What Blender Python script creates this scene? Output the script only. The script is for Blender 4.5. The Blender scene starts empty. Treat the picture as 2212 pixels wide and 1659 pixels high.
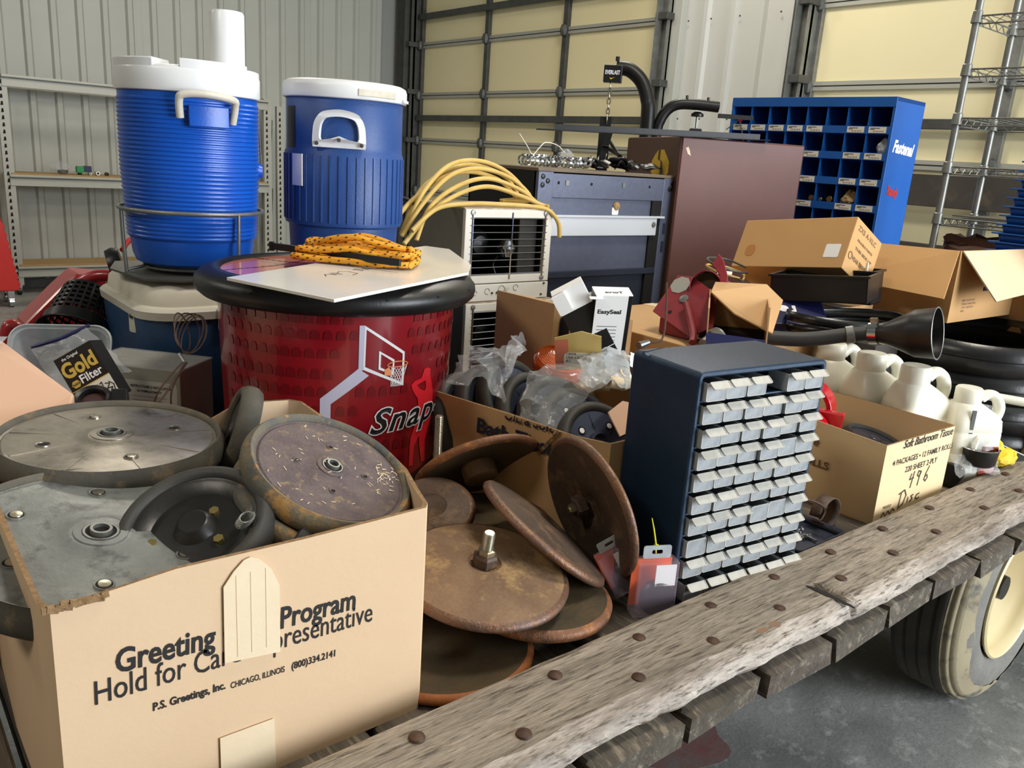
import bpy, math, random
from math import pi, sin, cos, radians, sqrt, atan2
from mathutils import Vector, Matrix, noise
S = bpy.context.scene
COL = S.collection
rnd = random.Random(7)
V = Vector

# ---------------------------------------------------------------- camera
cam_d = bpy.data.cameras.new('camera'); cam_o = bpy.data.objects.new('camera', cam_d); COL.objects.link(cam_o)
YAW, PITCH, ROLL = radians(50.0), math.atan(486 / 1790), radians(3.9)
fwd = V((cos(YAW) * cos(PITCH), sin(YAW) * cos(PITCH), -sin(PITCH)))
r0 = V((sin(YAW), -cos(YAW), 0)); u0 = r0.cross(fwd)
rgt = r0 * cos(ROLL) + u0 * sin(ROLL); upv = -r0 * sin(ROLL) + u0 * cos(ROLL)
cm = Matrix((rgt, upv, -fwd)).transposed().to_4x4(); cm.translation = (0, 0, 1.65)
cam_o.matrix_world = cm
cam_d.sensor_width = 36; cam_d.lens = 36 * 1790 / 2212; cam_d.clip_start = .02
S.camera = cam_o

# ---------------------------------------------------------------- world, lights, exposure
S.view_settings.view_transform = 'Standard'; S.view_settings.look = 'None'
S.view_settings.gamma = 1; S.view_settings.exposure = 0.0; S.view_settings.use_curve_mapping = False
W = bpy.data.worlds.new('world'); S.world = W; W.use_nodes = True
W.node_tree.nodes['Background'].inputs[0].default_value = (.80, .90, 1.0, 1)
W.node_tree.nodes['Background'].inputs[1].default_value = 1.3
def area(name, loc, aim, sx, sy, watt, col):
    l = bpy.data.lights.new(name, 'AREA'); l.shape = 'RECTANGLE'; l.size = sx; l.size_y = sy; l.energy = watt; l.color = col
    o = bpy.data.objects.new(name, l); COL.objects.link(o); o.location = loc
    o.rotation_euler = (V(aim) - V(loc)).to_track_quat('-Z', 'Z').to_euler()
    return o
# daylight through the open doorway in the right wall
area('doorway_daylight', (4.3, -4.9, 2.2), (2.8, 2, .9), 4.0, 3.6, 640, (.90, .95, 1.0))
for i, (x, y) in enumerate([(-3, 1), (-3, 6), (2.2, 0.4), (2.2, 6.6), (4.5, 4.0)]):
    area('high_bay_light', (x, y, 4.86), (x, y, 0), .9, .9, (70, 50, 84, 58, 80)[i], (1.0, .92, .80))  # the last lamp is added to brighten the back wall and doors

# ---------------------------------------------------------------- helpers
def tag(o, label=None, cat=None, group=None, kind=None):
    if label: o['label'] = label
    if cat: o['category'] = cat
    if group: o['group'] = group
    if kind: o['kind'] = kind
    return o
def thing(name, label, cat, loc=(0, 0, 0), rz=0, group=None, M=None):
    o = bpy.data.objects.new(name, None); COL.objects.link(o); o.empty_display_size = .05
    if M is not None: o.matrix_world = M
    else: o.location = loc; o.rotation_euler = (0, 0, radians(rz))
    return tag(o, label, cat, group)
def rotm(ax, deg): return Matrix.Rotation(radians(deg), 4, ax)
def tr(x, y, z): return Matrix.Translation((x, y, z))
def frame(p, n, spin=0):
    n = V(n).normalized(); q = n.to_track_quat('Z', 'Y').to_matrix().to_4x4()
    return tr(*p) @ q @ rotm('Z', spin)
def axes(p, ex, ey):
    ex = V(ex).normalized(); ez = ex.cross(V(ey)).normalized(); ey = ez.cross(ex)
    m = Matrix((ex, ey, ez)).transposed().to_4x4(); m.translation = p; return m

class MB:
    def __init__(s, M=None): s.v = []; s.f = []; s.M = M or Matrix.Identity(4)
    def add(s, vs, fs, M=None):
        b = len(s.v); MM = s.M @ M if M is not None else s.M
        s.v += [MM @ V(p) for p in vs]; s.f += [[i + b for i in f] for f in fs]; return s
    def box(s, x0, y0, z0, x1, y1, z1, M=None):
        return s.add([(x0,y0,z0),(x1,y0,z0),(x1,y1,z0),(x0,y1,z0),(x0,y0,z1),(x1,y0,z1),(x1,y1,z1),(x0,y1,z1)],
                     [(3,2,1,0),(4,5,6,7),(0,1,5,4),(1,2,6,5),(2,3,7,6),(3,0,4,7)], M)
    def cbox(s, c, d, M=None):
        return s.box(c[0]-d[0]/2, c[1]-d[1]/2, c[2]-d[2]/2, c[0]+d[0]/2, c[1]+d[1]/2, c[2]+d[2]/2, M)
    def lathe(s, prof, n=48, M=None, a0=0, a1=2*pi, caps=False):
        full = abs(a1 - a0 - 2*pi) < 1e-6; m = n if full else n + 1; vs = []; fs = []
        for i in range(m):
            a = a0 + (a1 - a0) * i / n
            for r, z in prof: vs.append((r*cos(a), r*sin(a), z))
        k = len(prof)
        for i in range(n):
            j = (i + 1) % m
            for t in range(k - 1): fs.append((i*k+t, j*k+t, j*k+t+1, i*k+t+1))
        if caps:
            fs.append([i*k for i in range(m)][::-1]); fs.append([i*k+k-1 for i in range(m)])
        return s.add(vs, fs, M)
    def cyl(s, p0, p1, r0, r1=None, n=16):
        p0 = V(p0); p1 = V(p1); d = p1 - p0; r1 = r0 if r1 is None else r1
        return s.lathe([(r0, 0), (r1, d.length)], n, frame(p0, d), caps=True)
    def tube(s, pts, r, n=8, closed=False):
        P = [V(p) for p in pts]; N = len(P); vs = []; fs = []; prev = None
        for i, p in enumerate(P):
            t = (P[(i+1) % N] - P[i-1]) if closed else (P[min(i+1, N-1)] - P[max(i-1, 0)])
            t.normalize()
            if prev is None: u = t.orthogonal().normalized()
            else:
                u = prev - t * prev.dot(t); u = u.normalized() if u.length > 1e-6 else t.orthogonal().normalized()
            prev = u; w = t.cross(u); rr = r[i] if isinstance(r, (list, tuple)) else r
            for k in range(n):
                a = 2*pi*k/n; vs.append(p + u*(rr*cos(a)) + w*(rr*sin(a)))
        for i in range(N if closed else N-1):
            j = (i+1) % N
            for k in range(n): fs.append((i*n+k, i*n+(k+1) % n, j*n+(k+1) % n, j*n+k))
        if not closed: fs.append(list(range(n))[::-1]); fs.append([(N-1)*n+k for k in range(n)])
        return s.add(vs, fs)
    def prism(s, poly, z0, z1, M=None):
        n = len(poly); vs = [(x, y, z0) for x, y in poly] + [(x, y, z1) for x, y in poly]
        fs = [list(range(n))[::-1], list(range(n, 2*n))] + [(i, (i+1) % n, n+(i+1) % n, n+i) for i in range(n)]
        return s.add(vs, fs, M)
    def ring(s, outer, inner, z0, z1, M=None):
        n = len(outer); vs = [(x, y, z) for z in (z0, z1) for pl in (outer, inner) for x, y in pl]; fs = []
        for i in range(n):
            j = (i+1) % n
            fs += [(i, j, 2*n+j, 2*n+i), (n+j, n+i, 3*n+i, 3*n+j), (2*n+i, 2*n+j, 3*n+j, 3*n+i), (j, i, n+i, n+j)]
        return s.add(vs, fs, M)
    def loft(s, secs, n=8, cap=True, M=None):
        """secs: (z, hx, hy, radius[, ox, oy]) rounded rectangles stacked in z"""
        vs = []; fs = []; k = 4*n
        for q in secs:
            z, hx, hy, r = q[:4]; ox, oy = (q[4], q[5]) if len(q) > 4 else (0, 0)
            for p in rr(hx, hy, r, n): vs.append((p[0]+ox, p[1]+oy, z))
        for i in range(len(secs)-1):
            for j in range(k): fs.append((i*k+j, i*k+(j+1) % k, (i+1)*k+(j+1) % k, (i+1)*k+j))
        if cap: fs.append(list(range(k))[::-1]); fs.append([(len(secs)-1)*k+j for j in range(k)])
        return s.add(vs, fs, M)
    def grid(s, fn, nu, nv, M=None):
        vs = [fn(i/nu, j/nv) for i in range(nu+1) for j in range(nv+1)]
        fs = [(i*(nv+1)+j, (i+1)*(nv+1)+j, (i+1)*(nv+1)+j+1, i*(nv+1)+j+1) for i in range(nu) for j in range(nv)]
        return s.add(vs, fs, M)
    def build(s, name, mat, parent=None, ang=35, bevel=0, solid=0, label=None, kind=None, sub=0):
        me = bpy.data.meshes.new(name); me.from_pydata([tuple(p) for p in s.v], [], s.f); me.validate()
        if ang:
            me.polygons.foreach_set('use_smooth', [True]*len(me.polygons))
            me.set_sharp_from_angle(angle=radians(ang))
        me.materials.append(mat)
        o = bpy.data.objects.new(name, me); COL.objects.link(o)
        if parent: o.parent = parent
        if solid:
            m = o.modifiers.new('s', 'SOLIDIFY'); m.thickness = solid; m.offset = 0
        if bevel:
            m = o.modifiers.new('b', 'BEVEL'); m.width = bevel; m.segments = 2; m.limit_method = 'ANGLE'; m.angle_limit = radians(40)
            m.harden_normals = False
        if sub:
            m = o.modifiers.new('d', 'SUBSURF'); m.levels = m.render_levels = sub
        return tag(o, label, kind=kind)
def rr(hx, hy, r, n=8):
    r = min(r, hx, hy); out = []
    for cx, cy, a in ((hx-r, hy-r, 0), (-hx+r, hy-r, 90), (-hx+r, -hy+r, 180), (hx-r, -hy+r, 270)):
        for i in range(n):
            t = radians(a + 90*i/(n-1)); out.append((cx+r*cos(t), cy+r*sin(t)))
    return out
def copy_part(src, parent, M=None, name=None):
    o = src.copy(); COL.objects.link(o); o.parent = parent
    if M is not None: o.matrix_local = M
    return o
def copy_tree(o, parent=None):
    c = o.copy(); COL.objects.link(c); c.parent = parent
    for ch in list(o.children): copy_tree(ch, c)
    return c
def arc(c, r, a0, a1, n=12): return [(c[0]+r*cos(radians(a0+(a1-a0)*i/n)), c[1]+r*sin(radians(a0+(a1-a0)*i/n))) for i in range(n+1)]
def nz(p, s=1.0): return noise.noise(V(p)*s)
def spline(pts, n=8, closed=False):
    P = [V(p) for p in pts]; N = len(P); out = []
    for i in range(N if closed else N-1):
        a, b, c, d = (P[(i-1) % N], P[i], P[(i+1) % N], P[(i+2) % N]) if closed else (P[max(i-1, 0)], P[i], P[i+1], P[min(i+2, N-1)])
        for k in range(n):
            t = k/n; out.append(.5*((2*b)+(c-a)*t+(2*a-5*b+4*c-d)*t*t+(3*b-a-3*c+d)*t**3))
    if not closed: out.append(P[-1])
    return out

# ---------------------------------------------------------------- materials
def lin(c):
    return tuple(((x/255)/12.92 if x/255 <= .04045 else ((x/255+.055)/1.055)**2.4) for x in c)
MATS = {}
def mat(key, c1, rough=.5, metal=0, c2=None, scale=6, mid=.5, wid=.25, bump=0, bscale=None, stretch=None, c3=None, s3=None, m3=.62, w3=.06,
        alpha=1, trans=0, coat=0, emit=0, r2=None, spec=None, ior=None, grain=0):
    if key in MATS: return MATS[key]
    m = bpy.data.materials.new(key); m.use_nodes = True; nt = m.node_tree; N = nt.nodes; L = nt.links
    b = N['Principled BSDF']; MATS[key] = m
    def setc(x): return (*lin(x), 1)
    b.inputs['Base Color'].default_value = setc(c1); b.inputs['Roughness'].default_value = rough; b.inputs['Metallic'].default_value = metal
    if coat: b.inputs['Coat Weight'].default_value = coat; b.inputs['Coat Roughness'].default_value = .08
    if trans: b.inputs['Transmission Weight'].default_value = trans
    if alpha < 1: b.inputs['Alpha'].default_value = alpha
    if ior: b.inputs['IOR'].default_value = ior
    if spec is not None: b.inputs['Specular IOR Level'].default_value = spec
    if emit: b.inputs['Emission Color'].default_value = setc(c1); b.inputs['Emission Strength'].default_value = emit
    if c2 or bump or c3 or r2 is not None or grain:
        tc = N.new('ShaderNodeTexCoord'); mp = N.new('ShaderNodeMapping'); L.new(tc.outputs['Object'], mp.inputs[0])
        if stretch: mp.inputs['Scale'].default_value = stretch
        def nse(sc, det=6, ro=.6):
            n = N.new('ShaderNodeTexNoise'); n.inputs['Scale'].default_value = sc; n.inputs['Detail'].default_value = det
            n.inputs['Roughness'].default_value = ro; L.new(mp.outputs[0], n.inputs['Vector']); return n
        def ramp(n, mid, wid):
            r = N.new('ShaderNodeMapRange'); r.inputs[1].default_value = mid-wid; r.inputs[2].default_value = mid+wid
            L.new(n.outputs[0], r.inputs[0]); return r
        last = None
        if c2:
            n1 = nse(scale); r1 = ramp(n1, mid, wid)
            mx = N.new('ShaderNodeMix'); mx.data_type = 'RGBA'; L.new(r1.outputs[0], mx.inputs[0])
            mx.inputs[6].default_value = setc(c1); mx.inputs[7].default_value = setc(c2); last = mx.outputs[2]
            if r2 is not None:
                mr = N.new('ShaderNodeMapRange'); mr.inputs[3].default_value = rough; mr.inputs[4].default_value = r2
                L.new(r1.outputs[0], mr.inputs[0]); L.new(mr.outputs[0], b.inputs['Roughness'])
        if c3:
            n3 = nse(s3 or scale*2.7, 8, .7); r3 = ramp(n3, m3, w3)
            mx = N.new('ShaderNodeMix'); mx.data_type = 'RGBA'; L.new(r3.outputs[0], mx.inputs[0])
            if last: L.new(last, mx.inputs[6])
            else: mx.inputs[6].default_value = setc(c1)
            mx.inputs[7].default_value = setc(c3); last = mx.outputs[2]
        if grain:
            n4 = nse((bscale or scale*6)*1.7, 3, .7); r4 = ramp(n4, .5, .35)
            mr = N.new('ShaderNodeMapRange'); mr.inputs[3].default_value = 1-grain; mr.inputs[4].default_value = 1+grain*.6; L.new(r4.outputs[0], mr.inputs[0])
            mx = N.new('ShaderNodeVectorMath'); mx.operation = 'SCALE'
            if last: L.new(last, mx.inputs[0])
            else: mx.inputs[0].default_value = setc(c1)[:3]
            L.new(mr.outputs[0], mx.inputs['Scale']); last = mx.outputs[0]
        if last: L.new(last, b.inputs['Base Color'])
        if bump:
            nb = nse(bscale or scale*6, 5, .6); bp = N.new('ShaderNodeBump'); bp.inputs['Strength'].default_value = 1
            bp.inputs['Distance'].default_value = bump; L.new(nb.outputs[0], bp.inputs['Height']); L.new(bp.outputs[0], b.inputs['Normal'])
    return m

M = lambda k: MATS[k]
mat('concrete', (116,117,114), .5, c2=(150,151,147), scale=2.2, wid=.12, bump=.0015, bscale=60, c3=(178,178,172), s3=9, m3=.6, w3=.07, r2=.7, grain=.28)
mat('wall_white', (186,188,180), .5, c2=(168,170,163), scale=.8, wid=.3, bump=.0008, bscale=3)
mat('wall_liner', (150,152,146), .5)
mat('door_cream', (234,224,184), .6, c2=(226,215,172), scale=.6, wid=.3)
mat('galv', (150,151,146), .42, .65, c2=(118,119,115), scale=9, wid=.2, bump=.0004, bscale=80)
mat('galv_dark', (92,93,90), .5, .5, c2=(70,70,68), scale=9, wid=.25)
mat('galv_light', (172,172,162), .5, .3)
mat('black_steel', (16,16,17), .42, .2, bump=.0003, bscale=200)
mat('black_plastic', (20,20,21), .38, bump=.0003, bscale=150)
mat('black_matte', (14,14,14), .85)
mat('cardboard', (196,158,112), .82, c2=(186,147,101), scale=3, wid=.3, bump=.0004, bscale=90, stretch=(1,1,4))
mat('cardboard_pale', (222,192,158), .8, c2=(213,182,146), scale=3, wid=.3, bump=.0003, bscale=90)
mat('cardboard_peach', (226,186,158), .75, c2=(214,172,144), scale=3, wid=.3)
mat('cardboard_orange', (202,158,104), .78, c2=(190,146,92), scale=3, wid=.3, bump=.0003, bscale=60)
mat('card_edge', (120,92,62), .9, c2=(160,128,90), scale=160, wid=.2, bump=.001, bscale=300)
mat('tape_tan', (234,214,182), .45, c2=(226,204,170), scale=14, wid=.3, bump=.0005, bscale=40)
mat('ink', (28,26,28), .7)
mat('ink_blue', (26,28,48), .75)
mat('ink_faint', (120,90,60), .8)
mat('marker', (70,58,50), .7)
mat('old_wood', (126,116,103), .84, c2=(170,158,142), scale=34, mid=.5, wid=.2, bump=.0030, bscale=190, stretch=(.09,1,1), c3=(78,68,58), s3=170, m3=.575, w3=.07, grain=.6)
mat('splinter_wood', (188,178,168), .84, c2=(124,112,100), scale=22, mid=.5, wid=.14, bump=.005, bscale=110, stretch=(.16,1,1), c3=(92,80,68), s3=140, m3=.58, w3=.06, grain=.5)
mat('deck_wood', (92,84,72), .88, c2=(68,61,52), scale=24, mid=.5, wid=.2, bump=.003, bscale=90, stretch=(1,.07,1), c3=(132,120,104), s3=60, m3=.58, w3=.06, grain=.45)
mat('deck_end', (102,92,80), .9, c2=(66,58,50), scale=24, wid=.2, bump=.004, bscale=90, stretch=(1,.09,1), c3=(134,122,108), s3=60, m3=.6, w3=.06, grain=.35)
mat('shelf_wood', (176,146,98), .7, c2=(156,126,82), scale=5, wid=.3, stretch=(.2,1,1), c3=(84,62,40), s3=2.2, m3=.68, w3=.05)
mat('rust_bolt', (86,62,48), .6, .4, c2=(62,44,36), scale=60, bump=.0006, bscale=250)
mat('rubber', (40,40,39), .62, c2=(66,63,58), scale=9, wid=.25, bump=.0006, bscale=120)
mat('rubber_dusty', (66,64,58), .75, c2=(98,92,80), scale=9, mid=.5, wid=.15, bump=.0008, bscale=90, c3=(122,104,80), s3=22, m3=.62, w3=.06)
mat('rubber_rusty', (112,102,82), .8, c2=(82,84,82), scale=12, mid=.52, wid=.08, bump=.0015, bscale=90, c3=(164,124,70), s3=19, m3=.55, w3=.04)
mat('wheel_steel', (186,178,164), .28, .75, c2=(128,122,112), scale=7, mid=.5, wid=.15, r2=.5, bump=.0004, bscale=60, c3=(84,80,74), s3=12, m3=.63, w3=.08)
mat('wheel_grey', (112,114,112), .5, .25, c2=(134,138,134), scale=9, mid=.5, wid=.15, bump=.0006, bscale=80, c3=(82,82,82), s3=20, m3=.58, w3=.07, r2=.35)
mat('wheel_black', (24,23,22), .36, .1, c2=(40,38,36), scale=12, wid=.2, bump=.0003, bscale=80)
mat('wheel_purple', (112,98,96), .82, .1, c2=(90,78,80), scale=22, wid=.14, bump=.0012, bscale=180, c3=(138,118,92), s3=60, m3=.6, w3=.04, grain=.3)
mat('rust_tan', (140,112,84), .62, .25, c2=(112,86,66), scale=8, mid=.5, wid=.18, bump=.0006, bscale=120, c3=(164,134,90), s3=13, m3=.58, w3=.06, r2=.75, grain=.25)
mat('rust_brown', (92,74,60), .6, .3, c2=(66,52,44), scale=9, mid=.5, wid=.2, bump=.0007, bscale=120, c3=(124,98,72), s3=18, m3=.58, w3=.08, grain=.35)
mat('rust_edge', (104,84,74), .42, .45, c2=(124,88,62), scale=18, wid=.15, bump=.0016, bscale=150, grain=.35, c3=(150,112,80), s3=40, m3=.64, w3=.05)
mat('rust_orange', (164,98,48), .62, .2, grain=.3, c2=(136,76,40), scale=16, wid=.2, bump=.0008, bscale=160, c3=(196,150,96), s3=30, m3=.66, w3=.04)
mat('rust_dark', (74,68,56), .5, .3, c2=(104,86,60), scale=9, wid=.18, c3=(176,156,124), s3=13, m3=.68, w3=.02, bump=.0006, bscale=120, grain=.3)
mat('zinc_bolt', (190,184,166), .3, .9, c2=(160,152,134), scale=50)
mat('brass_bolt', (196,176,112), .3, .9)
mat('chrome', (200,202,206), .15, 1.0)
mat('navy_steel', (26,52,78), .42, .25, bump=.0004, bscale=300, c2=(20,42,64), scale=14)
mat('navy_dark', (12,28,46), .5, .2)
mat('clear_plastic', (214,220,224), .25, alpha=.62, c2=(186,194,200), scale=30, wid=.2, spec=.6)
mat('drawer_plastic', (190,194,196), .3, alpha=.74, c2=(138,144,150), scale=24, wid=.2, spec=.6, bump=.0004, bscale=60)
mat('lip_plastic', (206,204,196), .35, alpha=.93, c2=(188,184,174), scale=60, spec=.5)
mat('bag_plastic', (232,234,236), .12, alpha=.24, spec=1.0, bump=.006, bscale=26, c2=(200,206,212), scale=18)
mat('red_wrap', (140,18,30), .22, c2=(132,16,28), scale=3, wid=.3, coat=.5)
mat('red_print', (112,12,24), .25, coat=.5)
mat('white_print', (240,238,240), .3, coat=.3)
mat('lilac_print', (196,194,214), .3, coat=.3)
mat('orange_print', (236,150,96), .3, coat=.3)
mat('bright_red', (222,36,48), .3, coat=.3)
mat('lid_orange', (222,128,92), .16, c2=(214,116,84), scale=3, wid=.3, coat=.6)
mat('lid_line', (96,34,34), .2, coat=.5)
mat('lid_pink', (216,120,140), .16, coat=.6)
mat('ball_dark', (150,60,50), .2, coat=.5)
mat('white_sheet', (236,234,228), .22, coat=.2, c2=(228,224,216), scale=5)
mat('rope_yellow', (236,164,36), .6, bump=.0012, bscale=260, c2=(224,150,28), scale=60)
mat('rope_black', (30,24,16), .7)
mat('cooler_blue', (18,84,186), .3, bump=.0003, bscale=160)
mat('cooler_navy', (42,78,142), .42, bump=.0006, bscale=260, c2=(36,70,130), scale=8)
mat('cooler_white', (230,232,232), .3, c2=(220,222,224), scale=6)
mat('cooler_cream', (214,208,192), .5, c2=(176,168,150), scale=7, mid=.6, wid=.12, bump=.0004, bscale=80)
mat('chest_blue', (40,74,112), .45, bump=.0006, bscale=200, c2=(30,60,96), scale=6)
mat('dirty_white', (212,208,196), .45, c2=(190,184,168), scale=8, wid=.2, c3=(112,98,80), s3=16, m3=.66, w3=.05)
mat('grey_plate', (104,104,98), .45, .5, c2=(82,82,76), scale=8)
mat('heater_white', (222,218,206), .42, c2=(208,202,188), scale=5, wid=.2, c3=(120,96,62), s3=9, m3=.70, w3=.05)
mat('heater_grey', (120,118,112), .5, .2, c2=(104,102,96), scale=6)
mat('heater_inside', (54,48,38), .6, .3, c2=(30,27,22), scale=12, wid=.2)
mat('slate', (104,110,130), .32, .35, c2=(94,100,120), scale=40, bump=.0008, bscale=300)
mat('slate_dark', (48,54,70), .42, .3, bump=.0008, bscale=300)
mat('slide_white', (224,230,236), .3, .2)
mat('brown_steel', (104,62,52), .42, .1, c2=(94,54,46), scale=3, bump=.0002, bscale=200)
mat('brown_flat', (92,58,38), .5, c2=(84,52,34), scale=3)
mat('yellow_paint', (228,184,24), .5)
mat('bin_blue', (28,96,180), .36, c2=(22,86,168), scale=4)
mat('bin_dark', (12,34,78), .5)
mat('paper', (226,220,204), .7)
mat('paper_white', (240,240,238), .45)
mat('red_paint', (186,40,44), .32, coat=.3, c2=(170,30,36), scale=8)
mat('red_cast', (196,18,34), .22, coat=.6, c2=(170,12,26), scale=10)
mat('red_dull', (150,44,50), .5, c2=(120,36,44), scale=9, wid=.2, c3=(96,40,52), s3=20)
mat('tool_red', (206,36,30), .3, coat=.3)
mat('yellow_cord', (216,184,104), .5, c2=(188,154,76), scale=12)
mat('orange_lens', (214,92,24), .12, trans=.3, coat=.4, ior=1.45)
mat('orange_card', (244,98,26), .5)
mat('zip_yellow', (232,224,40), .4)
mat('glove_yellow', (232,200,44), .7, c2=(206,172,30), scale=20, bump=.003, bscale=40)
mat('jug_white', (232,230,216), .36, c2=(224,220,202), scale=6, c3=(150,140,120), s3=30, m3=.74, w3=.03)
mat('tire_tread', (56,54,50), .7, c2=(84,78,68), scale=10, wid=.2, bump=.001, bscale=90)
mat('tire_tan', (158,146,118), .8, c2=(92,90,84), scale=9, mid=.56, wid=.06, bump=.001, bscale=80)
mat('rim_cream', (226,210,166), .4, c2=(214,194,148), scale=6, c3=(150,120,80), s3=16, m3=.72, w3=.04)
mat('strip_black', (22,22,23), .3, bump=.0004, bscale=80, c2=(34,34,35), scale=6)
mat('hose_black', (30,30,30), .55, c2=(46,44,42), scale=14)
mat('navy_bag', (30,34,84), .45, c2=(22,26,66), scale=6)
mat('blue_disc', (60,66,84), .24, .25, c2=(44,50,66), scale=7, wid=.25)
mat('gold_print', (214,186,88), .4, .3)
mat('green_part', (40,140,80), .5)
mat('brown_paper', (98,66,52), .75, c2=(66,46,38), scale=14, bump=.004, bscale=24)
mat('dark_board', (64,58,52), .8, c2=(48,44,40), scale=5, c3=(96,84,66), s3=2, m3=.62, w3=.1)
mat('lamp_glow', (255,244,224), .5, emit=6)

# ---------------------------------------------------------------- lettering (built-in font turned into meshes)
def text_mesh(txt, size, bold=0, shear=0, sx=1, space=1):
    c = bpy.data.curves.new('t', 'FONT'); c.body = txt; c.size = size; c.offset = bold*size; c.shear = shear; c.space_character = space
    c.resolution_u = 3; c.fill_mode = 'FRONT' if hasattr(c, 'fill_mode') else c.fill_mode
    o = bpy.data.objects.new('t', c); COL.objects.link(o); bpy.context.view_layer.update()
    dg = bpy.context.evaluated_depsgraph_get(); me = bpy.data.meshes.new_from_object(o.evaluated_get(dg))
    vs = [(v.co.x*sx, v.co.y, 0) for v in me.vertices]; fs = [tuple(p.vertices) for p in me.polygons]
    bpy.data.objects.remove(o); bpy.data.curves.remove(c); bpy.data.meshes.remove(me)
    return vs, fs
def lettering(name, txt, size, m, parent, M, bold=0, shear=0, sx=1, fit=None, center=False, warp=None, clip=None, space=1, label=None):
    vs, fs = text_mesh(txt, size, bold, shear, sx, space)
    w = max(v[0] for v in vs); w0 = min(v[0] for v in vs)
    if fit: vs = [((v[0]-w0)*fit/(w-w0), v[1], 0) for v in vs]; w = fit; w0 = 0
    if center: vs = [(v[0]-(w+w0)/2, v[1], 0) for v in vs]
    if clip: fs = [f for f in fs if not clip(V([sum(vs[i][k] for i in f)/len(f) for k in range(3)]))]
    if warp: vs = [warp(v) for v in vs]
    return MB(M).add(vs, fs).build(name, m, parent, ang=0, label=label)
def stroke(mb, pts, w=.002, t=.0003):
    """a flat pen stroke in the local xy plane"""
    P = [V((p[0], p[1], 0)) for p in pts]
    for a, b in zip(P, P[1:]):
        d = b-a
        if d.length < 1e-6: continue
        d.normalize(); n = V((-d.y, d.x, 0))*w/2; e = d*w*.3
        mb.add([a-n-e, b-n+e, b+n+e, a+n-e], [(0, 1, 2, 3)], tr(0, 0, t))
# face frame: x along u, y along v, z outwards
def face(p, u, v): return axes(p, u, v)
# ---------------------------------------------------------------- the building
ZC = 5.0
tag(MB().box(-8, -5.2, -.12, 6.6, 10.4, 0).build('floor', M('concrete'), ang=0), kind='structure')
tag(MB().box(-8, -5.2, ZC, 6.6, 10.4, ZC+.1).build('ceiling', M('wall_liner'), ang=0), kind='structure')
tag(MB().box(-8.1, -5.2, 0, -8, 10.4, ZC).build('wall_rear', M('wall_liner'), ang=0), kind='structure')
wr = MB(); wr.box(-8, -5.2, 0, 2.2, -5.1, ZC); wr.box(6.35, -5.2, 0, 6.6, -5.1, ZC); wr.box(2.2, -5.2, 4.2, 6.35, -5.1, ZC)
tag(wr.build('wall_right', M('wall_liner'), ang=0), kind='structure')
# stain on the floor
fl = bpy.data.objects['floor']
blob = MB(); pts = []
for i in range(40):
    a = 2*pi*i/40; q = 1+.45*nz((cos(a)*1.5, sin(a)*1.5, 3)); pts.append((1.80+.17*q*cos(a), 1.27+.11*q*sin(a)))
blob.prism(pts, .0005, .001); blob.build('red_stain', mat('stain_red', (122, 76, 74), .6, c2=(112, 104, 100), scale=9, mid=.52, wid=.16, grain=.3), fl, ang=0, label='faded red paint stain on the concrete')
for k, (a, b) in enumerate([((1.55, -4), (1.55, 9)), ((-6, .45), (6, .45))]):
    MB().box(a[0]-.0015, a[1]-.0015, .0004, b[0]+.0015, b[1]+.0015, .0012).build('floor_joint', M('galv_dark'), fl, ang=0)
# left wall: ribbed steel panels
wl = tag(MB().box(-8, 10.05, 0, 6.4, 10.15, ZC).build('wall_left', M('wall_liner'), ang=0), kind='structure')
def rib_profile(n, pitch, h=.032, w=.085):
    out = [(0, 0)]
    for i in range(n):
        x = (i+.5)*pitch; out += [(x-w/2, 0), (x-w/2+.02, -h), (x+w/2-.02, -h), (x+w/2, 0)]
    out.append((n*pitch, 0)); return out
def panel_mesh(n, pitch, z0, z1, flip=False):
    pr = rib_profile(n, pitch); mb = MB(); vs = [(x, y, z) for z in (z0, z1) for x, y in pr]; k = len(pr)
    return mb.add(vs, [(i, i+1, k+i+1, k+i) for i in range(k-1)])
base = panel_mesh(4, .244, 0.02, ZC).build('wall_panel', M('wall_white'), wl, ang=20); base.location = (-2.0+.0, 10.0, 0)
for i in range(-4, 7):
    if i: o = copy_part(base, wl); o.location = (-2.0+.976*i + (.976*1.35 if i > 7 else 0), 10.0-(.002 if i % 2 else 0), 0)
o = copy_part(base, wl); o.location = (-2+.976*7, 9.998, 0)
tag(MB().box(-8, 9.93, 0, 6.2, 10.0, .09).build('baseboard_left', M('galv_dark'), ang=0), kind='structure')
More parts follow.
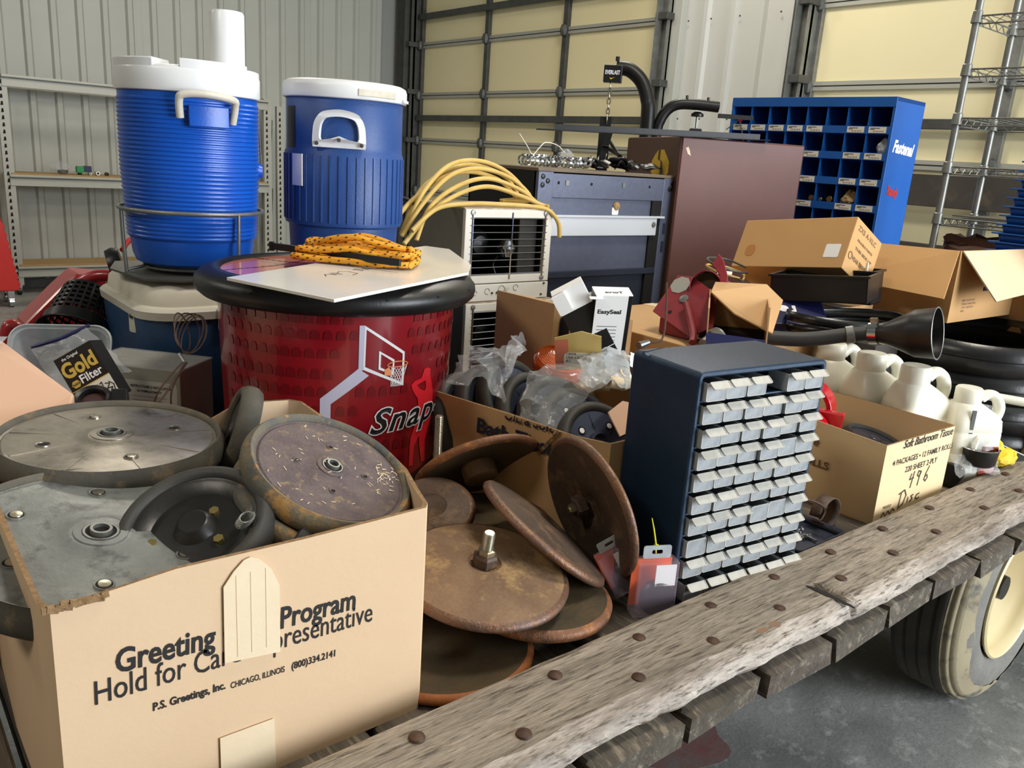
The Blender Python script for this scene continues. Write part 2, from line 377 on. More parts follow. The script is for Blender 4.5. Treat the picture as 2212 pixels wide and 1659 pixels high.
# door wall at x = 6.2
wb = tag(MB().box(6.42, -5.2, 0, 6.6, 10.4, ZC).build('wall_back', M('wall_liner'), ang=0), kind='structure')
for y0, n in ((4.06, 5),):
    w = panel_mesh(n, .29, 0.02, ZC).build('wall_panel', mat('wall_lit_tone', (206,208,204), .45, c2=(192,194,190), scale=.9, wid=.3), wb, ang=20)  # lighter copy of the wall colour, paints in the brighter light there
    w.matrix_local = tr(6.2, y0+1.45, 0) @ rotm('Z', -90)
    for yy in (4.3, 4.7, 5.0, 5.25):
        for zz in (2.93, 2.1, 1.2): MB().cyl((6.165, yy, zz), (6.16, yy, zz), .008, n=8).build('panel_screw', M('galv_dark'), wb)
SEAMS = [.0, .56, 1.16, 1.80, 2.36, 2.97, 3.60, 4.2, ZC]
def door(name, y0, y1, stiles):
    d = tag(MB().box(6.30, y0, 0, 6.34, y1, ZC).build(name, M('galv_dark'), ang=0), kind='structure')
    ys = [y0] + sorted(stiles) + [y1]
    for i in range(len(SEAMS)-1):
        for j in range(len(ys)-1):
            MB().box(6.24, ys[j]+.03, SEAMS[i]+.03, 6.30, ys[j+1]-.03, SEAMS[i+1]-.03).build('door_panel', M('door_cream'), d, ang=0, bevel=.004)
    for z in SEAMS[1:-1]:
        r = MB(); r.box(6.215, y0, z-.034, 6.30, y1, z-.006); r.box(6.215, y0, z+.004, 6.30, y1, z+.034); r.build('section_rail', M('galv_light'), d, ang=0)
        MB().box(6.225, y0, z-.006, 6.30, y1, z+.004).build('rail_gap', M('galv_dark'), d, ang=0)
    for y in ys:
        MB().box(6.195, y-.035, 0, 6.26, y+.035, ZC).build('door_stile', M('galv_dark') if name == 'door_1' else M('galv'), d, ang=0, bevel=.003)
        for z in SEAMS[1:-1]:
            h = MB(); h.lathe([(0, -.07), (.03, -.05), (.045, 0), (.03, .05), (0, .07)], 8, tr(6.185, y, z)); h.build('hinge', M('galv_dark'), d)
    for z in (2.08, 3.3):
        MB().box(6.15, y0, z-.035, 6.195, y1, z+.035).build('strut', M('galv_dark'), d, ang=0, bevel=.004)
    return d
door('door_1', 5.52, 9.66, [6.92, 8.27])
door('door_2', -.4, 3.98, [2.48, 1.0])
# door tracks and edge framing
for k, (y, w_) in enumerate([(5.45, .09), (9.72, .07), (4.02, .08)]):
    t = MB(); t.box(6.10, y-w_/2, 0, 6.13, y+w_/2, ZC); t.box(6.06, y-w_/2, 0, 6.2, y-w_/2+.008, ZC); t.box(6.0, y+w_/2-.008, 0, 6.13, y+w_/2, ZC)
    o = tag(t.build('trim_%d' % (k+1), M('galv_dark') if k == 1 else M('galv'), ang=0), kind='structure')
    for z in (.9, 1.8, 2.4, 2.97, 3.8):
        b = MB(); b.box(6.02, y-.07, z-.03, 6.2, y+.07, z+.03); b.build('track_bracket', M('galv_dark'), o, ang=0, bevel=.004)
tag(MB().box(6.02, 9.78, 0, 6.2, 9.96, ZC).build('trim_4', M('galv_dark'), ang=0, bevel=.004), kind='structure')
tag(MB().box(6.12, 5.30, 0, 6.2, 5.42, ZC).build('trim_5', M('wall_white'), ang=0, bevel=.004), kind='structure')
tag(MB().box(6.12, 4.07, 0, 6.2, 4.16, ZC).build('trim_6', M('galv_dark'), ang=0, bevel=.004), kind='structure')
for i, (x, y) in enumerate([(-3, 1), (-3, 6), (2.2, 0.4), (2.2, 6.6), (4.5, 4.0)]):
    t = thing('ceiling_light', 'square high bay lamp under the ceiling, '+['behind the camera on the doorway side', 'in the rear left corner of the hall', 'above the trailer edge', 'above the open floor before the rack', 'added between the garage doors to brighten them'][i], 'lamp', (x, y, 4.9), 0, 'high bay lamps under the ceiling')
    MB().box(-.5, -.5, 0, .5, .5, .1).build('housing', M('galv'), t, ang=0, bevel=.01)
    MB().box(-.45, -.45, -.008, .45, .45, 0).build('diffuser', M('lamp_glow'), t, ang=0)

# dark boards standing across the right door
for i, (z0, z1, x) in enumerate([(1.515, 1.735, 6.10), (1.03, 1.262, 6.02)]):
    t = thing('long_board', ['dark weathered board across the right garage door, upper one', 'dark weathered board across the right garage door, lower one'][i], 'board', (x, 1.2, z0))
    MB().box(-.02, -1.4, 0, .02, 2.6, z1-z0).build('plank', M('dark_board'), t, ang=0, bevel=.004)
    for yy in (-1.2, .6, 2.4):
        MB().box(.02, yy, -z0 if i else -z0, .08, yy+.08, z1-z0).build('board_post', M('dark_board'), t, ang=0)

# ---------------------------------------------------------------- steel shelf rack by the left wall
rk = thing('shelf_rack', 'grey slotted steel shelf rack on casters along the ribbed wall', 'shelf', (0, 0, 0))
XA, XB, YF, YB = 1.44, 4.06, 9.5, 9.86
def slotted_post(x, y, z0, z1, slots=True):
    mb = MB(); mb.box(x-.045, y-.002, z0, x+.045, y+.002, z1); mb.box(x-.045, y, z0, x-.041, y+.05, z1); mb.box(x+.041, y, z0, x+.045, y+.05, z1)
    o = mb.build('post', M('galv_light'), rk, ang=0)
    if slots:
        s = MB(); z = z0+.03
        while z < z1-.05:
            for dx in (-.012,): s.add([(x+dx-.010, y-.0035, z), (x+dx+.014, y-.0035, z+.004), (x+dx+.010, y-.0035, z+.040), (x+dx-.004, y-.0035, z+.036)], [(0, 1, 2, 3)])
            z += .065
        s.build('slot', M('black_matte'), o, ang=0, kind='stuff')
slotted_post(XA, YF, .1, 2.09); slotted_post(XB, YF, .1, 2.12); slotted_post(XA, YB, .1, 2.09, False); slotted_post(XB, YB, .1, 2.12, False)
slotted_post(XB+.18, YF+.05, .1, 2.05)
for z in (.235, 1.13, 2.05):
    for y in (YF, YB):
        b = MB(); b.box(XA, y-.012, z-.055, XB, y+.012, z+.055); b.box(XA, y-.030, z+.030, XB, y+.01, z+.052); b.build('beam', M('galv_light'), rk, ang=0, bevel=.003)
        MB().box(XA, y-.0302, z+.020, XB, y-.012, z+.030).build('beam_groove', M('galv_dark'), rk, ang=0)
for z in (.30, 1.19):
    MB().box(XA+.02, YF-.02, z-.012, XB-.02, YB+.03, z+.008).build('shelf_board', M('shelf_wood'), rk, ang=0)
for (x, y) in ((XA, YF), (XB, YF), (XA, YB), (XB, YB)):
    c = MB(); c.cyl((x-.016, y+.02, .04), (x+.016, y+.02, .04), .04); w = c.build('caster', M('black_plastic'), rk)
    MB().prism([(-.035, 0), (.035, 0), (.02, -.07), (-.02, -.07)], -.02, .02, tr(x, y+.02, .12) @ rotm('X', 90)).build('caster_fork', M('chrome'), w, ang=0)
for (p, q) in (((XB+.06, YF+.2, .3), (XB+.06, YF+.4, 1.9)), ((XB+.05, YF+.1, 1.1), (XB+.22, YF+.4, 1.9)), ((XB+.05, YF+.1, .3), (XB+.22, YF+.4, 1.1))):
    MB().cyl(p, q, .014, n=6).build('brace', M('galv'), rk)
# oddments on the middle shelf
def crumple_bag(name, label, cat, M_, sx, sy, sz, seed, m='bag_plastic', group=None, n=18, inner=None, parent=None):
    t = None
    if parent is None: t = thing(name, label, cat, M=M_, group=group)
    mb = MB()
    def fn(u, v):
        a = 2*pi*v; z = u; r = (sin(pi*min(1, .08+u*.92))**.6)*(1-.35*u)
        k = 1+.35*nz((cos(a)*1.3+seed, sin(a)*1.3, u*3))+.16*nz((cos(a)*4+seed, sin(a)*4, u*8))
        return (sx*r*k*cos(a), sy*r*k*sin(a), sz*z*(1+.2*nz((a, seed, 1))))
    mb.grid(fn, n, n*2)
    o = mb.build(name if parent else 'film', M(m), t or parent, ang=18)
    if parent: o.matrix_local = M_
    return t or o
b = crumple_bag('plastic_bag', 'small clear plastic bag of parts on the middle rack shelf', 'bag', tr(1.93, 9.60, 1.199), .14, .10, .12, 3)
MB().lathe([(0, 0), (.05, .01), (.05, .04), (0, .05)], 10).build('bagged_part', M('black_plastic'), b)
t = thing('connector', 'small green and dark blue connector on the middle rack shelf', 'connector', (2.10, 9.58, 1.199))
MB().box(-.05, -.03, .02, .02, .03, .085).build('green_block', M('green_part'), t, ang=0, bevel=.004); MB().box(.02, -.03, .03, .09, .03, .09).build('blue_block', M('navy_bag'), t, ang=0, bevel=.004)
MB().cyl((-.02, 0, 0), (-.02, 0, .022), .02).build('foot', M('black_plastic'), t)
for i, (x, r, l) in enumerate([(2.17, .014, 'small steel nut beside the green connector on the shelf'), (2.24, .022, 'small steel tube end lying right of the nut on the shelf'), (2.33, .018, 'short dark bolt at the right end of the shelf oddments')]):
    t = thing(['nut', 'tube_piece', 'bolt'][i], l, ['nut', 'tube', 'bolt'][i], (x, 9.52, 1.199+r))
    MB().lathe([(r*.5, 0), (r, 0), (r, .06), (r*.5, .06), (r*.5, 0)], 10, rotm('X', -90)).build('body', M('zinc_bolt') if i < 2 else M('rust_bolt'), t)
    MB().lathe([(0, .002), (r*.5, .001)], 8, rotm('X', 90)).build('bore', M('black_matte'), t)
# red machine edge at the far left
t = thing('red_tool_cart', 'red ridged tool cart on a chrome caster at the left picture edge', 'cart', (1.22, 8.92, 0))
pts = [(-.5, .16), (.11, .16)]
for i in range(8): z = .22+i*.075; pts += [(.13-i*.012, z), (.105-i*.012, z+.05)]
pts += [(-.02, 1.0), (-.5, 1.02)]
MB().prism(pts, -.3, .1, rotm('X', 90)).build('body', M('tool_red'), t, ang=0, bevel=.008)
for y in (-.04, .25):
    c = MB(); c.cyl((.03, y, .05), (.07, y, .05), .05); w = c.build('caster', M('chrome'), t)
    MB().box(.02, y-.03, .05, .08, y+.03, .16).build('caster_fork', M('chrome'), w, ang=0, bevel=.006)
# ---------------------------------------------------------------- the flat deck trailer
wg = thing('hay_wagon', 'flat wooden deck farm trailer with a worn edge plank and bolts, everything stands on it', 'trailer')
DZ = .89; PT = .933
# edge plank: displaced and splintered along the front
def plank_mesh():
    mb = MB(); x0, x1, n = -.6, 4.6, 420
    def prof(x):
        e = .030*nz((x*1.1, 3, 0)) + .012*nz((x*5, 1, 0)) + .004*nz((x*22, 5, 2))
        yf = .628 - .011*x + e; yb = .787 - .003*x + .004*nz((x*2.2, 9, 1)) + .0015*nz((x*18, 2, 1))
        sl = .018 + .012*nz((x*3.1, 0, 7)) + .006*nz((x*14, 0, 7))
        zt = PT + .003*nz((x*1.4, 0, 4))
        # the split near x = 1.33
        c = max(0, 1-abs(x-1.335)/.012)
        row = [(yb+.001, DZ), (yb, zt-.008), (yb-.005, zt-.001)]
        for k in range(1, 13):
            t = k/13; y = yb-.005+(yf+sl-(yb-.005))*t
            row.append((y, zt+.0012*nz((x*8, y*60, 0))+.0006*nz((x*20, y*200, 0)) - (.03*c if t > .62 else 0)))
        row += [(yf+sl*.5, zt-.006-.004*nz((x*9, 1, 1))), (yf+sl*.15+.005*nz((x*30, 1, 1)), zt-.015), (yf+.003*nz((x*40, 2, 1)), zt-.026),
                (yf+.008+.012*abs(nz((x*16, 3, 1))), zt-.036), (yf+.016+.012*nz((x*7, 3, 1)), DZ)]
        if c > 0: row = [(y+.010*c if i > 9 else y, z) for i, (y, z) in enumerate(row)]
        return row
    xs = sorted([x0+(x1-x0)*i/n for i in range(n+1)] + [1.325, 1.33, 1.335, 1.34, 1.345]); R = [prof(x) for x in xs]; k = len(R[0])
    vs = [(x, y, z) for x, r in zip(xs, R) for (y, z) in r]; top = []; edge = []
    for i in range(len(xs)-1):
        for j in range(k-1): (top if j < 14 else edge).append((i*k+j, (i+1)*k+j, (i+1)*k+j+1, i*k+j+1))
        top.append((i*k+k-1, (i+1)*k+k-1, (i+1)*k, i*k))
    top += [list(range(k)), [(len(xs)-1)*k+j for j in range(k)][::-1]]
    return vs, top, edge
vs, tf, ef = plank_mesh()
pl = MB().add(vs, tf).build('edge_plank', M('old_wood'), wg, ang=50)
MB().add(vs, ef).build('splintered_edge', M('splinter_wood'), pl, ang=0, label='pale splintered front edge of the plank')
MB().add([(1.31+.004*nz((i*.7, 0, 0)), .598+i*.0085, PT+.0016) for i in range(12)] + [(1.317+.006*nz((i*.5, 3, 0))+.006*sin(pi*i/11), .598+i*.0085, PT+.0016) for i in range(12)],
         [(i, i+1, 13+i, 12+i) for i in range(11)]).build('crack', M('black_matte'), pl, ang=0)
MB().add([(1.10+.0045*i+.002*nz((i*.7, 1, 0)), .640+.010*nz((i*.25, 2, 0)), PT+.0020) for i in range(14)]+[(1.10+.0045*i, .650+.014*nz((i*.25, 2, 5)), PT+.0020) for i in range(14)], [(i, i+1, 15+i, 14+i) for i in range(13)]).build('rust_smear', mat('smear', (150,104,74), .8, c2=(126,110,94), scale=60, mid=.5, wid=.15), pl, ang=0)
BX = [(-.30, -.18), (-.09, .03), (.12, .24), (.32, .45), (.51, .625), (.746, .845), (.922, 1.013), (1.104, 1.20), (1.288, 1.395), (1.483, 1.596), (1.689, 1.787), (1.906, 2.03), (2.129, 2.236), (2.339, 2.44), (2.56, 2.66), (2.78, 2.88)]
for xb, xf in BX:
    for x, y in ((xb, .746), (xf, .674)):
        MB().lathe([(.0112, 0), (.0103, .0025), (.0065, .0046), (0, .0052)], 14, tr(x+.003*rnd.uniform(-1, 1), y-.002*x, PT+.0005)).build('bolt_head', M('rust_bolt'), wg)
# deck boards across the trailer, every one its own board
for i in range(27):
    x = -.56+i*.192; w = .182+.004*nz((i*2.3, 0, 0)); y0 = .612+.028*nz((i*1.7, 4, 0)) - .011*x
    mb = MB(); n = 10; vs = []; fs = []
    secs = [(y0, 0), (y0+.02, 0), (1.2, 0), (2.1, 0), (3.0, 0)]
    for q, (y, _) in enumerate(secs):
        row = [(-w/2, -.045), (-w/2+.002, -.004), (-w/2+.006, 0)] + [(-w/2+.006+(w-.012)*t/6, 0) for t in range(1, 6)] + [(w/2-.006, 0), (w/2-.002, -.004), (w/2, -.045)]
        for (a, z) in row:
            jx = .004*nz((i*3+a*40, q, 1)) if q == 0 else 0
            yy = y + (.012*nz((a*45, i*1.3, z*60)) if q == 0 else 0)
            vs.append((x+a+jx, yy, DZ+z+.0015*nz((i, y, a*8))-(.006 if q == 0 and z == 0 else 0)))
    k = len(row)
    for q in range(len(secs)-1):
        for j in range(k): fs.append((q*k+j, q*k+(j+1) % k, (q+1)*k+(j+1) % k, (q+1)*k+j))
    fs += [list(range(k))[::-1], [(len(secs)-1)*k+j for j in range(k)]]
    MB().add(vs, fs).build('deck_board', M('deck_wood') if i % 3 else M('deck_end'), wg, ang=30)
for y in (.98, 2.5):
    MB().box(-.6, y, .70, 4.6, y+.09, DZ-.046).build('frame_rail', M('dark_board'), wg, ang=0)
MB().box(2.82, .95, .35, 2.92, 2.75, .45).build('axle', M('galv_dark'), wg, ang=0, bevel=.006)
for y in (1.0, 2.52): MB().box(2.81, y, .43, 2.93, y+.05, .72).build('axle_mount', M('galv_dark'), wg, ang=0)
# wheel: tyre with ribs, painted rim, nuts, valve
def wagon_wheel(cx, cy, side):
    MM = tr(cx, cy, .400) @ rotm('X', 90 if side < 0 else -90)
    tp = [(.218, -.024), (.226, -.006), (.262, .010), (.312, .009), (.350, -.001), (.370, -.011), (.378, -.017), (.380, -.027), (.3875, -.029), (.3915, -.035), (.3895, -.046), (.396, -.050)]
    tread = [(.396, -.050), (.3985, -.056)]
    for z0_, z1_ in ((-.056, -.076), (-.086, -.116), (-.126, -.156), (-.166, -.190)):
        tread += [(.399, z0_-.002), (.400, (z0_+z1_)/2), (.399, z1_+.002), (.391, z1_), (.389, z1_-.004), (.391, z1_-.008)]
    tread = tread[:-3]+[(.392, -.202), (.372, -.216), (.33, -.226), (.25, -.222), (.215, -.21)]
    t = MB(MM).lathe(tread, 80).build('tire', M('tire_tread'), wg, ang=40)
    MB(MM).lathe(tp, 80).build('sidewall', mat('sidewall', (104,102,98), .7, c2=(124,120,112), scale=7, wid=.15, bump=.001, bscale=60, grain=.25), t, ang=50)
    MB(MM).lathe([(.3705, -.0105), (.3785, -.0165), (.3805, -.0265), (.388, -.0285), (.392, -.0345), (.390, -.0455), (.3965, -.0498)], 80).build('tan_band', M('tire_tan'), t, ang=50, label='tan dried mud band around the tyre shoulder')
    for z_ in (-.081, -.121, -.161): MB(MM).lathe([(.3995, z_+.0065), (.3905, z_+.003)], 80).build('muddy_groove', M('tire_tan'), t, ang=50)
    ring = MB(MM); n = 120; vs = []
    for i in range(n):
        a = 2*pi*i/n; ri = .322+.026*nz((cos(a)*2.2, sin(a)*2.2, 1))+.010*nz((cos(a)*11, sin(a)*11, 1))
        vs += [(.3702*cos(a), .3702*sin(a), -.0101), (.352*cos(a), .352*sin(a), -.0006), (max(ri, .29)*cos(a), max(ri, .29)*sin(a), .0095)]
    ring.add(vs, [(i*3+k, ((i+1) % n)*3+k, ((i+1) % n)*3+k+1, i*3+k+1) for i in range(n) for k in (0, 1)]).build('mud_ring', M('tire_tan'), t, ang=60)
    rim = MB(MM).lathe([(.224, .0), (.228, .008), (.222, .013), (.214, .007), (.205, -.02), (.197, -.045), (.176, -.06), (.165, -.10), (.12, -.125), (.08, -.12), (.075, -.10), (0, -.10)], 60).build('rim', M('rim_cream'), wg, ang=50)
    for k in range(5):
        a = 2*pi*k/5+.2; MB(MM).lathe([(.014, -.125), (.014, -.098), (0, -.096)], 6, tr(.095*cos(a), .095*sin(a), 0)).build('lug_nut', M('black_steel'), rim)
    MB(MM).cyl((0, 0, -.11), (0, 0, -.03), .048, .04, 20).build('hub_cap', M('black_steel'), rim)
    MB(MM).cyl((.13*cos(3.6), .13*sin(3.6), -.09), (.135*cos(3.6), .135*sin(3.6), -.045), .007, n=8).build('valve_stem', M('black_plastic'), rim)
wagon_wheel(2.86, .800, -1); wagon_wheel(2.86, 2.80, 1)
# ---------------------------------------------------------------- open cartons
def open_box(name, label, cat, x0, y0, x1, y1, z0, z1, m, rz=0, t=.005, outline=None, top=None, group=None, flaps=True):
    """an open carton: four panels and a floor; outline is an optional plan polygon, top(x, y) gives the rim height"""
    th = thing(name, label, cat, (0, 0, 0), 0, group)
    out = outline or [(x0, y0), (x1, y0), (x1, y1), (x0, y1)]
    n = len(out); cx = sum(p[0] for p in out)/n; cy = sum(p[1] for p in out)/n
    inn = [(p[0]+(cx-p[0])*t/max(.02, math.hypot(p[0]-cx, p[1]-cy))*1.3, p[1]+(cy-p[1])*t/max(.02, math.hypot(p[0]-cx, p[1]-cy))*1.3) for p in out]
    tp = top or (lambda x, y: z1)
    mb = MB(); vs = [(x, y, z0) for x, y in out] + [(x, y, tp(x, y)) for x, y in out] + [(x, y, z0) for x, y in inn] + [(x, y, tp(x, y)) for x, y in inn]; fs = []; rim = []
    for i in range(n):
        j = (i+1) % n
        fs += [(i, j, n+j, n+i), (2*n+j, 2*n+i, 3*n+i, 3*n+j)]; rim.append((n+i, n+j, 3*n+j, 3*n+i))
    fs += [list(range(n))[::-1], [2*n+i for i in range(n)]]
    mb.add(vs, fs).build('carton_body', m, th, ang=30)
    MB().add(vs[n:2*n]+vs[3*n:], [tuple(i-n if i < 2*n else i-2*n for i in f) for f in rim]).build('corrugated_rim', M('card_edge'), th, ang=0)
    return th
# greeting card carton in front
R_ = [(.128, .8405), (.25, .8400), (.40, .8400), (.50, .8400), (.572, .8405), (.582, .852), (.609, .914), (.636, .989), (.652, 1.07), (.656, 1.135), (.633, 1.256), (.620, 1.315), (.605, 1.335), (.52, 1.352), (.40, 1.355), (.25, 1.352), (.14, 1.35), (.128, 1.33), (.118, 1.1), (.12, .86)]
def top1(x, y):
    z = 1.199 + .004*nz((x*4, y*4, 0)) + .012*max(0, (y-1.0)/.35) - (.012 if x < .15 and y < .9 else 0) - (.055 if x < .45 and y > 1.3 else 0) - .010*(x > .57)*(y < 1.3)*(y > .86)
    return z
gb = open_box('greeting_card_carton', 'large pale open carton printed greeting program, full of farm wheels, in the near left corner', 'box', 0, 0, 0, 0, DZ, 1.2, M('cardboard_pale'), outline=R_, top=top1)
F = face((.128, .8397, DZ), (1, 0, 0), (0, 0, 1))   # front face: x right, y up
def onface(x, z, ang=0): return F @ tr(x, z, .0006) @ rotm('Z', ang)
tape = MB(F)
tp_poly = [(.171, .177), (.2385, .168), (.238, .258), (.228, .282), (.214, .298), (.204, .303), (.196, .301), (.184, .290), (.172, .274)]
tape.prism(tp_poly, .0016, .0030); tape.build('packing_tape', M('tape_tan'), gb, ang=0, label='torn tan packing tape strip over the print')
MB(F).prism([(.163, .0), (.232, .0), (.230, .077), (.163, .078)], .0016, .0026).build('packing_tape', M('tape_tan'), gb, ang=0)
for sx in (.186, .203, .221): MB(F).box(sx, .18, .0031, sx+.0006, .285, .0034).build('tape_thread', M('cardboard_pale'), gb, ang=0)
cl = lambda v: None
def mk(txt, size, x, z, fit, bold, key='ink', clip=None, ang=0, **k):
    return lettering('printed_text', txt, size, M(key), gb, onface(x, z, ang), bold=bold, fit=fit, clip=clip, **k)
mk('Greeting Card Program', .040, .056, .206, .285, .022, ang=-2.6)
mk('Hold for Card Representative', .041, .034, .176, .332, .002, ang=-1.6)
mk('P.S. Greetings, Inc.', .014, .091, .145, .081, .03, ang=-2.4)
mk('CHICAGO, ILLINOIS', .0115, .178, .139, .067, .012, ang=-2.2)
mk('(800)334.2141', .0135, .254, .136, .059, .02, ang=-2.6)
torn = MB(F)
for i in range(14):
    x = -.004+.0042*i; torn.cbox((0, 0, 0), (.007, .007, .004), F.inverted() @ F @ tr(x, .300+.005*nz((i*.9, 0, 0)), .001) @ rotm('Z', 50*nz((i*1.3, 5, 0))) @ rotm('Y', 40*nz((i*1.7, 2, 0))))
torn.build('torn_corner', M('card_edge'), gb, ang=0)

# peach carton flap at the left edge
pb = thing('peach_carton', 'pinkish closed carton with clear tape along its seam at the left picture edge', 'box')
o8 = [(.01, 1.25), (.145, 1.42), (.285, 1.50), (.305, 1.56), (.245, 1.86), (.18, 1.88), (.02, 1.80), (-.12, 1.6)]
top8 = {0: 1.15, 1: 1.165, 2: 1.190, 3: 1.2, 4: 1.237, 5: 1.262, 6: 1.255, 7: 1.2}
mb = MB(); n = 8; vs = [(x, y, DZ) for x, y in o8]+[(x, y, top8[i]) for i, (x, y) in enumerate(o8)]
mb.add(vs, [list(range(n))[::-1], list(range(n, 2*n))]+[(i, (i+1) % n, n+(i+1) % n, n+i) for i in range(n)]).build('carton_body', M('cardboard_peach'), pb, ang=0, bevel=.004)
sm = MB(); p0, p1 = V((.225, 1.84, 1.249)), V((.02, 1.42, 1.187)); d = (p1-p0).normalized(); nn = V((-d.y, d.x, 0))*.028
zz = V((0, 0, .0035)); sm.add([p0-nn+zz, p0+nn+zz, p1+nn+zz, p1-nn+zz], [(0, 1, 2, 3)]); sm.build('clear_tape', M('clear_plastic'), pb, ang=0)
MB().add([p0-nn*.06+zz*1.2, p0+nn*.06+zz*1.2, p1+nn*.06+zz*1.2, p1-nn*.06+zz*1.2], [(0, 1, 2, 3)]).build('seam', M('card_edge'), pb, ang=0)

# ---------------------------------------------------------------- farm wheels
def wheel(name, label, c, n, R, w, tw, mt, md, spin=0, holes=4, hole_r=.62, hub='bearing', group='wheels in the greeting card carton', bolts=None, dish=.0, ribs=0, hs=.009):
    t = thing(name, label, 'wheel', M=frame(c, n, spin), group=group)
    Rd = R-tw
    MB().lathe([(Rd, -.003), (Rd+.002, .002), (R-tw*.55, .0045), (R-.006, .001), (R-.001, -.007), (R, -w*.5), (R-.001, -w+.007), (R-.006, -w-.001), (Rd+.002, -w), (Rd, -w+.004), (Rd, -.003)], 72).build('tire', M(mt), t, ang=60)
    pr = [(Rd+.001, -.004), (Rd-.003, -.0055), (Rd-.006, -.0035-dish*.2), (Rd*.75, -.003-dish), (Rd*.36, -.002-dish*.8), (Rd*.25, .000), (Rd*.22, .0015), (Rd*.21, .0015), (.0, .0015)]
    d = MB().lathe(pr, 72).build('disc', M(md), t, ang=30)
    MB().lathe([(Rd-.004, -w+.004), (0, -w+.008)], 40).build('back_disc', M(md), t)
    if ribs:
        for k in range(ribs):
            a = 2*pi*k/ribs+.2; MB().box(Rd*.26, -.0012, -.0045, Rd-.008, .0012, -.0022, rotm('Z', math.degrees(a))).build('spoke_rib', M(md), d, ang=0)
    if hub == 'bearing':
        h = MB().lathe([(.030*R/.165, .0016), (.0295*R/.165, .003), (.021*R/.165, .0032), (.0205*R/.165, .0015)], 40).build('hub_flange', M(md), t)
        MB().lathe([(.0200*R/.165, .0018), (.0198*R/.165, .0042), (.0172*R/.165, .0042), (.0168*R/.165, .0024)], 36).build('bearing_ring', M('galv'), h)
        MB().lathe([(.0168*R/.165, .0026), (.0125*R/.165, .0026)], 30).build('bearing_seal', M('black_matte'), h)
        MB().lathe([(.0124*R/.165, .0022), (.0122*R/.165, .0085), (.0092*R/.165, .0085), (.009*R/.165, .0024)], 30).build('bearing_race', M('galv'), h)
        MB().lathe([(.009*R/.165, .0036), (0, .0036)], 24).build('bore', M('black_matte'), h)
    for k in range(holes):
        a = 2*pi*k/holes+.55; x, y = hole_r*Rd*cos(a), hole_r*Rd*sin(a); zb = -.0028-dish*.8
        h = MB().lathe([(hs+.002, zb-.001), (hs+.001, zb+.0022), (hs-.0005, zb+.0018), (hs-.001, zb)], 20, tr(x, y, 0)).build('bolt_hole', M(md), t)
        MB().lathe([(hs-.0008, zb+.0008), (0, zb+.0008)], 16, tr(x, y, 0)).build('hole_shade', M('black_matte'), h)  # black disc paints the shade of an open hole
        if bolts == k % 2 or bolts == 2: MB().lathe([(hs*.75, zb+.001), (hs*.7, zb+.0022), (0, zb+.0026)], 16, tr(x+.001, y-.001, 0)).build('rivet', M('zinc_bolt'), h)
    return t
wA = wheel('gauge_wheel', 'large round farm wheel with shiny worn steel face and bearing hub, lying flat', (.303, 1.305, 1.202), (.03, -.036, .998), .165, .035, .014, 'rubber_dusty', 'wheel_steel', 20, bolts=0, ribs=9)
wB = wheel('gauge_wheel', 'large dull grey mottled farm wheel with bearing hub in the near left of the carton', (.220, 1.032, 1.170), (.09, -.145, .986), .172, .036, .010, 'rubber_dusty', 'wheel_grey', 75, holes=6, hole_r=.66, bolts=2, hs=.010)
wC = wheel('closing_wheel', 'black dished wheel with dark rubber tyre, two brass bolts and a coil spring', (.316, .984, 1.182), (-.36, -.28, .886), .100, .036, .022, 'rubber', 'wheel_black', 0, holes=0, hub=None, dish=.012)
for x, y in ((.012, .028), (.040, -.012), (-.040, -.036)):
    MB().lathe([(.0, .001), (.0065, .001), (.0065, -.006)][::-1], 6, tr(x, y, -.008)).build('bolt', M('brass_bolt'), wC)
sp = MB(); pts = [(.062+.009*cos(t*.55)+.012*t/60, .012+.009*sin(t*.55), -.004+.018*t/60) for t in range(60)]; sp.tube(pts, .0013, 6).build('spring', M('galv'), wC)
wD = wheel('closing_wheel', 'black rubber wheel wedged upright between the black dished wheel and the rusty pair', (.398, .968, 1.158), (-.56, -.10, .82), .080, .030, .018, 'rubber', 'wheel_black', 0, holes=0, hub=None, dish=.01)
wE = wheel('press_wheel', 'tan dusty wheel underneath the purplish rusty wheel', (.496, .992, 1.182), (.20, -.36, .91), .122, .026, .020, 'rubber_rusty', 'wheel_purple', 0)
wF = wheel('press_wheel', 'rusty purplish faced wheel with tan tyre on top of the pile', (.514, .994, 1.214), (.19, -.38, .90), .125, .028, .016, 'rubber_rusty', 'wheel_purple', 10, holes=4, hole_r=.46, hs=.004)
gm = MB()
for k in range(90):
    a, r = rnd.uniform(0, 6.3), .10*sqrt(rnd.random()); x, y = r*cos(a), r*sin(a)
    if rnd.random() < .5: x, y = .055+.02*rnd.gauss(0, 1), -.062+.012*rnd.gauss(0, 1)
    if math.hypot(x, y) > .105: continue
    gm.cbox((0, 0, 0), (.004+.004*rnd.random(), .0008, .0006), tr(x, y, .0035-.0055*(math.hypot(x, y) > .03)) @ rotm('Z', rnd.uniform(0, 180)))
gm.build('chaff', M('tape_tan'), wF, ang=0, kind='stuff')
wG = wheel('closing_wheel', 'narrow grey rubber wheel standing on edge behind the shiny steel wheel', (.474, 1.280, 1.185), (-.88, .30, .34), .085, .030, .02, 'rubber_dusty', 'wheel_black', 0, holes=0, hub=None)
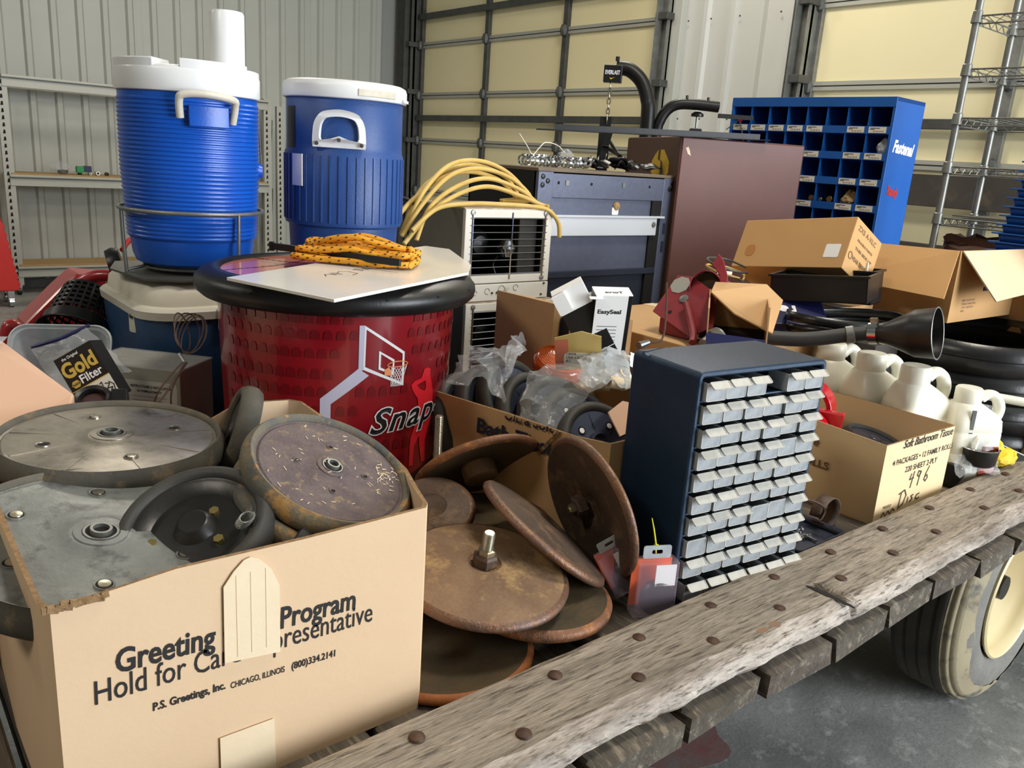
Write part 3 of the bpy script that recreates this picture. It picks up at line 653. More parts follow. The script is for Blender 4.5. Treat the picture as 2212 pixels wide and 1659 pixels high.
# filler wheels below, glimpsed between the top ones
for i, (c, nn_) in enumerate([((.30, 1.15, 1.02), (.05, -.1, 1)), ((.47, 1.10, 1.05), (-.1, .1, 1)), ((.28, 1.2, .98), (0, 0, 1)), ((.46, 1.0, .96), (0, 0, 1))]):
    wheel('gauge_wheel', 'dark worn wheel deep in the greeting card carton, '+['just under the shiny steel wheel', 'just under the rusty purplish pair', 'on the carton floor at the left', 'on the carton floor at the right'][i], c, nn_, .125, .034, .018, 'rubber', 'wheel_black', 0, holes=0, hub=None)

# ---------------------------------------------------------------- rusty coulter discs on the deck
def coulter(label, c, n, R, mf, me, th=.016, dome=.010, spin=0, inner=False):
    t = thing('coulter_disc', label, 'disc', M=frame(c, n, spin), group='rusty coulter discs on the deck boards')
    def w_(r, z): return (r, z)
    MB().lathe([(R-.010, 0), (R*.72, dome*.35), (R*.4, dome*.8), (.028, dome), (.024, dome-.004), (0, dome-.004)], 80).build('disc_face', M(mf), t, ang=50)
    MB().lathe([(R-.010, 0), (R-.004, -.002), (R, -.008), (R-.001, -th+.003), (R-.006, -th)], 80).build('beveled_edge', M(me), t, ang=60)
    MB().lathe([(R-.006, -th), (R*.8, -th+dome*.25), (R*.4, -th+dome*.8), (.0, -th+dome)], 60).build('disc_back', M('rust_dark'), t, ang=50)
    return t
def stud(t, x=0, y=0, z=.0, h=.06, r=.010, nut=True, m='zinc_bolt'):
    p = []; n = int(h/.0022)
    for i in range(n): p += [(r, z+i*h/n), (r*.86, z+(i+.5)*h/n)]
    p += [(r*.8, z+h), (0, z+h)]
    s = MB(tr(x, y, 0)).lathe(p, 20).build('threaded_stud', M(m), t, ang=20)
    if nut:
        MB(tr(x, y, 0)).lathe([(.0, z-.001), (.021, z-.001), (.021, z+.014), (.018, z+.018), (r, z+.018)], 6).build('hex_nut', M('rust_brown'), s, ang=20)
        MB(tr(x, y, 0)).lathe([(r*1.45, z+.018), (r*1.45, z+.026), (r*.9, z+.028)], 6).build('jam_nut', M('zinc_bolt'), s, ang=20)
mat('rust_mid', (134, 88, 56), .5, .3, c2=(108, 74, 54), scale=18, wid=.15, bump=.0014, bscale=150, c3=(176, 116, 66), s3=24, m3=.58, w3=.08, grain=.35)
R3 = coulter('rusty disc with bright orange rim, lowest and nearest, flat on the deck boards', (.680, .930, .9085), (-.02, .03, 1), .140, 'rust_dark', 'rust_orange', dome=-.006)
R2 = coulter('grey and orange rusty disc lying flat, right of the disc with the stud', (.858, .925, .950), (.03, -.02, 1), .132, 'rust_dark', 'rust_mid', dome=.002, th=.02)
R1 = coulter('tan rusty disc with a bright threaded stud and nut at its centre', (.765, .952, 1.004), (-.0, -.15, .987), .143, 'rust_tan', 'rust_edge', dome=.014)
stud(R1, 0, 0, .012, .058)
MB().lathe([(.034, .0105), (.033, .0135), (.027, .0135), (.026, .010)], 36).build('hub_seat', M('rust_tan'), R1)
R4 = coulter('brown rusty disc leaning against the bath tissue carton beside the drawer cabinet', (1.010, .970, 1.046), (-.94, .16, -.24), .138, 'rust_brown', 'rust_edge', dome=-.012)
stud(R4, -.02, .0, -.004, .03, .007, True, 'brass_bolt')
R5 = coulter('brown rusty disc seen edge on, leaning between the stud disc and the upright disc', (.930, .985, 1.022), (.563, -.238, .791), .138, 'rust_brown', 'rust_edge', dome=.014)
R6 = coulter('hollow side up rusty disc with a tan hub, furthest from the camera in the pile', (.955, 1.222, 1.046), (-.12, -.71, -.694), .130, 'rust_dark', 'rust_mid', dome=-.012)
MB().lathe([(.034, -.02), (.034, .018), (.030, .020), (0, .020)], 36, tr(-.0, .0, 0)).build('hub', M('rust_tan'), R6)
R7 = coulter('small brown rusty disc behind the right edge of the greeting card carton', (.795, 1.15, 1.030), (-.30, -.30, .88), .080, 'rust_brown', 'rust_edge', dome=.006)
R8 = coulter('rusty disc lying level in the pile, only its orange far rim showing', (.925, 1.15, .985), (.02, .02, 1), .125, 'rust_dark', 'rust_orange', dome=-.01)
sd = thing('threaded_stud', 'bright threaded stud standing behind the hollow rusty disc', 'bolt', (.918, 1.315, .90))
stud(sd, 0, 0, .0, .24, .0085, False)
MB().lathe([(.0, 0), (.03, 0), (.03, .006), (.0, .006)], 20).build('washer_foot', M('rust_brown'), sd)
for i, (c, nn_) in enumerate([((.86, 1.10, .905), (0, 0, 1)), ((.76, 1.13, .93), (.05, 0, 1)), ((.97, 1.13, .94), (0, .05, 1))]):
    coulter('dark rusty disc flat at the bottom of the disc pile, '+['in its middle', 'beside the greeting card carton', 'beside the bath tissue carton'][i], c, nn_, .12, 'rust_dark', 'rust_edge', dome=.004)
# ---------------------------------------------------------------- red party drum with basketball print
DC = V((.866, 1.65))
dr = thing('party_drum', 'red round drum with basketball court print and a thick black rim lid', 'drum', (DC.x, DC.y, DZ))
RB = .256
def rad(z): return RB - .016*(1-min(1, max(0, z)/.46))
MB().lathe([(0, .0), (rad(0)-.01, .0), (rad(0), .01)]+[(rad(z/10), z/10) for z in (1, 2, 3, 4)]+[(rad(.47), .47)], 96).build('drum_body', M('red_wrap'), dr, ang=40)
MB().lathe([(.250, .452), (.268, .446), (.288, .450), (.299, .460), (.302, .472), (.300, .484), (.290, .494), (.268, .504), (.256, .506), (.250, .502), (.246, .497)], 110).build('rim', M('black_plastic'), dr, ang=60, label='thick black plastic rim')
def wrap(ps, z=None):
    """(degrees, world z) on the drum skin"""
    return [(cos(radians(a))*(rad(zz-DZ)+.0012), sin(radians(a))*(rad(zz-DZ)+.0012), zz-DZ) for a, zz in ps]
def decal(name, poly, m, off=0, lab=None, hole=None):
    """polygon in (deg, z) triangulated finely enough to hug the cylinder"""
    import mathutils.geometry as g
    loops = [[V((a*.0045, z, 0)) for a, z in poly]]
    if hole: loops.append([V((a*.0045, z, 0)) for a, z in hole])
    pts = [p for l in loops for p in l]; tri = g.tessellate_polygon(loops)
    vs = []; fs = []
    def emit(a, b, c, d):
        L = max((a-b).length, (b-c).length, (c-a).length)
        if L > .014 and d < 6:
            if (a-b).length == L: m_ = (a+b)/2; emit(a, m_, c, d+1); emit(m_, b, c, d+1)
            elif (b-c).length == L: m_ = (b+c)/2; emit(a, b, m_, d+1); emit(a, m_, c, d+1)
            else: m_ = (a+c)/2; emit(a, b, m_, d+1); emit(m_, b, c, d+1)
        else:
            k = len(vs); vs.extend([a, b, c]); fs.append((k, k+1, k+2))
    for t in tri: emit(pts[t[0]], pts[t[1]], pts[t[2]], 0)
    out = []
    for p in vs:
        a = radians(p.x/.0045); r = rad(p.y-DZ)+.0008+off*.0005; out.append((r*cos(a), r*sin(a), p.y-DZ))
    return MB().add(out, fs).build(name, M(m), dr, ang=0, label=lab)
# rows of dark seats
seats = MB(); vs = []; fs = []
def seat(a, z, w, h):
    P = [(a-w/2, z), (a+w/2, z), (a+w/2, z+h*.6), (a+w*.3, z+h*.92), (a, z+h), (a-w*.3, z+h*.92), (a-w/2, z+h*.6)]
    k = len(vs); vs.extend(wrap(P)); fs.append(list(range(k, k+7)))
row = 0; zz = 1.325
for zz, hh in ((1.318, .018), (1.287, .019), (1.250, .019), (1.207, .021), (1.170, .021), (1.130, .021), (1.09, .021), (1.05, .022), (1.01, .022), (.97, .022)):
    row += 1; a = -178+3*(row % 2)
    while a < -18:
        inb = -110 < a < -83 and 1.17 < zz < 1.32; post = -127 < a < -100 and abs(zz+.01-(1.152+(a+123)*.0037)) < .022
        logo = a > -109 and abs(zz-1.10-(a+105)*.0004) < .034
        pl_ = -82 < a < -62 and zz < 1.215
        gap = (-118 < a < -112 and 1.2 < zz < 1.26)
        if not (inb or post or logo or pl_ or gap): seat(a, zz, 3.9, hh)
        a += 5.6
MB().add(vs, fs).build('printed_seats', M('red_print'), dr, ang=0, kind='stuff')
decal('printed_backboard_side', [(-108.6, 1.317), (-106.1, 1.317), (-106.3, 1.2270), (-108.7, 1.2216)], 'lilac_print', 1)
decal('printed_backboard', [(-106.2, 1.3169), (-86.3, 1.258), (-86.1, 1.186), (-106.5, 1.2267)], 'white_print', 1, hole=[(-105.5, 1.3087), (-87.4, 1.2545), (-87.1, 1.1935), (-105.7, 1.2325)])
decal('printed_target', [(-99.4, 1.2644), (-91.6, 1.2438), (-91.7, 1.2112), (-99.4, 1.226)], 'white_print', 1, hole=[(-98.4, 1.2578), (-92.4, 1.2402), (-92.6, 1.2172), (-98.5, 1.2299)])
decal('printed_post', [(-108.7, 1.2296), (-103.8, 1.2143), (-120.8, 1.1558), (-120.9, 1.10), (-125.7, 1.10), (-125.6, 1.1664)], 'lilac_print', 1)
decal('printed_bracket', [(-96.5, 1.2246), (-94.2, 1.229), (-92.5, 1.2103), (-96.4, 1.2126)], 'orange_print', 2)
net = MB()
def wl_(a0, z0, a1, z1, r=.0007):
    q = [(a0+(a1-a0)*i/4, z0+(z1-z0)*i/4) for i in range(5)]; net.tube(wrap(q), r, 4)
H = [(-89.7+5.4*cos(radians(t)), 1.2335+.0058*sin(radians(t))) for t in range(0, 361, 20)]
for p, q in zip(H, H[1:]): wl_(*p, *q, .0011)
hoop = net.build('printed_hoop', M('orange_print'), dr, ang=0)
net = MB()
for k in range(7):
    t0 = -94.6+9.8*k/6; t1 = -93.0+6.6*((k+1.5) % 7)/6; t2 = -93+6.6*((k-1.5) % 7)/6
    for t1_ in (min(-86.4, t0*.75+.25*-89.7+2.6), max(-93, t0*.75+.25*-89.7-2.6)):
        wl_(t0, 1.229-.004*(1-abs(t0+89.7)/5), t1_, 1.206); wl_(t1_, 1.206, t0*.65+.35*-89.7, 1.187)
net.build('printed_net', M('white_print'), dr, ang=0)
decal('printed_player', [(-70.1, 1.2142), (-73.0, 1.2131), (-74.0, 1.202), (-74.8, 1.1942), (-79.1, 1.1907), (-81.2, 1.1838), (-80.4, 1.1731), (-78.3, 1.1596), (-76.6, 1.1514), (-75.9, 1.137), (-76.9, 1.1275), (-76.1, 1.106), (-78.0, 1.0835), (-79.8, 1.0643), (-80.1, 1.0435), (-79.9, 1.0), (-77.2, 1.0), (-77.0, 1.0439), (-74.0, 1.0653), (-73.1, 1.0395), (-70.8, 1.0), (-67.8, 1.0), (-68.9, 1.0488), (-67.3, 1.0719), (-64.9, 1.0977), (-64.5, 1.1186), (-64.5, 1.1573), (-66.2, 1.1764), (-67.9, 1.1952), (-68.1, 1.2091)], 'bright_red', 1,
      hole=[(-77.5, 1.181), (-73.8, 1.1849), (-71.5, 1.1864), (-70.9, 1.1702), (-71.8, 1.1635), (-75.3, 1.1707)], lab='flat red silhouette of a shooting player')
decal('printed_floor', [(-140, .892), (-140, .935), (-95, .962), (-60, 1.0), (-35, 1.005), (-10, 1.0), (-10, .892)], 'black_plastic', 1)
decal('printed_ball', [(-52, .90), (-50, .98), (-44, 1.05), (-36, 1.085), (-25, 1.07), (-20, .95), (-20, .90)], 'orange_print', 2)
for a in (-47, -40, -32):
    decal('printed_ball_line', [(a-.6, .905), (a+2, 1.0), (a+4.5, 1.045), (a+5.6, 1.045), (a+3.2, 1.0), (a+.8, .905)], 'ball_dark', 3)
def wtext(off, A0, z0, slope):
    def f(v):
        a = A0 + math.degrees(v[0]/RB); z = z0 + v[1] + slope*v[0]; r = rad(z-DZ)+.001+off*.0007
        return (r*cos(radians(a)), r*sin(radians(a)), z-DZ)
    return f
for off, b, m, nm in ((3, .050, 'white_print', 'logo_outline'), (4, .014, 'black_plastic', 'logo_lettering')):
    lettering(nm, 'Snap-on', .074, M(m), dr, Matrix.Identity(4), bold=b, shear=.32, warp=wtext(off, -103.5, 1.088, .075), sx=1.12, space=1.10)
# lid: orange ball print
MB().lathe([(.249, .498), (0, .498)], 90).build('lid_print', M('lid_orange'), dr, ang=0)
def lidpoly(name, pts, m, k=0): MB().add([(x, y, .4984+k*.0003) for x, y in pts], [list(range(len(pts)))]).build(name, M(m), dr, ang=0)
def band(name, pts, w, m, k=1):
    mb = MB(tr(0, 0, .4984+k*.0003)); stroke(mb, [(p[0], p[1]) for p in spline([(a, b, 0) for a, b in pts], 8)], w, 0); mb.build(name, M(m), dr, ang=0)
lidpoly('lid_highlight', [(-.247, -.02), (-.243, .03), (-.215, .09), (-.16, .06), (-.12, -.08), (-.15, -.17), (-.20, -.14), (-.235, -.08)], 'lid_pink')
lidpoly('lid_badge', arc((-.02, .06), .075, 0, 360, 24), 'ball_dark', 1)
band('ball_line', [(-.24, .05), (-.1, .10), (.05, .20), (.10, .22)], .006, 'lid_line'); band('ball_line', [(-.1, .22), (-.04, .12), (.03, .0), (.08, -.1), (.09, -.22)], .006, 'lid_line')
band('ball_line', [(-.20, -.14), (-.09, -.03), (-.02, .05)], .005, 'lid_line'); band('ball_line', [(-.24, -.03), (-.2, -.02), (-.15, .0), (-.1, .03)], .005, 'lid_line'); band('ball_line', [(.24, -.03), (.14, -.10), (.05, -.16), (-.02, -.24)], .005, 'lid_line')
for a in (-128, -100, -77, -52, -150): MB().cbox((0, 0, 0), (.004, .006, .004), tr(.299*cos(radians(a)), .299*sin(radians(a)), .484) @ rotm('Z', a)).build('rim_nub', M('black_matte'), dr, ang=0)
# white plastic sheet on the lid
sh = thing('plastic_sheet', 'milky white plastic sheet with clipped corner lying on the drum lid', 'sheet', (0, 0, 1.3975))
shp = [(.565, 1.515), (.646, 1.247), (1.08, 1.461), (1.166, 1.568), (1.300, 1.850), (1.272, 1.925), (1.2, 1.885)]
MB().prism(shp, 0, .006).build('sheet', M('white_sheet'), sh, ang=0, bevel=.001)
wr_ = MB(tr(.93, 1.60, .0064) @ rotm('Z', 208))
def scr(ox, pts, k=1): stroke(wr_, [(ox+x*k, y*k) for x, y in pts], .0022, 0)
scr(0, [(0, 0), (.004, .05)]); scr(0, [(.03, 0), (.034, .052)]); scr(0, [(-.01, .022), (.045, .028)]); scr(.05, [(0, 0), (.004, .025), (.012, .002), (.02, .026), (.028, 0)])
scr(.085, [(0, .02), (.01, .026), (.012, .004), (.0, .002), (.003, .018)]); scr(.13, [(.03, .045), (.004, .04), (-.004, .015), (.012, 0), (.03, .008)]); scr(.165, [(0, 0), (.003, .026), (.012, .002), (.02, .024), (.03, .003), (.05, .02)])
wr_.build('handwriting', M('marker'), sh, ang=0)
# rope hank with black flecks and the two black bars
rp = thing('rope_hank', 'coiled yellow rope with black flecks on the white plastic sheet', 'rope', (.905, 1.635, 1.4045), 0)
rp.rotation_euler = (0, 0, radians(-50)); rp.scale = (1.12, 1.15, 1.15)
ctr = []; path = []
for k in range(9):
    layer, j = divmod(k, 4) if k < 8 else (2, 1)
    z = .0085+.0125*layer+.002*(k % 2); off = (j-1.5)*.0215+(.010 if layer else 0); ln = .118-.006*layer-.003*j; wd = .009+.0008*j
    for i in range(16):
        a = 2*pi*i/16; x = ln*cos(a)+.006*nz((k*3.1, i*.6, 0)); y = off+wd*sin(a)*1.5+.012*cos(a)*(.4+.2*j)+.008*nz((k*1.7, i*.5, 5)); zz = z+.006*nz((k, i*.5, 9))+.011*max(0, 1-abs(x)/.09)*layer*.8
        path.append((x, y, max(.0065, zz)))
sp = spline(path, 5)
MB().tube(sp, .0062, 8).build('rope_strand', M('rope_yellow'), rp, ang=60)
fk = MB()
for i in range(2, len(sp)-2, 2):
    p = sp[i]; d = (sp[i+1]-sp[i-1]).normalized(); u = d.orthogonal().normalized(); w_ = d.cross(u)
    for q in range(4):
        a = q*pi/2+(pi/4 if (i//2) % 2 else 0); nn_ = u*cos(a)+w_*sin(a); s_ = nn_.cross(d)
        c = p+nn_*.0066; fk.add([c-d*.003-s_*.0013, c+d*.001-s_*.0013, c+d*.003+s_*.0013, c-d*.001+s_*.0013], [(0, 1, 2, 3)])
fk.build('black_fleck', M('rope_black'), rp, ang=0, kind='stuff')
def bar(name, lab, p, q, h, w, m='black_plastic', cat='bar', group=None):
    p = V(p); q = V(q); d = (q-p); t = thing(name, lab, cat, M=axes(p, d, (0, 0, 1)).copy(), group=group)
    MB().box(0, 0, -w/2, d.length, h, w/2).build('bar', M(m), t, ang=0, bevel=.0012)
    MB().box(0, -.003, -w/2-.001, .008, h+.002, w/2+.001).build('end_lug', M(m), t, ang=0)
    return t
bar('metal_bar', 'black flat metal bar in front of the yellow rope hank', (.775, 1.805, 1.4165), (.925, 1.492, 1.4165), .0155, .007, group='black bars clamping the rope')
bar('metal_bar', 'black flat metal bar sticking out behind the yellow rope hank', (.900, 1.790, 1.4045), (1.035, 1.585, 1.4125), .014, .006, group='black bars clamping the rope')

# ---------------------------------------------------------------- cooler chest with the two drink coolers on it
cc = thing('cooler_chest', 'old blue and white cooler chest under the two drink coolers', 'cooler', (1.03, 2.275, DZ))
MB().loft([(0, .44, .205, .06), (.02, .45, .215, .07), (.33, .465, .232, .09)], 8).build('chest_body', M('chest_blue'), cc, ang=50)
MB().loft([(.325, .470, .238, .092), (.345, .473, .241, .094), (.352, .466, .234, .09)], 8).build('rim_band', M('dirty_white'), cc, ang=50)
MB().loft([(.350, .466, .234, .09), (.356, .455, .223, .085), (.385, .45, .218, .08), (.405, .43, .205, .07), (.415, .405, .185, .06)], 8).build('chest_lid', M('cooler_cream'), cc, ang=50)
def latch(x, y, z, rz, w=.035, h=.05):
    M_ = tr(x, y, z) @ rotm('Z', rz) @ rotm('X', 90); l = MB(M_).prism([(p[0], p[1]) for p in rr(w/2, h/2, .006, 4)], 0, .005).build('latch', M('dirty_white'), cc, ang=0, bevel=.001)
    MB(M_).lathe([(.006, .005), (.006, .009), (0, .01)], 12, tr(0, h*.2, 0)).build('screw', M('galv_dark'), l)
latch(-.14-.13, -.242, .345, 0, .05, .036); latch(-.14-.13, -.240, .31, 0, .05, .03); latch(-.40, -.212, .272, -30, .038, .062); latch(-.462, -.12, .31, -75, .03, .06)
gp = thing('metal_plate', 'thin grey metal plate lying on the cooler chest lid', 'plate', (0, 0, 1.3055))
MB().prism([(.555, 2.30), (.585, 2.10), (.66, 2.055), (.95, 2.06), (1.0, 2.2), (1.0, 2.42), (.60, 2.43)], 0, .005).build('plate', M('grey_plate'), gp, ang=0)
# ribbed bright blue cooler
BC = (.750, 2.240)
cb = thing('drink_cooler', 'tall bright blue ribbed drink cooler with white lid and side handle', 'cooler', (BC[0], BC[1], 1.330), 0, 'drink coolers on the chest'); cb.scale = (.94, .94, .94)
pr = [(0, 0), (.135, 0), (.150, .008), (.158, .03), (.163, .07)]
z = .075; k = 0
while z < .425:
    r = .164+.013*min(1, z/.25); pr += [(r, z), (r+.0026, z+.003), (r+.0026, z+.006), (r, z+.009)]; z += .0112
pr += [(.176, .432), (.176, .445)]
MB().lathe(pr, 96).build('cooler_body', M('cooler_blue'), cb, ang=28)
lid = MB(); L = [(.176, .446), (.182, .448), (.184, .455), (.184, .498), (.180, .506), (.172, .510), (.150, .512), (0, .512)]
lid.lathe(L, 80).build('lid', M('cooler_white'), cb, ang=40)
A0 = -117
def seg(r0_, r1_, z0_, z1_, a0_, a1_, n=14): 
    m_ = MB(); m_.lathe([(r0_, z0_), (r1_, z0_), (r1_, z1_), (r0_, z1_), (r0_, z0_)], n, None, radians(a0_), radians(a1_)); m_.f.append([0, 1, 2, 3]); q = n*5; m_.f.append([q+3, q+2, q+1, q]); return m_
seg(.10, .1815, .492, .524, A0-78, A0-18).build('lid_ridge', M('cooler_white'), cb, ang=30, bevel=.003)
seg(.10, .1815, .492, .526, A0+2, A0+62).build('lid_ridge', M('cooler_white'), cb, ang=30, bevel=.003)
seg(.11, .1820, .492, .517, A0+62, A0+130).build('lid_ridge', M('cooler_white'), cb, ang=30, bevel=.003)
def polar(r, a, z): return (r*cos(radians(a)), r*sin(radians(a)), z)
ha = A0+20
seg(.17, .196, .365, .418, ha-12, ha+18).build('handle_lug', M('cooler_blue'), cb, ang=30, bevel=.003)
MB().tube(spline([polar(.190, ha-18, .385), polar(.200, ha-18, .425), polar(.207, ha-15, .440), polar(.212, ha, .444), polar(.207, ha+19, .436), polar(.200, ha+22, .42), polar(.188, ha+22, .378)], 6), .0095, 10).build('handle', M('dirty_white'), cb, ang=60, label='scuffed white bar handle')
MB().cyl(polar(.175, A0+95, .26), polar(.188, A0+95, .26), .022, .018, 16).build('spigot_boss', M('cooler_blue'), cb)
cp = MB(); cp.lathe([(0, 0), (.047, 0), (.047, .174), (.043, .181), (0, .183)], 40, tr(.135, .070, .50)); cp.build('cup_tube', M('cooler_white'), cb, ang=40, label='tall white cup tube standing on the lid')
st = thing('wire_stand', 'grey round wire stand around the bright blue cooler', 'stand', (BC[0], BC[1], 1.3105)); st.scale = (.95, .95, 1)
MB().tube([polar(.186, a, .158) for a in range(0, 360, 8)], .0052, 8, closed=True).build('hoop', M('galv'), st, ang=60)
MB().tube([polar(.130, a, .012) for a in range(0, 360, 12)], .004, 8, closed=True).build('base_hoop', M('galv'), st, ang=60)
for a in (A0-62, A0+46, A0+140, A0+230):
    MB().tube(spline([polar(.186, a, .158), polar(.184, a, .08), polar(.180, a, .0)], 4), .005, 8).build('leg', M('galv'), st, ang=60)
    MB().tube([polar(.180, a, .004), polar(.130, a, .014), polar(.0, a, .020)], .004, 8).build('spoke', M('galv'), st, ang=60)
# navy cooler with vertical ribs
NC = (1.155, 2.175)
cn = thing('drink_cooler', 'navy blue drink cooler with white lid, white bail handle and vertical ribs', 'cooler', (NC[0], NC[1], 1.3055), 0, 'drink coolers on the chest'); cn.scale = (.97, .97, .97)
prn = [(0, 0), (.140, 0), (.150, .008), (.157, .135), (.166, .140), (.168, .150), (.168, .336), (.164, .342), (.163, .36), (.163, .478), (.160, .482)]
MB().lathe(prn, 96).build('cooler_body', M('cooler_navy'), cn, ang=40)
rb = 44
for k in range(rb):
    a = 360*k/rb; m_ = MB(); m_.prism([(.166, -.0028), (.1708, -.0018), (.1708, .0018), (.166, .0028)], .150, .330, rotm('Z', a)); m_.build('rib', M('cooler_navy'), cn, ang=0)
MB().lathe([(.166, .480), (.172, .482), (.174, .488), (.174, .512), (.170, .522), (.158, .528), (.12, .531), (0, .533)], 80).build('lid', M('cooler_white'), cn, ang=50)
seg(.16, .180, .484, .492, A0+62, A0+78, 6).build('lid_tab', M('cooler_white'), cn, ang=0)
seg(.168, .1765, .489, .508, A0+10, A0+50, 8).build('lid_grip', M('cooler_cream'), cn, ang=0, bevel=.002)
ha = A0-6
def cyl_sheet(name, poly, r, t, m, parent, hole=None):
    """poly in (arc metres from ha, z)"""
    import mathutils.geometry as g
    loops = [[V((a, z_, 0)) for a, z_ in poly]]+([[V((a, z_, 0)) for a, z_ in hole]] if hole else [])
    pts = [p for l in loops for p in l]; tri = g.tessellate_polygon(loops); vs = []
    for rr_ in (r, r+t): vs += [polar(rr_, ha+math.degrees(p.x/r), p.y) for p in pts]
    n_ = len(pts); fs = [tuple(t_) for t_ in tri]+[tuple(i+n_ for i in t_[::-1]) for t_ in tri]; s0 = 0
    for l in loops:
        for i in range(len(l)): a_, b_ = s0+i, s0+(i+1) % len(l); fs.append((a_, b_, n_+b_, n_+a_))
        s0 += len(l)
    return MB().add(vs, fs).build(name, M(m), parent, ang=0, bevel=.0012)
def rnd_(P, k=4):
    return [(p.x, p.y) for p in spline([(a, b, 0) for a, b in P], k)]
hp = [(-.066, .352), (.066, .352)]+rnd_([(.068, .360), (.067, .385), (.064, .410), (.055, .430), (.038, .444), (0, .450), (-.038, .444), (-.055, .430), (-.064, .410), (-.067, .385), (-.068, .360)])
hh = [(-.047, .370), (-.022, .374), (0, .382), (.022, .374), (.047, .370)]+rnd_([(.050, .378), (.049, .395), (.045, .413), (.033, .427), (0, .432), (-.033, .427), (-.045, .413), (-.049, .395), (-.050, .378)])
cyl_sheet('bail_handle', hp, .166, .014, 'cooler_white', cn, hh)
MB().add([polar(.1640, ha+math.degrees(a/.166), z_) for a, z_ in hh], [list(range(len(hh)))]).build('handle_recess', M('cooler_navy'), cn, ang=0)
for a, z_ in ((-.056, .361), (.056, .361), (0, .372)): MB().lathe([(.0055, 0), (.005, .002), (0, .0025)], 12, frame(polar(.1805, ha+math.degrees(a/.166), z_), polar(1, ha, 0))).build('screw', M('galv_dark'), cn)
for (a_, z0_, z1_, m_) in ((-49, .245, .330, 'paper_white'),): seg(.170, .1745, z0_, z1_, ha+a_, ha+a_+13, 5).build('sticker', M(m_), cn, ang=0)
seg(.163, .1642, .345, .455, ha-66, ha-50, 5).build('dark_label', M('black_plastic'), cn, ang=0)
# ---------------------------------------------------------------- small parts cabinet with sixty drawers
pc = thing('drawer_cabinet', 'dark navy small parts cabinet with rows of clear plastic drawers by the plank', 'cabinet', (1.098, .826, DZ), -7.5)
CW, CD, CH = .326, .172, .438
sh_ = MB()
def lip_ring(y0, y1, inset0, inset1, rad_=.012):
    o = [(p[0]+CW/2, p[1]+CH/2) for p in rr(CW/2-inset0, CH/2-inset0, rad_, 5)]; i_ = [(p[0]+CW/2, p[1]+CH/2) for p in rr(CW/2-inset1, CH/2-inset1, .004, 5)]
    MM_ = Matrix(((1, 0, 0, 0), (0, 0, 1, 0), (0, 1, 0, 0), (0, 0, 0, 1))); return MB().ring(o, i_, y0, y1, MM_)
b = lip_ring(.0, CD, 0, .011); b.build('cabinet_shell', M('navy_steel'), pc, ang=40, bevel=.0035)
MB().box(.008, CD-.006, .008, CW-.008, CD-.002, CH-.008).build('back_panel', M('navy_dark'), pc, ang=0)
x0_, z0_ = .0125, .014; PX, PZ = (CW-.025)/6, (CH-.026)/10
for r in range(11):
    z = z0_+r*PZ
    if 0 < r < 10 or r in (0,):
        MB().cbox((CW/2, .085, z), (CW-.02, CD-.02, .0022)).build('shelf', M('navy_dark'), pc, ang=0)
        MB().cyl((.011, .004, z), (CW-.011, .004, z), .0024, n=8).build('front_rail', M('navy_steel'), pc)
for c in range(1, 6): MB().cbox((x0_+c*PX, .10, CH/2), (.0016, CD-.05, CH-.03)).build('divider', M('navy_dark'), pc, ang=0)
dw, dh, dd = PX-.0035, PZ-.0085, .135
def tray():
    m = MB(); t = .0016; pts = [(p[0]+dw/2, p[1]+dh/2) for p in rr(dw/2, dh/2, .004, 4)]
    o = [(x, z) for x, z in pts]; MM_ = Matrix(((1, 0, 0, 0), (0, 0, 1, 0), (0, 1, 0, 0), (0, 0, 0, 1)))
    m.prism(o, 0, t, MM_); m.box(0, t, 0, t, dd, dh); m.box(dw-t, t, 0, dw, dd, dh); m.box(0, t, 0, dw, dd, t); m.box(0, dd-t, 0, dw, dd, dh); return m
def lip_m():
    m = MB(); w = dw*.47
    M_ = tr(dw/2, -.0015, dh+.001) @ rotm('X', 36) @ tr(0, -.0078, 0)
    m.prism([(p[0], p[1]) for p in rr(w, .0080, .003, 4)], 0, .0016, M_); m.ring([(p[0], p[1]) for p in rr(w, .0080, .003, 4)], [(p[0], p[1]) for p in rr(w-.0014, .0067, .002, 4)], .0016, .0024, M_); return m
def rimm():
    m = MB(); MM_ = Matrix(((1, 0, 0, 0), (0, 0, 1, 0), (0, 1, 0, 0), (0, 0, 0, 1)))
    m.ring([(p[0]+dw/2, p[1]+dh/2) for p in rr(dw/2, dh/2, .004, 4)], [(p[0]+dw/2, p[1]+dh/2) for p in rr(dw/2-.0012, dh/2-.0012, .003, 4)], -.0005, .0004, MM_); return m
d0 = tray().build('drawer', M('drawer_plastic'), pc, ang=0); l0 = lip_m().build('drawer_lip', M('lip_plastic'), d0, ang=0); r0_ = rimm().build('drawer_rim', M('lip_plastic'), d0, ang=0)
conts = []
for s_ in range(5):
    m = MB(); q = random.Random(s_)
    for k in range(9): m.cbox((0, 0, 0), (.004+.006*q.random(), .006, .003+.003*q.random()), tr(dw*(.15+.7*q.random()), .006+.02*q.random(), .004+dh*.5*q.random()) @ rotm('Y', q.uniform(0, 90)) @ rotm('Z', q.uniform(0, 90)))
    conts.append(m)
cmats = ['zinc_bolt', 'galv_dark', 'black_plastic', 'galv', 'rust_bolt']
first = True; cbase = {}
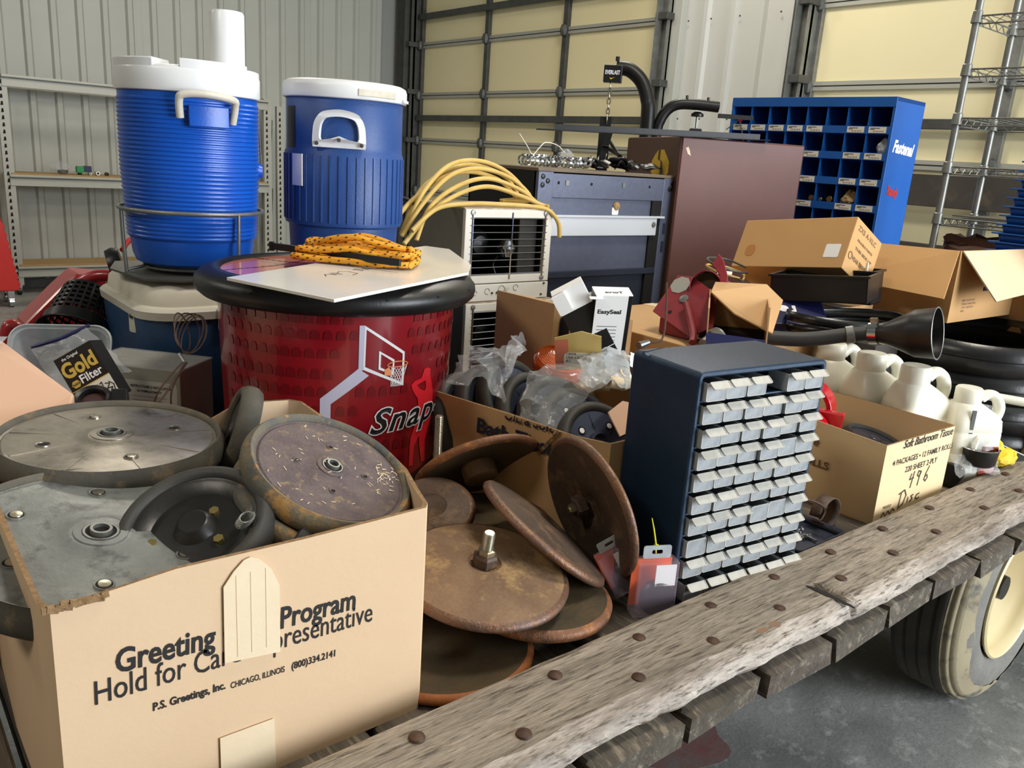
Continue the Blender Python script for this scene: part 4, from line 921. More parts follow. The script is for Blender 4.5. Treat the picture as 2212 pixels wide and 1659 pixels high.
for r in range(10):
    for c in range(6):
        if (r, c) == (9, 3): continue            # the empty slot in the top row
        pull = -.004-.004*rnd.random()-(.010 if r == 0 else 0)-(.006*rnd.random() if rnd.random() < .25 else 0)
        if first: d = d0; first = False
        else:
            d = d0.copy(); COL.objects.link(d); d.parent = pc
            broken = (r, c) in ((6, 4), (3, 3), (3, 4), (0, 0), (2, 0))
            if not broken: copy_part(l0, d)
            copy_part(r0_, d)
        d.location = (x0_+c*PX+.0018, pull, z0_+r*PZ+.0022)
        if rnd.random() < .6:
            k = rnd.randrange(5)
            if k not in cbase: cbase[k] = conts[k].build('drawer_contents', M(cmats[k]), d, ang=0)
            else: copy_part(cbase[k], d)
for (r, c, m_, nm) in ((9, 0, mat('pink', (232, 120, 130), .5), 'pink item seen through the drawer'), (7, 4, mat('pale_yellow', (236, 226, 150), .5), 'yellow item seen through the drawer'), (3, 4, mat('red_item', (226, 40, 44), .4), 'red item seen through the drawer'), (2, 3, mat('amber_item', (220, 170, 70), .4), 'amber item seen through the drawer')):
    m = MB(); m.loft([(0, .014, .005, .004), (.004, .017, .007, .005), (.016, .015, .007, .005), (.02, .008, .004, .003)], 4)
    m.build('drawer_contents', m_, pc, label=nm).location = (x0_+(c+.5)*PX, .004, z0_+r*PZ+.006)

# ---------------------------------------------------------------- bath tissue carton and its contents
bt = open_box('bath_tissue_carton', 'open brown carton with blue bath tissue print, full of black rubber wheels', 'box', 0, 0, 0, 0, DZ, 1.15, M('cardboard'),
    outline=[(1.090, 1.000), (1.30, 1.000), (1.545, 1.005), (1.54, 1.25), (1.53, 1.475), (1.2, 1.475), (.99, 1.46), (1.005, 1.36), (1.03, 1.23), (1.07, 1.08)],
    top=lambda x, y: 1.150+.004*nz((x*9, y*9, 0)) - .012*math.exp(-((y-1.12)/.05)**2)*(x < 1.1) + (.03 if x > 1.5 else 0))
Fb = face((1.010, 1.35, DZ), V((.062, -.27, 0)), (0, 0, 1))
Fb = axes((1.0045, 1.345, DZ), (.245, -.97, 0), (0, 0, 1))
lettering('printed_text', 'Bath Tissue', .044, M('ink_blue'), bt, Fb @ tr(.040, .205, .008) @ rotm('Z', -1), bold=.035, fit=.225)
lettering('printed_text', 'Ultra Soft', .03, M('ink_blue'), bt, Fb @ tr(.11, .250, .008), bold=.03, fit=.12, clip=lambda c: c.y > .007)
MB(Fb).box(.335, .12, .004, .36, .16, .0065).build('printed_mark', M('ink_blue'), bt, ang=0)
# frayed tear on the rim
fr = MB(Fb)
for k in range(12): fr.cbox((0, 0, 0), (.012, .006, .004), tr(.24-.0035*k, .252-.0045*k, .008) @ rotm('Z', 30+40*rnd.random()))
fr.build('torn_edge', M('card_edge'), bt, ang=0)
def rub(lab, c, n, R, spin=0, holes=True, w=.036):
    t = thing('planter_wheel', lab, 'wheel', M=frame(c, n, spin), group='rubber wheels in the bath tissue carton')
    MB().lathe([(R-.022, -.003), (R-.018, .001), (R-.012, .003), (R-.004, -.001), (R, -.010), (R, -w*.6), (R-.004, -w), (R-.020, -w+.002), (R-.024, -w+.008)], 72).build('tire', M('rubber'), t, ang=60)
    d = MB().lathe([(R-.0215, -.003), (R-.024, -.005), (R*.4, -.0065), (.030, -.005), (.028, .002), (.022, .002), (.020, -.008), (0, -.008)], 60).build('disc', M('blue_disc'), t, ang=30)
    MB().lathe([(R-.024, -w+.006), (0, -w+.010)], 40).build('back_disc', M('rubber'), t)
    for k in range(6):
        a = 2*pi*k/6; MB().box(.03, -.001, -.0065, R-.026, .001, -.0045, rotm('Z', math.degrees(a))).build('spoke_rib', M('blue_disc'), d, ang=0)
    if holes:
        for k in range(4):
            a = 2*pi*k/4+.2; x, y = R*.52*cos(a), R*.52*sin(a)
            h = MB().lathe([(.0095, -.0058), (.0085, -.0042), (.0078, -.0058)], 20, tr(x, y, 0)).build('bolt_hole', M('black_plastic'), t); MB().lathe([(.006, -.0052), (0, -.0052)], 14, tr(x+.001, y, 0)).build('hole_light', M('white_print'), h); MB().lathe([(.0080, -.0056), (0, -.0056)], 14, tr(x, y, 0)).build('hole_shade', M('black_matte'), h)  # the black disc paints the shade inside each hole
rub('front rubber wheel with bluish disc face and two white holes, beside the cabinet', (1.193, 1.118, 1.095), (-.10, -.78, .62), .098, 35)
rub('second rubber wheel from the front of the row, raised lettering on its tyre', (1.198, 1.185, 1.104), (-.02, -.78, .60), .102, 10)
rub('third rubber wheel from the front of the row, under a clear bag corner', (1.196, 1.245, 1.112), (.06, -.80, .56), .104, 0)
rub('rubber wheel half wrapped in a clear crinkled bag, middle of the row', (1.180, 1.305, 1.105), (.12, -.82, .50), .104, 0)
rub('large rubber wheel with wide bluish face behind the half wrapped wheel', (1.175, 1.365, 1.118), (.2, -.80, .52), .112, 0)
rub('large dark rubber wheel, second from the back of the row', (1.130, 1.395, 1.098), (.25, -.84, .45), .110, 0, False)
rub('rubber wheel at the back of the row, wrapped in a bag against the red drum', (1.085, 1.425, 1.080), (.3, -.86, .4), .108, 0, False)
def bag(name, lab, pts, seed, m='bag_plastic', cat='bag', amp=.012):
    """draped film: pts is a small control grid of points, refined and crumpled"""
    t = thing(name, lab, cat, pts[0][0]); o = V(pts[0][0]); nu = len(pts)-1; nv = len(pts[0])-1; q = 7
    rows = [spline([V(p) for p in r], q) for r in pts]; colsN = len(rows[0]); full = [spline([rows[i][j] for i in range(nu+1)], q) for j in range(colsN)]
    n_ = len(full[0]); vs = []
    for j in range(colsN):
        for i in range(n_):
            p = full[j][i]; vs.append(p-o+V((nz((p.x*28, p.y*28, seed+p.z*28)), nz((p.x*28+9, p.y*28, seed)), abs(nz((p.x*34, p.z*34, seed+5)))*1.3))*amp)
    MB().add(vs, [(j*n_+i, (j+1)*n_+i, (j+1)*n_+i+1, j*n_+i+1) for j in range(colsN-1) for i in range(n_-1)]).build('film', M(m), t, ang=12)
    return t
bag('plastic_bag', 'clear crinkled bag over the back wheels of the row by the red drum', [[(.99, 1.40, 1.15), (1.05, 1.45, 1.20), (1.13, 1.50, 1.18)], [(1.04, 1.34, 1.19), (1.10, 1.40, 1.235), (1.18, 1.47, 1.20)], [(1.06, 1.29, 1.15), (1.15, 1.36, 1.225), (1.24, 1.44, 1.22)], [(1.15, 1.40, 1.25), (1.18, 1.41, 1.262), (1.23, 1.45, 1.25)]], 2, amp=.026)
bag('plastic_bag', 'clear crinkled bag hanging over the middle rubber wheel', [[(1.055, 1.235, 1.045), (1.07, 1.21, 1.06), (1.085, 1.19, 1.05)], [(1.075, 1.255, 1.13), (1.10, 1.22, 1.14), (1.12, 1.19, 1.12)], [(1.13, 1.275, 1.205), (1.19, 1.225, 1.215), (1.25, 1.19, 1.20)], [(1.19, 1.31, 1.215), (1.25, 1.26, 1.222), (1.32, 1.22, 1.195)]], 9, amp=.020)
bag('plastic_bag', 'clear bag of tan fittings in front of the hang card', [[(1.22, 1.21, 1.185), (1.27, 1.19, 1.19), (1.33, 1.17, 1.18)], [(1.26, 1.28, 1.215), (1.31, 1.25, 1.235), (1.37, 1.22, 1.215)], [(1.32, 1.33, 1.22), (1.37, 1.29, 1.24), (1.43, 1.26, 1.22)]], 21, m='clear_plastic', amp=.018)
t = thing('fittings', 'tan plastic fittings bundled inside the clear bag', 'fitting', (1.305, 1.225, 1.155))
for k in range(5):
    M_ = tr(.03*cos(k*1.3), .03*sin(k*1.3), .03+.01*(k % 2)) @ rotm('X', 40+30*k) @ rotm('Y', 25*k)
    MB(M_).lathe([(.010, 0), (.014, 0), (.014, .034), (.010, .034), (.010, 0)], 16).build('fitting', M('tape_tan'), t)
t = thing('paper_scrap', 'peach torn cardboard scrap at the cabinet side in the bath tissue carton', 'scrap', (1.255, 1.10, 1.120))
MB(rotm('X', 52) @ rotm('Z', 12)).prism([(-.04, 0), (.035, -.004), (.04, .05), (.02, .062), (-.035, .055)], 0, .003).build('scrap', M('cardboard_peach'), t, ang=0)
t = thing('paper_scrap', 'white crumpled paper slip behind the peach scrap', 'scrap', (1.36, 1.215, 1.22))
MB(rotm('X', 60) @ rotm('Z', -24)).grid(lambda u, v: (u*.05, v*.035, .006*nz((u*3, v*3, 1))), 6, 4).build('scrap', M('paper_white'), t, ang=10)
# amber marker lens
t = thing('amber_lens', 'round amber ribbed vehicle lens in the bath tissue carton', 'lens', M=frame((1.335, 1.425, 1.165), (-.05, -.35, .93))); t.scale = (.85, .85, .8)
MB().lathe([(.074, 0), (.076, .010), (.074, .030), (.062, .042), (.035, .050), (0, .052)], 48).build('lens', M('orange_lens'), t, ang=50)
for k in range(9): r = .02+.006*k; MB().tube([(r*cos(a*.2), r*sin(a*.2), .0505-.0002*(k*k)*.9) for a in range(32)], .0011, 5, closed=True).build('lens_rib', M('orange_lens'), t)
MB().lathe([(0, -.004), (.070, -.004), (.070, 0)], 40).build('lens_base', M('black_plastic'), t)
# hang card
t = thing('hang_card', 'yellow and orange printed hang card in clear wrap leaning over the carton', 'package', M=axes((1.262, 1.352, 1.190), (.75, -.62, .12), (-.35, -.10, .9)))
MB().prism([(0, 0), (.105, 0), (.105, .082), (.06, .098), (.0, .085)], 0, .002).build('card', mat('card_tan', (206, 180, 110), .4, c2=(190, 160, 90), scale=20, coat=.4), t, ang=0)
MB().box(.0, .005, .002, .030, .080, .0026).build('red_panel', mat('card_red', (206, 120, 92), .4, coat=.4), t, ang=0); MB().prism([(p[0]+.05, p[1]+.032) for p in rr(.034, .016, .008, 4)], .002, .003, rotm('Z', -6)).build('price_sticker', M('paper'), t, ang=0)
for k, s_ in enumerate(('1307A', 'USA 1.2', '0.1')): lettering('sticker_print', s_, .009, M('ink'), t, tr(.024, .040-.0095*k, .0034) @ rotm('Z', -6))
MB().prism([(p[0]+.068, p[1]+.024) for p in rr(.008, .006, .006, 6)], .003, .0034).build('sticker_spot', M('ink_blue'), t, ang=0)

# printed carton behind, slim boxes in it
sc_ = open_box('printed_carton', 'open brown carton with black panel and tan script lettering behind the bath tissue carton', 'box', 0, 0, 0, 0, DZ, 1.32, M('cardboard'),
    outline=[(1.37, 1.49), (1.66, 1.49), (1.67, 1.72), (1.37, 1.72)], top=lambda x, y: 1.310+.01*nz((x*7, y*7, 0))-(.06 if x > 1.6 else 0))
Fs = axes((1.372, 1.4885, DZ), (1, 0, 0), (0, 0, 1))
MB(Fs).prism([(.012, .17), (.02, .385), (.05, .405), (.18, .400), (.235, .36), (.250, .26), (.250, .10), (.012, .10)], .0, .003).build('black_panel', M('black_plastic'), sc_, ang=0)
lettering('printed_script', 'Sun', .09, M('cardboard'), sc_, Fs @ tr(.025, .31, .0045) @ rotm('Z', -10), bold=.03, shear=.3)
def slim(lab, M_, w, d, h, split, flaps=True):
    t = thing('slim_box', lab, 'box', M=M_)
    MB().box(0, -d, 0, w, 0, h).build('box_body', M('black_plastic'), t, ang=0, bevel=.0008)
    return t
Mx = axes((1.420, 1.385, 1.16), (.80, -.58, -.05), (-.30, -.30, .90))
E_ = 1
# axes: x width, y up along the box, z out of the printed face
s1 = thing('slim_box', 'slim black and white box with easy seal lettering, standing upright', 'box', M=axes((1.395, 1.385, 1.15), (.84, -.54, .02), (-.22, -.12, .96))); s1.scale = (1.3, 1.12, 1.15)
MB().box(0, 0, -.045, .068, .19, 0).build('box_body', M('black_plastic'), s1, ang=0, bevel=.0006)
MB().box(.001, .0, 0, .060, .19, .0008).build('white_panel', M('paper_white'), s1, ang=0); MB().box(0, .19, -.045, .068, .1915, 0).build('white_top', M('paper_white'), s1, ang=0)
MB().box(-.012, .186, -.0, .012, .1875, .012).build('open_flap', M('paper_white'), s1, ang=0)
lettering('box_print', 'EasySeal', .013, M('ink'), s1, tr(.006, .150, .0012), bold=.03, sx=1.02); lettering('box_print', 'Torca', .014, M('ink'), s1, axes((.052, .1922, -.010), (-1, 0, 0), (0, 0, -1)), bold=.03)
lettering('box_print', 'Torca', .015, M('white_print'), s1, axes((.0690, .03, -.012), (0, 1, 0), (0, 0, -1)), bold=.02)
for k in range(8): MB().box(.008, .12-.008*k, .0009, .045, .1215-.008*k, .0011).build('print_line', M('galv'), s1, ang=0)
s2 = thing('slim_box', 'slim black box with open white end flaps, leaning left', 'box', M=axes((1.375, 1.330, 1.165), (.62, -.50, .55), (-.30, .62, .62)))
s2.matrix_world = axes((1.425, 1.335, 1.160), (.62, -.52, .50), (-.50, .34, .80)) @ Matrix.Diagonal((1.15, 1.12, 1.1, 1))
MB().box(-.03, 0, -.045, .04, .165, 0).build('box_body', M('black_plastic'), s2, ang=0, bevel=.0006); MB().box(-.03, .165, -.045, .04, .215, 0).build('white_end', M('paper_white'), s2, ang=0, bevel=.001)
MB().box(-.032, .170, .0, -.004, .212, .012).build('open_flap', M('paper_white'), s2, ang=0); MB().box(.0, .06, .0004, .040, .0615, .0008).build('print_line', M('paper_white'), s2, ang=0)
s3 = thing('slim_box', 'second slim black box wedged behind the leaning open one', 'box', M=axes((1.455, 1.400, 1.165), (.70, -.55, .3), (-.25, .1, .9)))
MB().box(-.03, 0, -.04, .03, .13, 0).build('box_body', M('black_plastic'), s3, ang=0, bevel=.0006)

# ---------------------------------------------------------------- hang packages on the deck by the cabinet
def clam(lab, M_, tilt=0):
    t = thing('clamshell_pack', lab, 'package', M=M_, group='orange hang packages by the cabinet')
    MB().box(0, .012, -.028, .074, .102, -.026).build('orange_card', M('orange_card'), t, ang=0)
    MB().box(.0, .0, -.032, .078, .105, 0).build('clear_shell', mat('shell', (226, 208, 226), .08, alpha=.16, spec=.8), t, ang=0, bevel=.003)
    MB().lathe([(0, 0), (.030, 0), (.034, .008), (.030, .014), (0, .014)], 32, tr(.046, .034, -.018)).build('rubber_disc', M('black_plastic'), t)
    MB().box(.036, .058, -.0055, .074, .098, -.004).build('white_label', M('paper_white'), t, ang=0)
    MB().ring([(p[0]+.04, p[1]+.118) for p in rr(.026, .012, .004, 4)], [(p[0]+.04, p[1]+.118) for p in rr(.010, .004, .003, 4)], -.018, -.016).build('hang_tab', M('clear_plastic'), t, ang=0)
    return t
c1 = clam('upright clear pack with orange card and black disc, in front of the cabinet corner', axes((1.010, .835, .892), (.90, -.43, 0), (0, 0, 1)))
c2 = clam('clear pack with orange card lying tilted behind the upright pack', axes((1.015, .880, .905), (.72, -.35, .45), (-.50, .25, .75)) @ Matrix.Diagonal((.85, .85, .85, 1)))
zt = thing('cable_tie', 'yellow cable tie sticking up from the orange packages', 'tie', (1.048, .838, 1.015))
MB().tube([(.008, 0, -.012), (.004, 0, .01), (-.002, .002, .035), (-.009, .004, .058)], [.0018, .0018, .0016, .0009], 6).build('strap', M('zip_yellow'), zt); MB().cbox((.006, 0, .004), (.006, .006, .006)).build('tie_head', M('zip_yellow'), zt)
# ---------------------------------------------------------------- two grey and white fan heaters stacked
def heater(lab, x, y, z, W_=.365, D_=.33, H_=.30, rz=0):
    t = thing('fan_heater', lab, 'heater', (x, y, z), rz, 'stacked fan heaters')
    s = MB(); s.box(0, .012, 0, .004, D_, H_); s.box(W_-.004, .012, 0, W_, D_, H_); s.box(0, D_-.004, 0, W_, D_, H_); s.box(0, .012, 0, W_, D_, .004); s.build('housing', M('heater_grey'), t, ang=0)
    MB().box(-.002, .0, H_-.004, W_+.002, D_, H_).build('top_panel', mat('heater_top', (176, 158, 136), .6, c2=(150, 134, 114), scale=6, wid=.2, c3=(206, 200, 188), s3=9), t, ang=0)
    fz0 = .058; o = [(0, fz0), (W_, fz0), (W_, H_-.004), (0, H_-.004)]; i_ = [(.028, fz0+.026), (W_-.028, fz0+.026), (W_-.028, H_-.030), (.028, H_-.030)]
    MM_ = Matrix(((1, 0, 0, 0), (0, 0, 1, 0), (0, 1, 0, 0), (0, 0, 0, 1))); MB().ring(o, i_, -.004, .012, MM_).build('front_frame', M('heater_white'), t, ang=0, bevel=.002)
    s = MB(); s.box(0, -.006, .0, W_, .012, fz0-.003); s.build('lower_panel', M('heater_white'), t, ang=0, bevel=.002)
    for cx_, cz_, r_ in ((.10, .032, .010), (.16, .036, .013), (.22, .040, .010), (.05, .028, .008)):
        MB().tube([(cx_+r_*cos(a*.4), -.0065, cz_+r_*sin(a*.4)) for a in range(14)], .0008, 4).build('knockout', M('galv_dark'), t)
    for cx_, cz_ in ((.12, .026), (.14, .026), (.03, .012), (W_-.03, .012), (W_/2, .010), (.018, .044), (W_-.02, .05)): MB().cyl((cx_, -.009, cz_), (cx_, -.006, cz_), .004, n=8).build('screw', M('galv_dark'), t)
    g = MB()
    for q in range(9): z_ = fz0+.030+q*.0225; MB().cyl((.020, -.004, z_), (W_-.022, -.004, z_), .0018, n=6).build('grille_wire', M('chrome'), t)
    for x_ in (.028, .19, W_-.032): MB().cyl((x_, -.007, fz0+.012), (x_, -.007, H_-.012), .0022, n=6).build('grille_post', M('chrome'), t)
    for x_ in (.028, W_-.032):
        for z_ in (fz0+.012, H_-.014): MB().lathe([(.009, 0), (.008, .003), (0, .004)], 10, tr(x_, -.005, z_) @ rotm('X', 90)).build('screw', M('galv'), t)
    MB().box(.006, D_-.02, .006, W_-.006, D_-.012, H_-.006).build('inner_back', M('heater_inside'), t, ang=0)
    f = MB(tr(.15, .16, .17) @ rotm('X', 90)); f.lathe([(.045, 0), (.05, .03), (.03, .05), (0, .055)], 24); f.build('fan_motor', M('black_steel'), t)
    for a in range(5):
        M_ = tr(.15, .20, .17) @ rotm('Y', 72*a) @ rotm('Z', 30); MB(M_).prism([(.02, -.02), (.10, -.045), (.12, .0), (.10, .04), (.02, .02)], 0, .003).build('fan_blade', M('heater_inside'), t, ang=0)
    MB(tr(.215, .05, .165)).lathe([(0, -.034), (.02, -.028), (.033, 0), (.02, .028), (0, .034)], 20).build('reflector', M('chrome'), t)
    MB().box(.25, .03, .07, .33, .30, H_-.02).build('coil_block', M('heater_inside'), t, ang=0, bevel=.004)
    MB().tube(spline([(.18, .05, .07), (.17, .06, .11), (.18, .05, .14)], 6), .003, 6).build('wire', M('black_plastic'), t)
    return t
heater('lower grey fan heater with white frame and wire grille, on the deck', 1.572, 2.135, DZ, rz=-1.5)
heater('upper grey fan heater with white frame and wire grille, under the yellow cord', 1.561, 2.145, DZ+.302)
# yellow cord coiled over the heater
cd = thing('power_cord', 'thick yellow power cord looped over the top heater', 'cord')
loops = [[(1.38, 2.20, 1.42), (1.45, 2.22, 1.53), (1.60, 2.30, 1.615), (1.75, 2.34, 1.635), (1.88, 2.34, 1.60), (1.95, 2.32, 1.525), (1.90, 2.40, 1.50)],
         [(1.36, 2.19, 1.40), (1.44, 2.20, 1.50), (1.58, 2.26, 1.585), (1.73, 2.30, 1.61), (1.87, 2.30, 1.58), (1.94, 2.28, 1.515), (1.88, 2.36, 1.50)],
         [(1.40, 2.17, 1.39), (1.46, 2.19, 1.49), (1.60, 2.24, 1.555), (1.74, 2.27, 1.58), (1.86, 2.25, 1.55), (1.93, 2.24, 1.51)],
         [(1.35, 2.16, 1.38), (1.45, 2.18, 1.47), (1.58, 2.21, 1.53), (1.72, 2.24, 1.555), (1.84, 2.22, 1.53), (1.915, 2.19, 1.503), (1.93, 2.17, 1.50)],
         [(1.37, 2.15, 1.42), (1.47, 2.17, 1.485), (1.60, 2.18, 1.502), (1.72, 2.17, 1.503), (1.83, 2.15, 1.500), (1.90, 2.138, 1.49), (1.945, 2.132, 1.45), (1.955, 2.13, 1.40)],
         [(1.39, 2.24, 1.40), (1.47, 2.27, 1.53), (1.62, 2.33, 1.60), (1.76, 2.38, 1.62), (1.90, 2.38, 1.585), (1.96, 2.36, 1.51)],
         [(1.34, 2.21, 1.44), (1.42, 2.24, 1.50), (1.55, 2.28, 1.57), (1.70, 2.33, 1.598), (1.84, 2.34, 1.575), (1.92, 2.34, 1.52)]]
for lp in loops: MB().tube(spline(lp, 7), .0075, 8).build('cord_strand', M('yellow_cord'), cd, ang=60)
MB().tube(spline([(1.28, 2.42, 1.52), (1.36, 2.34, 1.52), (1.43, 2.26, 1.50), (1.46, 2.24, 1.47)], 6), .007, 8).build('black_lead', M('hose_black'), cd, ang=60)
MB().tube(spline([(1.35, 2.20, 1.30), (1.33, 2.22, 1.42), (1.38, 2.26, 1.50)], 6), .012, 8).build('strain_tape', M('grey_plate'), cd, ang=60)

# ---------------------------------------------------------------- slate grey tool cabinet shell without drawers
sl = thing('tool_cabinet', 'slate grey steel tool cabinet shell without drawers, behind the heaters', 'cabinet', (2.02, 2.34, DZ))
SW, SD, SH = .755, .42, .735
s = MB(); s.box(0, .02, 0, .012, SD, SH); s.box(SW-.012, .02, 0, SW, SD, SH); s.box(0, SD-.01, 0, SW, SD, SH); s.box(0, 0, 0, SW, SD, .02); s.build('cabinet_shell', M('black_steel'), sl, ang=0)
MB().box(-.005, -.005, SH-.012, SW+.005, SD, SH).build('top_panel', mat('shelf_top', (120, 104, 84), .6, c2=(96, 84, 70), scale=6), sl, ang=0, bevel=.002)
MB().box(.07, -.002, SH-.105, SW-.035, .01, SH-.016).build('top_rail', M('slate'), sl, ang=0, bevel=.002)
MB().box(.0, -.004, 0, .072, .012, SH-.012).build('corner_post', M('slate'), sl, ang=0, bevel=.002); MB().box(SW-.07, -.004, 0, SW, .012, SH-.012).build('corner_post', M('slate'), sl, ang=0, bevel=.002)
MB().box(.072, .008, .33, SW-.115, .022, SH-.10).build('back_panel', M('slate'), sl, ang=0); MB().box(.072, .012, .02, SW-.115, .022, .33).build('lower_panel', M('slate_dark'), sl, ang=0)
MB().box(SW-.125, .0, .02, SW-.07, .02, SH-.105).build('gap_shade', M('black_matte'), sl, ang=0)  # solid black strip painted in for the shade of an open gap
MB().box(.05, -.014, SH-.245, SW-.10, .008, SH-.175).build('drawer_slide', M('slide_white'), sl, ang=0, bevel=.003, label='bright white drawer slide rail'); MB().box(.04, -.018, SH-.174, SW-.06, .0, SH-.166).build('slide_lip', M('slide_white'), sl, ang=0)
MB().lathe([(.012, 0), (.010, .004), (0, .005)], 14, tr(SW-.12, -.014, SH-.20) @ rotm('X', 90)).build('roller', M('galv'), sl)
MB().box(.072, -.004, .33, SW-.07, .01, .355).build('lower_rail', M('slate_dark'), sl, ang=0, bevel=.002)
for x, z in ((.02, SH-.03), (.045, SH-.045), (.02, SH-.06), (SW-.02, SH-.03), (SW-.035, SH-.055), (SW-.02, SH-.05)): MB().lathe([(.010, 0), (.008, .004), (0, .005)], 12, tr(x, -.004, z) @ rotm('X', 90)).build('rivet', M('black_plastic'), sl)
for x in (.10, .27, .60, .70): MB().lathe([(.006, .001), (0, .001)], 10, tr(x, -.002, SH-.05) @ rotm('X', 90)).build('hole', M('black_matte'), sl)
for x in (.135, .44): MB().box(x, -.005, SH-.058, x+.016, -.003, SH-.040).build('slot', M('galv'), sl, ang=0)
MB().prism([(p[0], p[1]) for p in rr(.018, .014, .004, 4)], 0, .004, tr(.42, .008, SH-.150) @ rotm('X', 90)).build('white_clip', M('paper_white'), sl, ang=0); MB().lathe([(0, .012), (.014, .008), (.018, 0)][::-1], 14, tr(.425, .006, SH-.130) @ rotm('X', 90)).build('tan_plug', M('shelf_wood'), sl)
MB().prism([(p[0], p[1]) for p in rr(.015, .020, .004, 4)], 0, .003, tr(.335, .011, .245) @ rotm('X', 90)).build('white_clip', M('paper_white'), sl, ang=0)
MB().box(.655, .006, SH-.165, .660, .008, SH-.125).build('scratch', M('black_matte'), sl, ang=0)
for z in (SH-.24, .42): MB().box(SW-.05, -.006, z, SW-.035, -.003, z+.045).build('slot', M('slate_dark'), sl, ang=0)
# row of hose clamps, straps
STOP = DZ+SH
ORD = 'first second third fourth fifth sixth seventh eighth ninth tenth eleventh twelfth thirteenth fourteenth fifteenth sixteenth seventeenth'.split()
for i in range(17):
    x = 2.04+i*.021; t = thing('hose_clamp', ORD[i]+' shiny hose clamp from the left in the row on the slate cabinet', 'clamp', (x, 2.46+.004*sin(i), STOP+.0225), 0, 'row of hose clamps on the slate cabinet'); t.rotation_euler = (rnd.uniform(-.15, .15), rnd.uniform(-.25, .25)*(1+i/9), rnd.uniform(-.2, .2))
    if i == 0:
        b0 = MB().lathe([(.018, -.0055), (.0186, -.0055), (.0186, .0055), (.018, .0055)], 18, rotm('Y', 90)).build('band', M('chrome'), t); w0 = MB().cbox((0, -.006, .019), (.012, .016, .009)).build('worm_housing', M('chrome'), t, bevel=.001); s0 = MB().cyl((0, -.022, .020), (0, -.013, .020), .004, n=6).build('screw', M('chrome'), t)
    else:
        for q in (b0, w0, s0): copy_part(q, t)
wt = thing('wire_tie', 'thin white tie curling above the hose clamps', 'tie', (2.06, 2.45, STOP+.03))
MB().tube(spline([(-.05, 0, .085), (-.01, 0, .045), (.02, 0, .015), (.05, 0, .040), (.09, .01, .062), (.15, .01, .055), (.19, .01, .03)], 6), .0018, 5).build('tie_strand', M('paper'), wt)
crumple_bag('plastic_wrap', 'small scrap of clear wrap lying on the row of hose clamps', 'wrap', tr(2.25, 2.45, STOP+.043), .035, .03, .03, 5)
sp_ = thing('strap_pile', 'heap of black nylon straps on the slate cabinet by the brown cabinet', 'strap', (2.58, 2.56, STOP))
for k in range(11):
    a = rnd.uniform(0, 3); c = (rnd.uniform(-.13, .17), rnd.uniform(-.05, .05)); pts = []
    for i in range(7):
        t_ = i/6-.5; pts.append((c[0]+.24*t_*cos(a), c[1]+.16*t_*sin(a), max(.004, .018+.045*rnd.random()*(1-abs(t_)*1.5))))
    sp = spline(pts, 4); vs = []; 
    for i, p in enumerate(sp):
        d = (sp[min(i+1, len(sp)-1)]-sp[max(i-1, 0)]).normalized(); n_ = d.cross(V((sin(i*.3+k), cos(i*.3+k), 1))).normalized()*.018; vs += [p-n_, p+n_]
    MB().add(vs, [(2*i, 2*i+2, 2*i+3, 2*i+1) for i in range(len(sp)-1)]).build('strap_loop', M('black_plastic'), sp_, solid=.002)
for (p, q, w) in (((-.05, -.01, .005), (.03, .02, .17), .03), ((.13, -.01, .005), (.02, .02, .13), .03), ((-.02, 0, .10), (.16, 0, .035), .035)):
    MB(axes(p, V(q)-V(p), (0, 0, 1))).box(0, -.0, -w/2, (V(q)-V(p)).length, .003, w/2).build('strap_end', M('black_plastic'), sp_, ang=0)

# ---------------------------------------------------------------- brown cabinet, heavy bag arm on top
bn = thing('brown_cabinet', 'tall brown steel cabinet with yellow octagon mark on its side', 'cabinet', (2.745, 2.30, DZ), -26)
BW, BD, BH = .56, .62, .893
MB().box(0, .0, .02, BW, BD, BH).build('cabinet_body', M('brown_steel'), bn, ang=0, bevel=.006)
MB().box(-.0015, .004, .02, -.0002, BD-.004, BH-.004).build('side_panel', M('brown_flat'), bn, ang=0)
MB().box(-.01, -.01, 0, BW+.01, BD+.01, .02).build('plinth', M('brown_flat'), bn, ang=0)
oc = [(.03, -.095), (.095, -.03), (.095, .03), (.03, .095), (-.005, .095), (-.005, .03), (-.03, .04), (-.03, .095), (-.06, .07), (-.095, .03), (-.095, -.03), (-.03, -.095)]
MB(axes((-.0018, .20, BH-.125), (0, -1, 0), (0, 0, 1))).prism([(x*1.0, y*.75) for x, y in oc], 0, .0006).build('octagon_mark', M('yellow_paint'), bn, ang=0)
MB(axes((-.0026, .196, BH-.135), (0, -1, 0), (0, 0, 1))).prism([(.0, -.04), (.03, -.04), (.03, .0), (.02, .03), (.0, .04)], 0, .0004).build('mark_gap', M('brown_flat'), bn, ang=0)
MB(axes((.03, -.0006, BH-.055), (1, 0, 0), (0, 0, 1))).prism([(-.012, .01), (0, .016), (.008, 0), (.014, -.02), (.0, -.012), (-.006, 0)], 0, .0005).build('paint_chip', M('tape_tan'), bn, ang=0)
ev = thing('heavy_bag_arm', 'black curved heavy bag arm with printed end plate behind the brown cabinet', 'stand')
MB().tube(spline([(3.055, 3.02, 2.105), (3.10, 2.975, 2.10), (3.14, 2.925, 2.05), (3.155, 2.89, 1.97), (3.155, 2.875, 1.88), (3.155, 2.87, 1.5), (3.155, 2.87, DZ)], 8), .034, 16).build('bag_arm', M('black_steel'), ev, ang=60)
MB().tube(spline([(3.195, 2.85, 1.5), (3.20, 2.85, 1.80), (3.21, 2.84, 1.88), (3.235, 2.82, 1.93), (3.27, 2.79, 1.955), (3.33, 2.74, 1.96), (3.42, 2.665, 1.955)], 8), .026, 16).build('lower_arm', M('black_steel'), ev, ang=60)
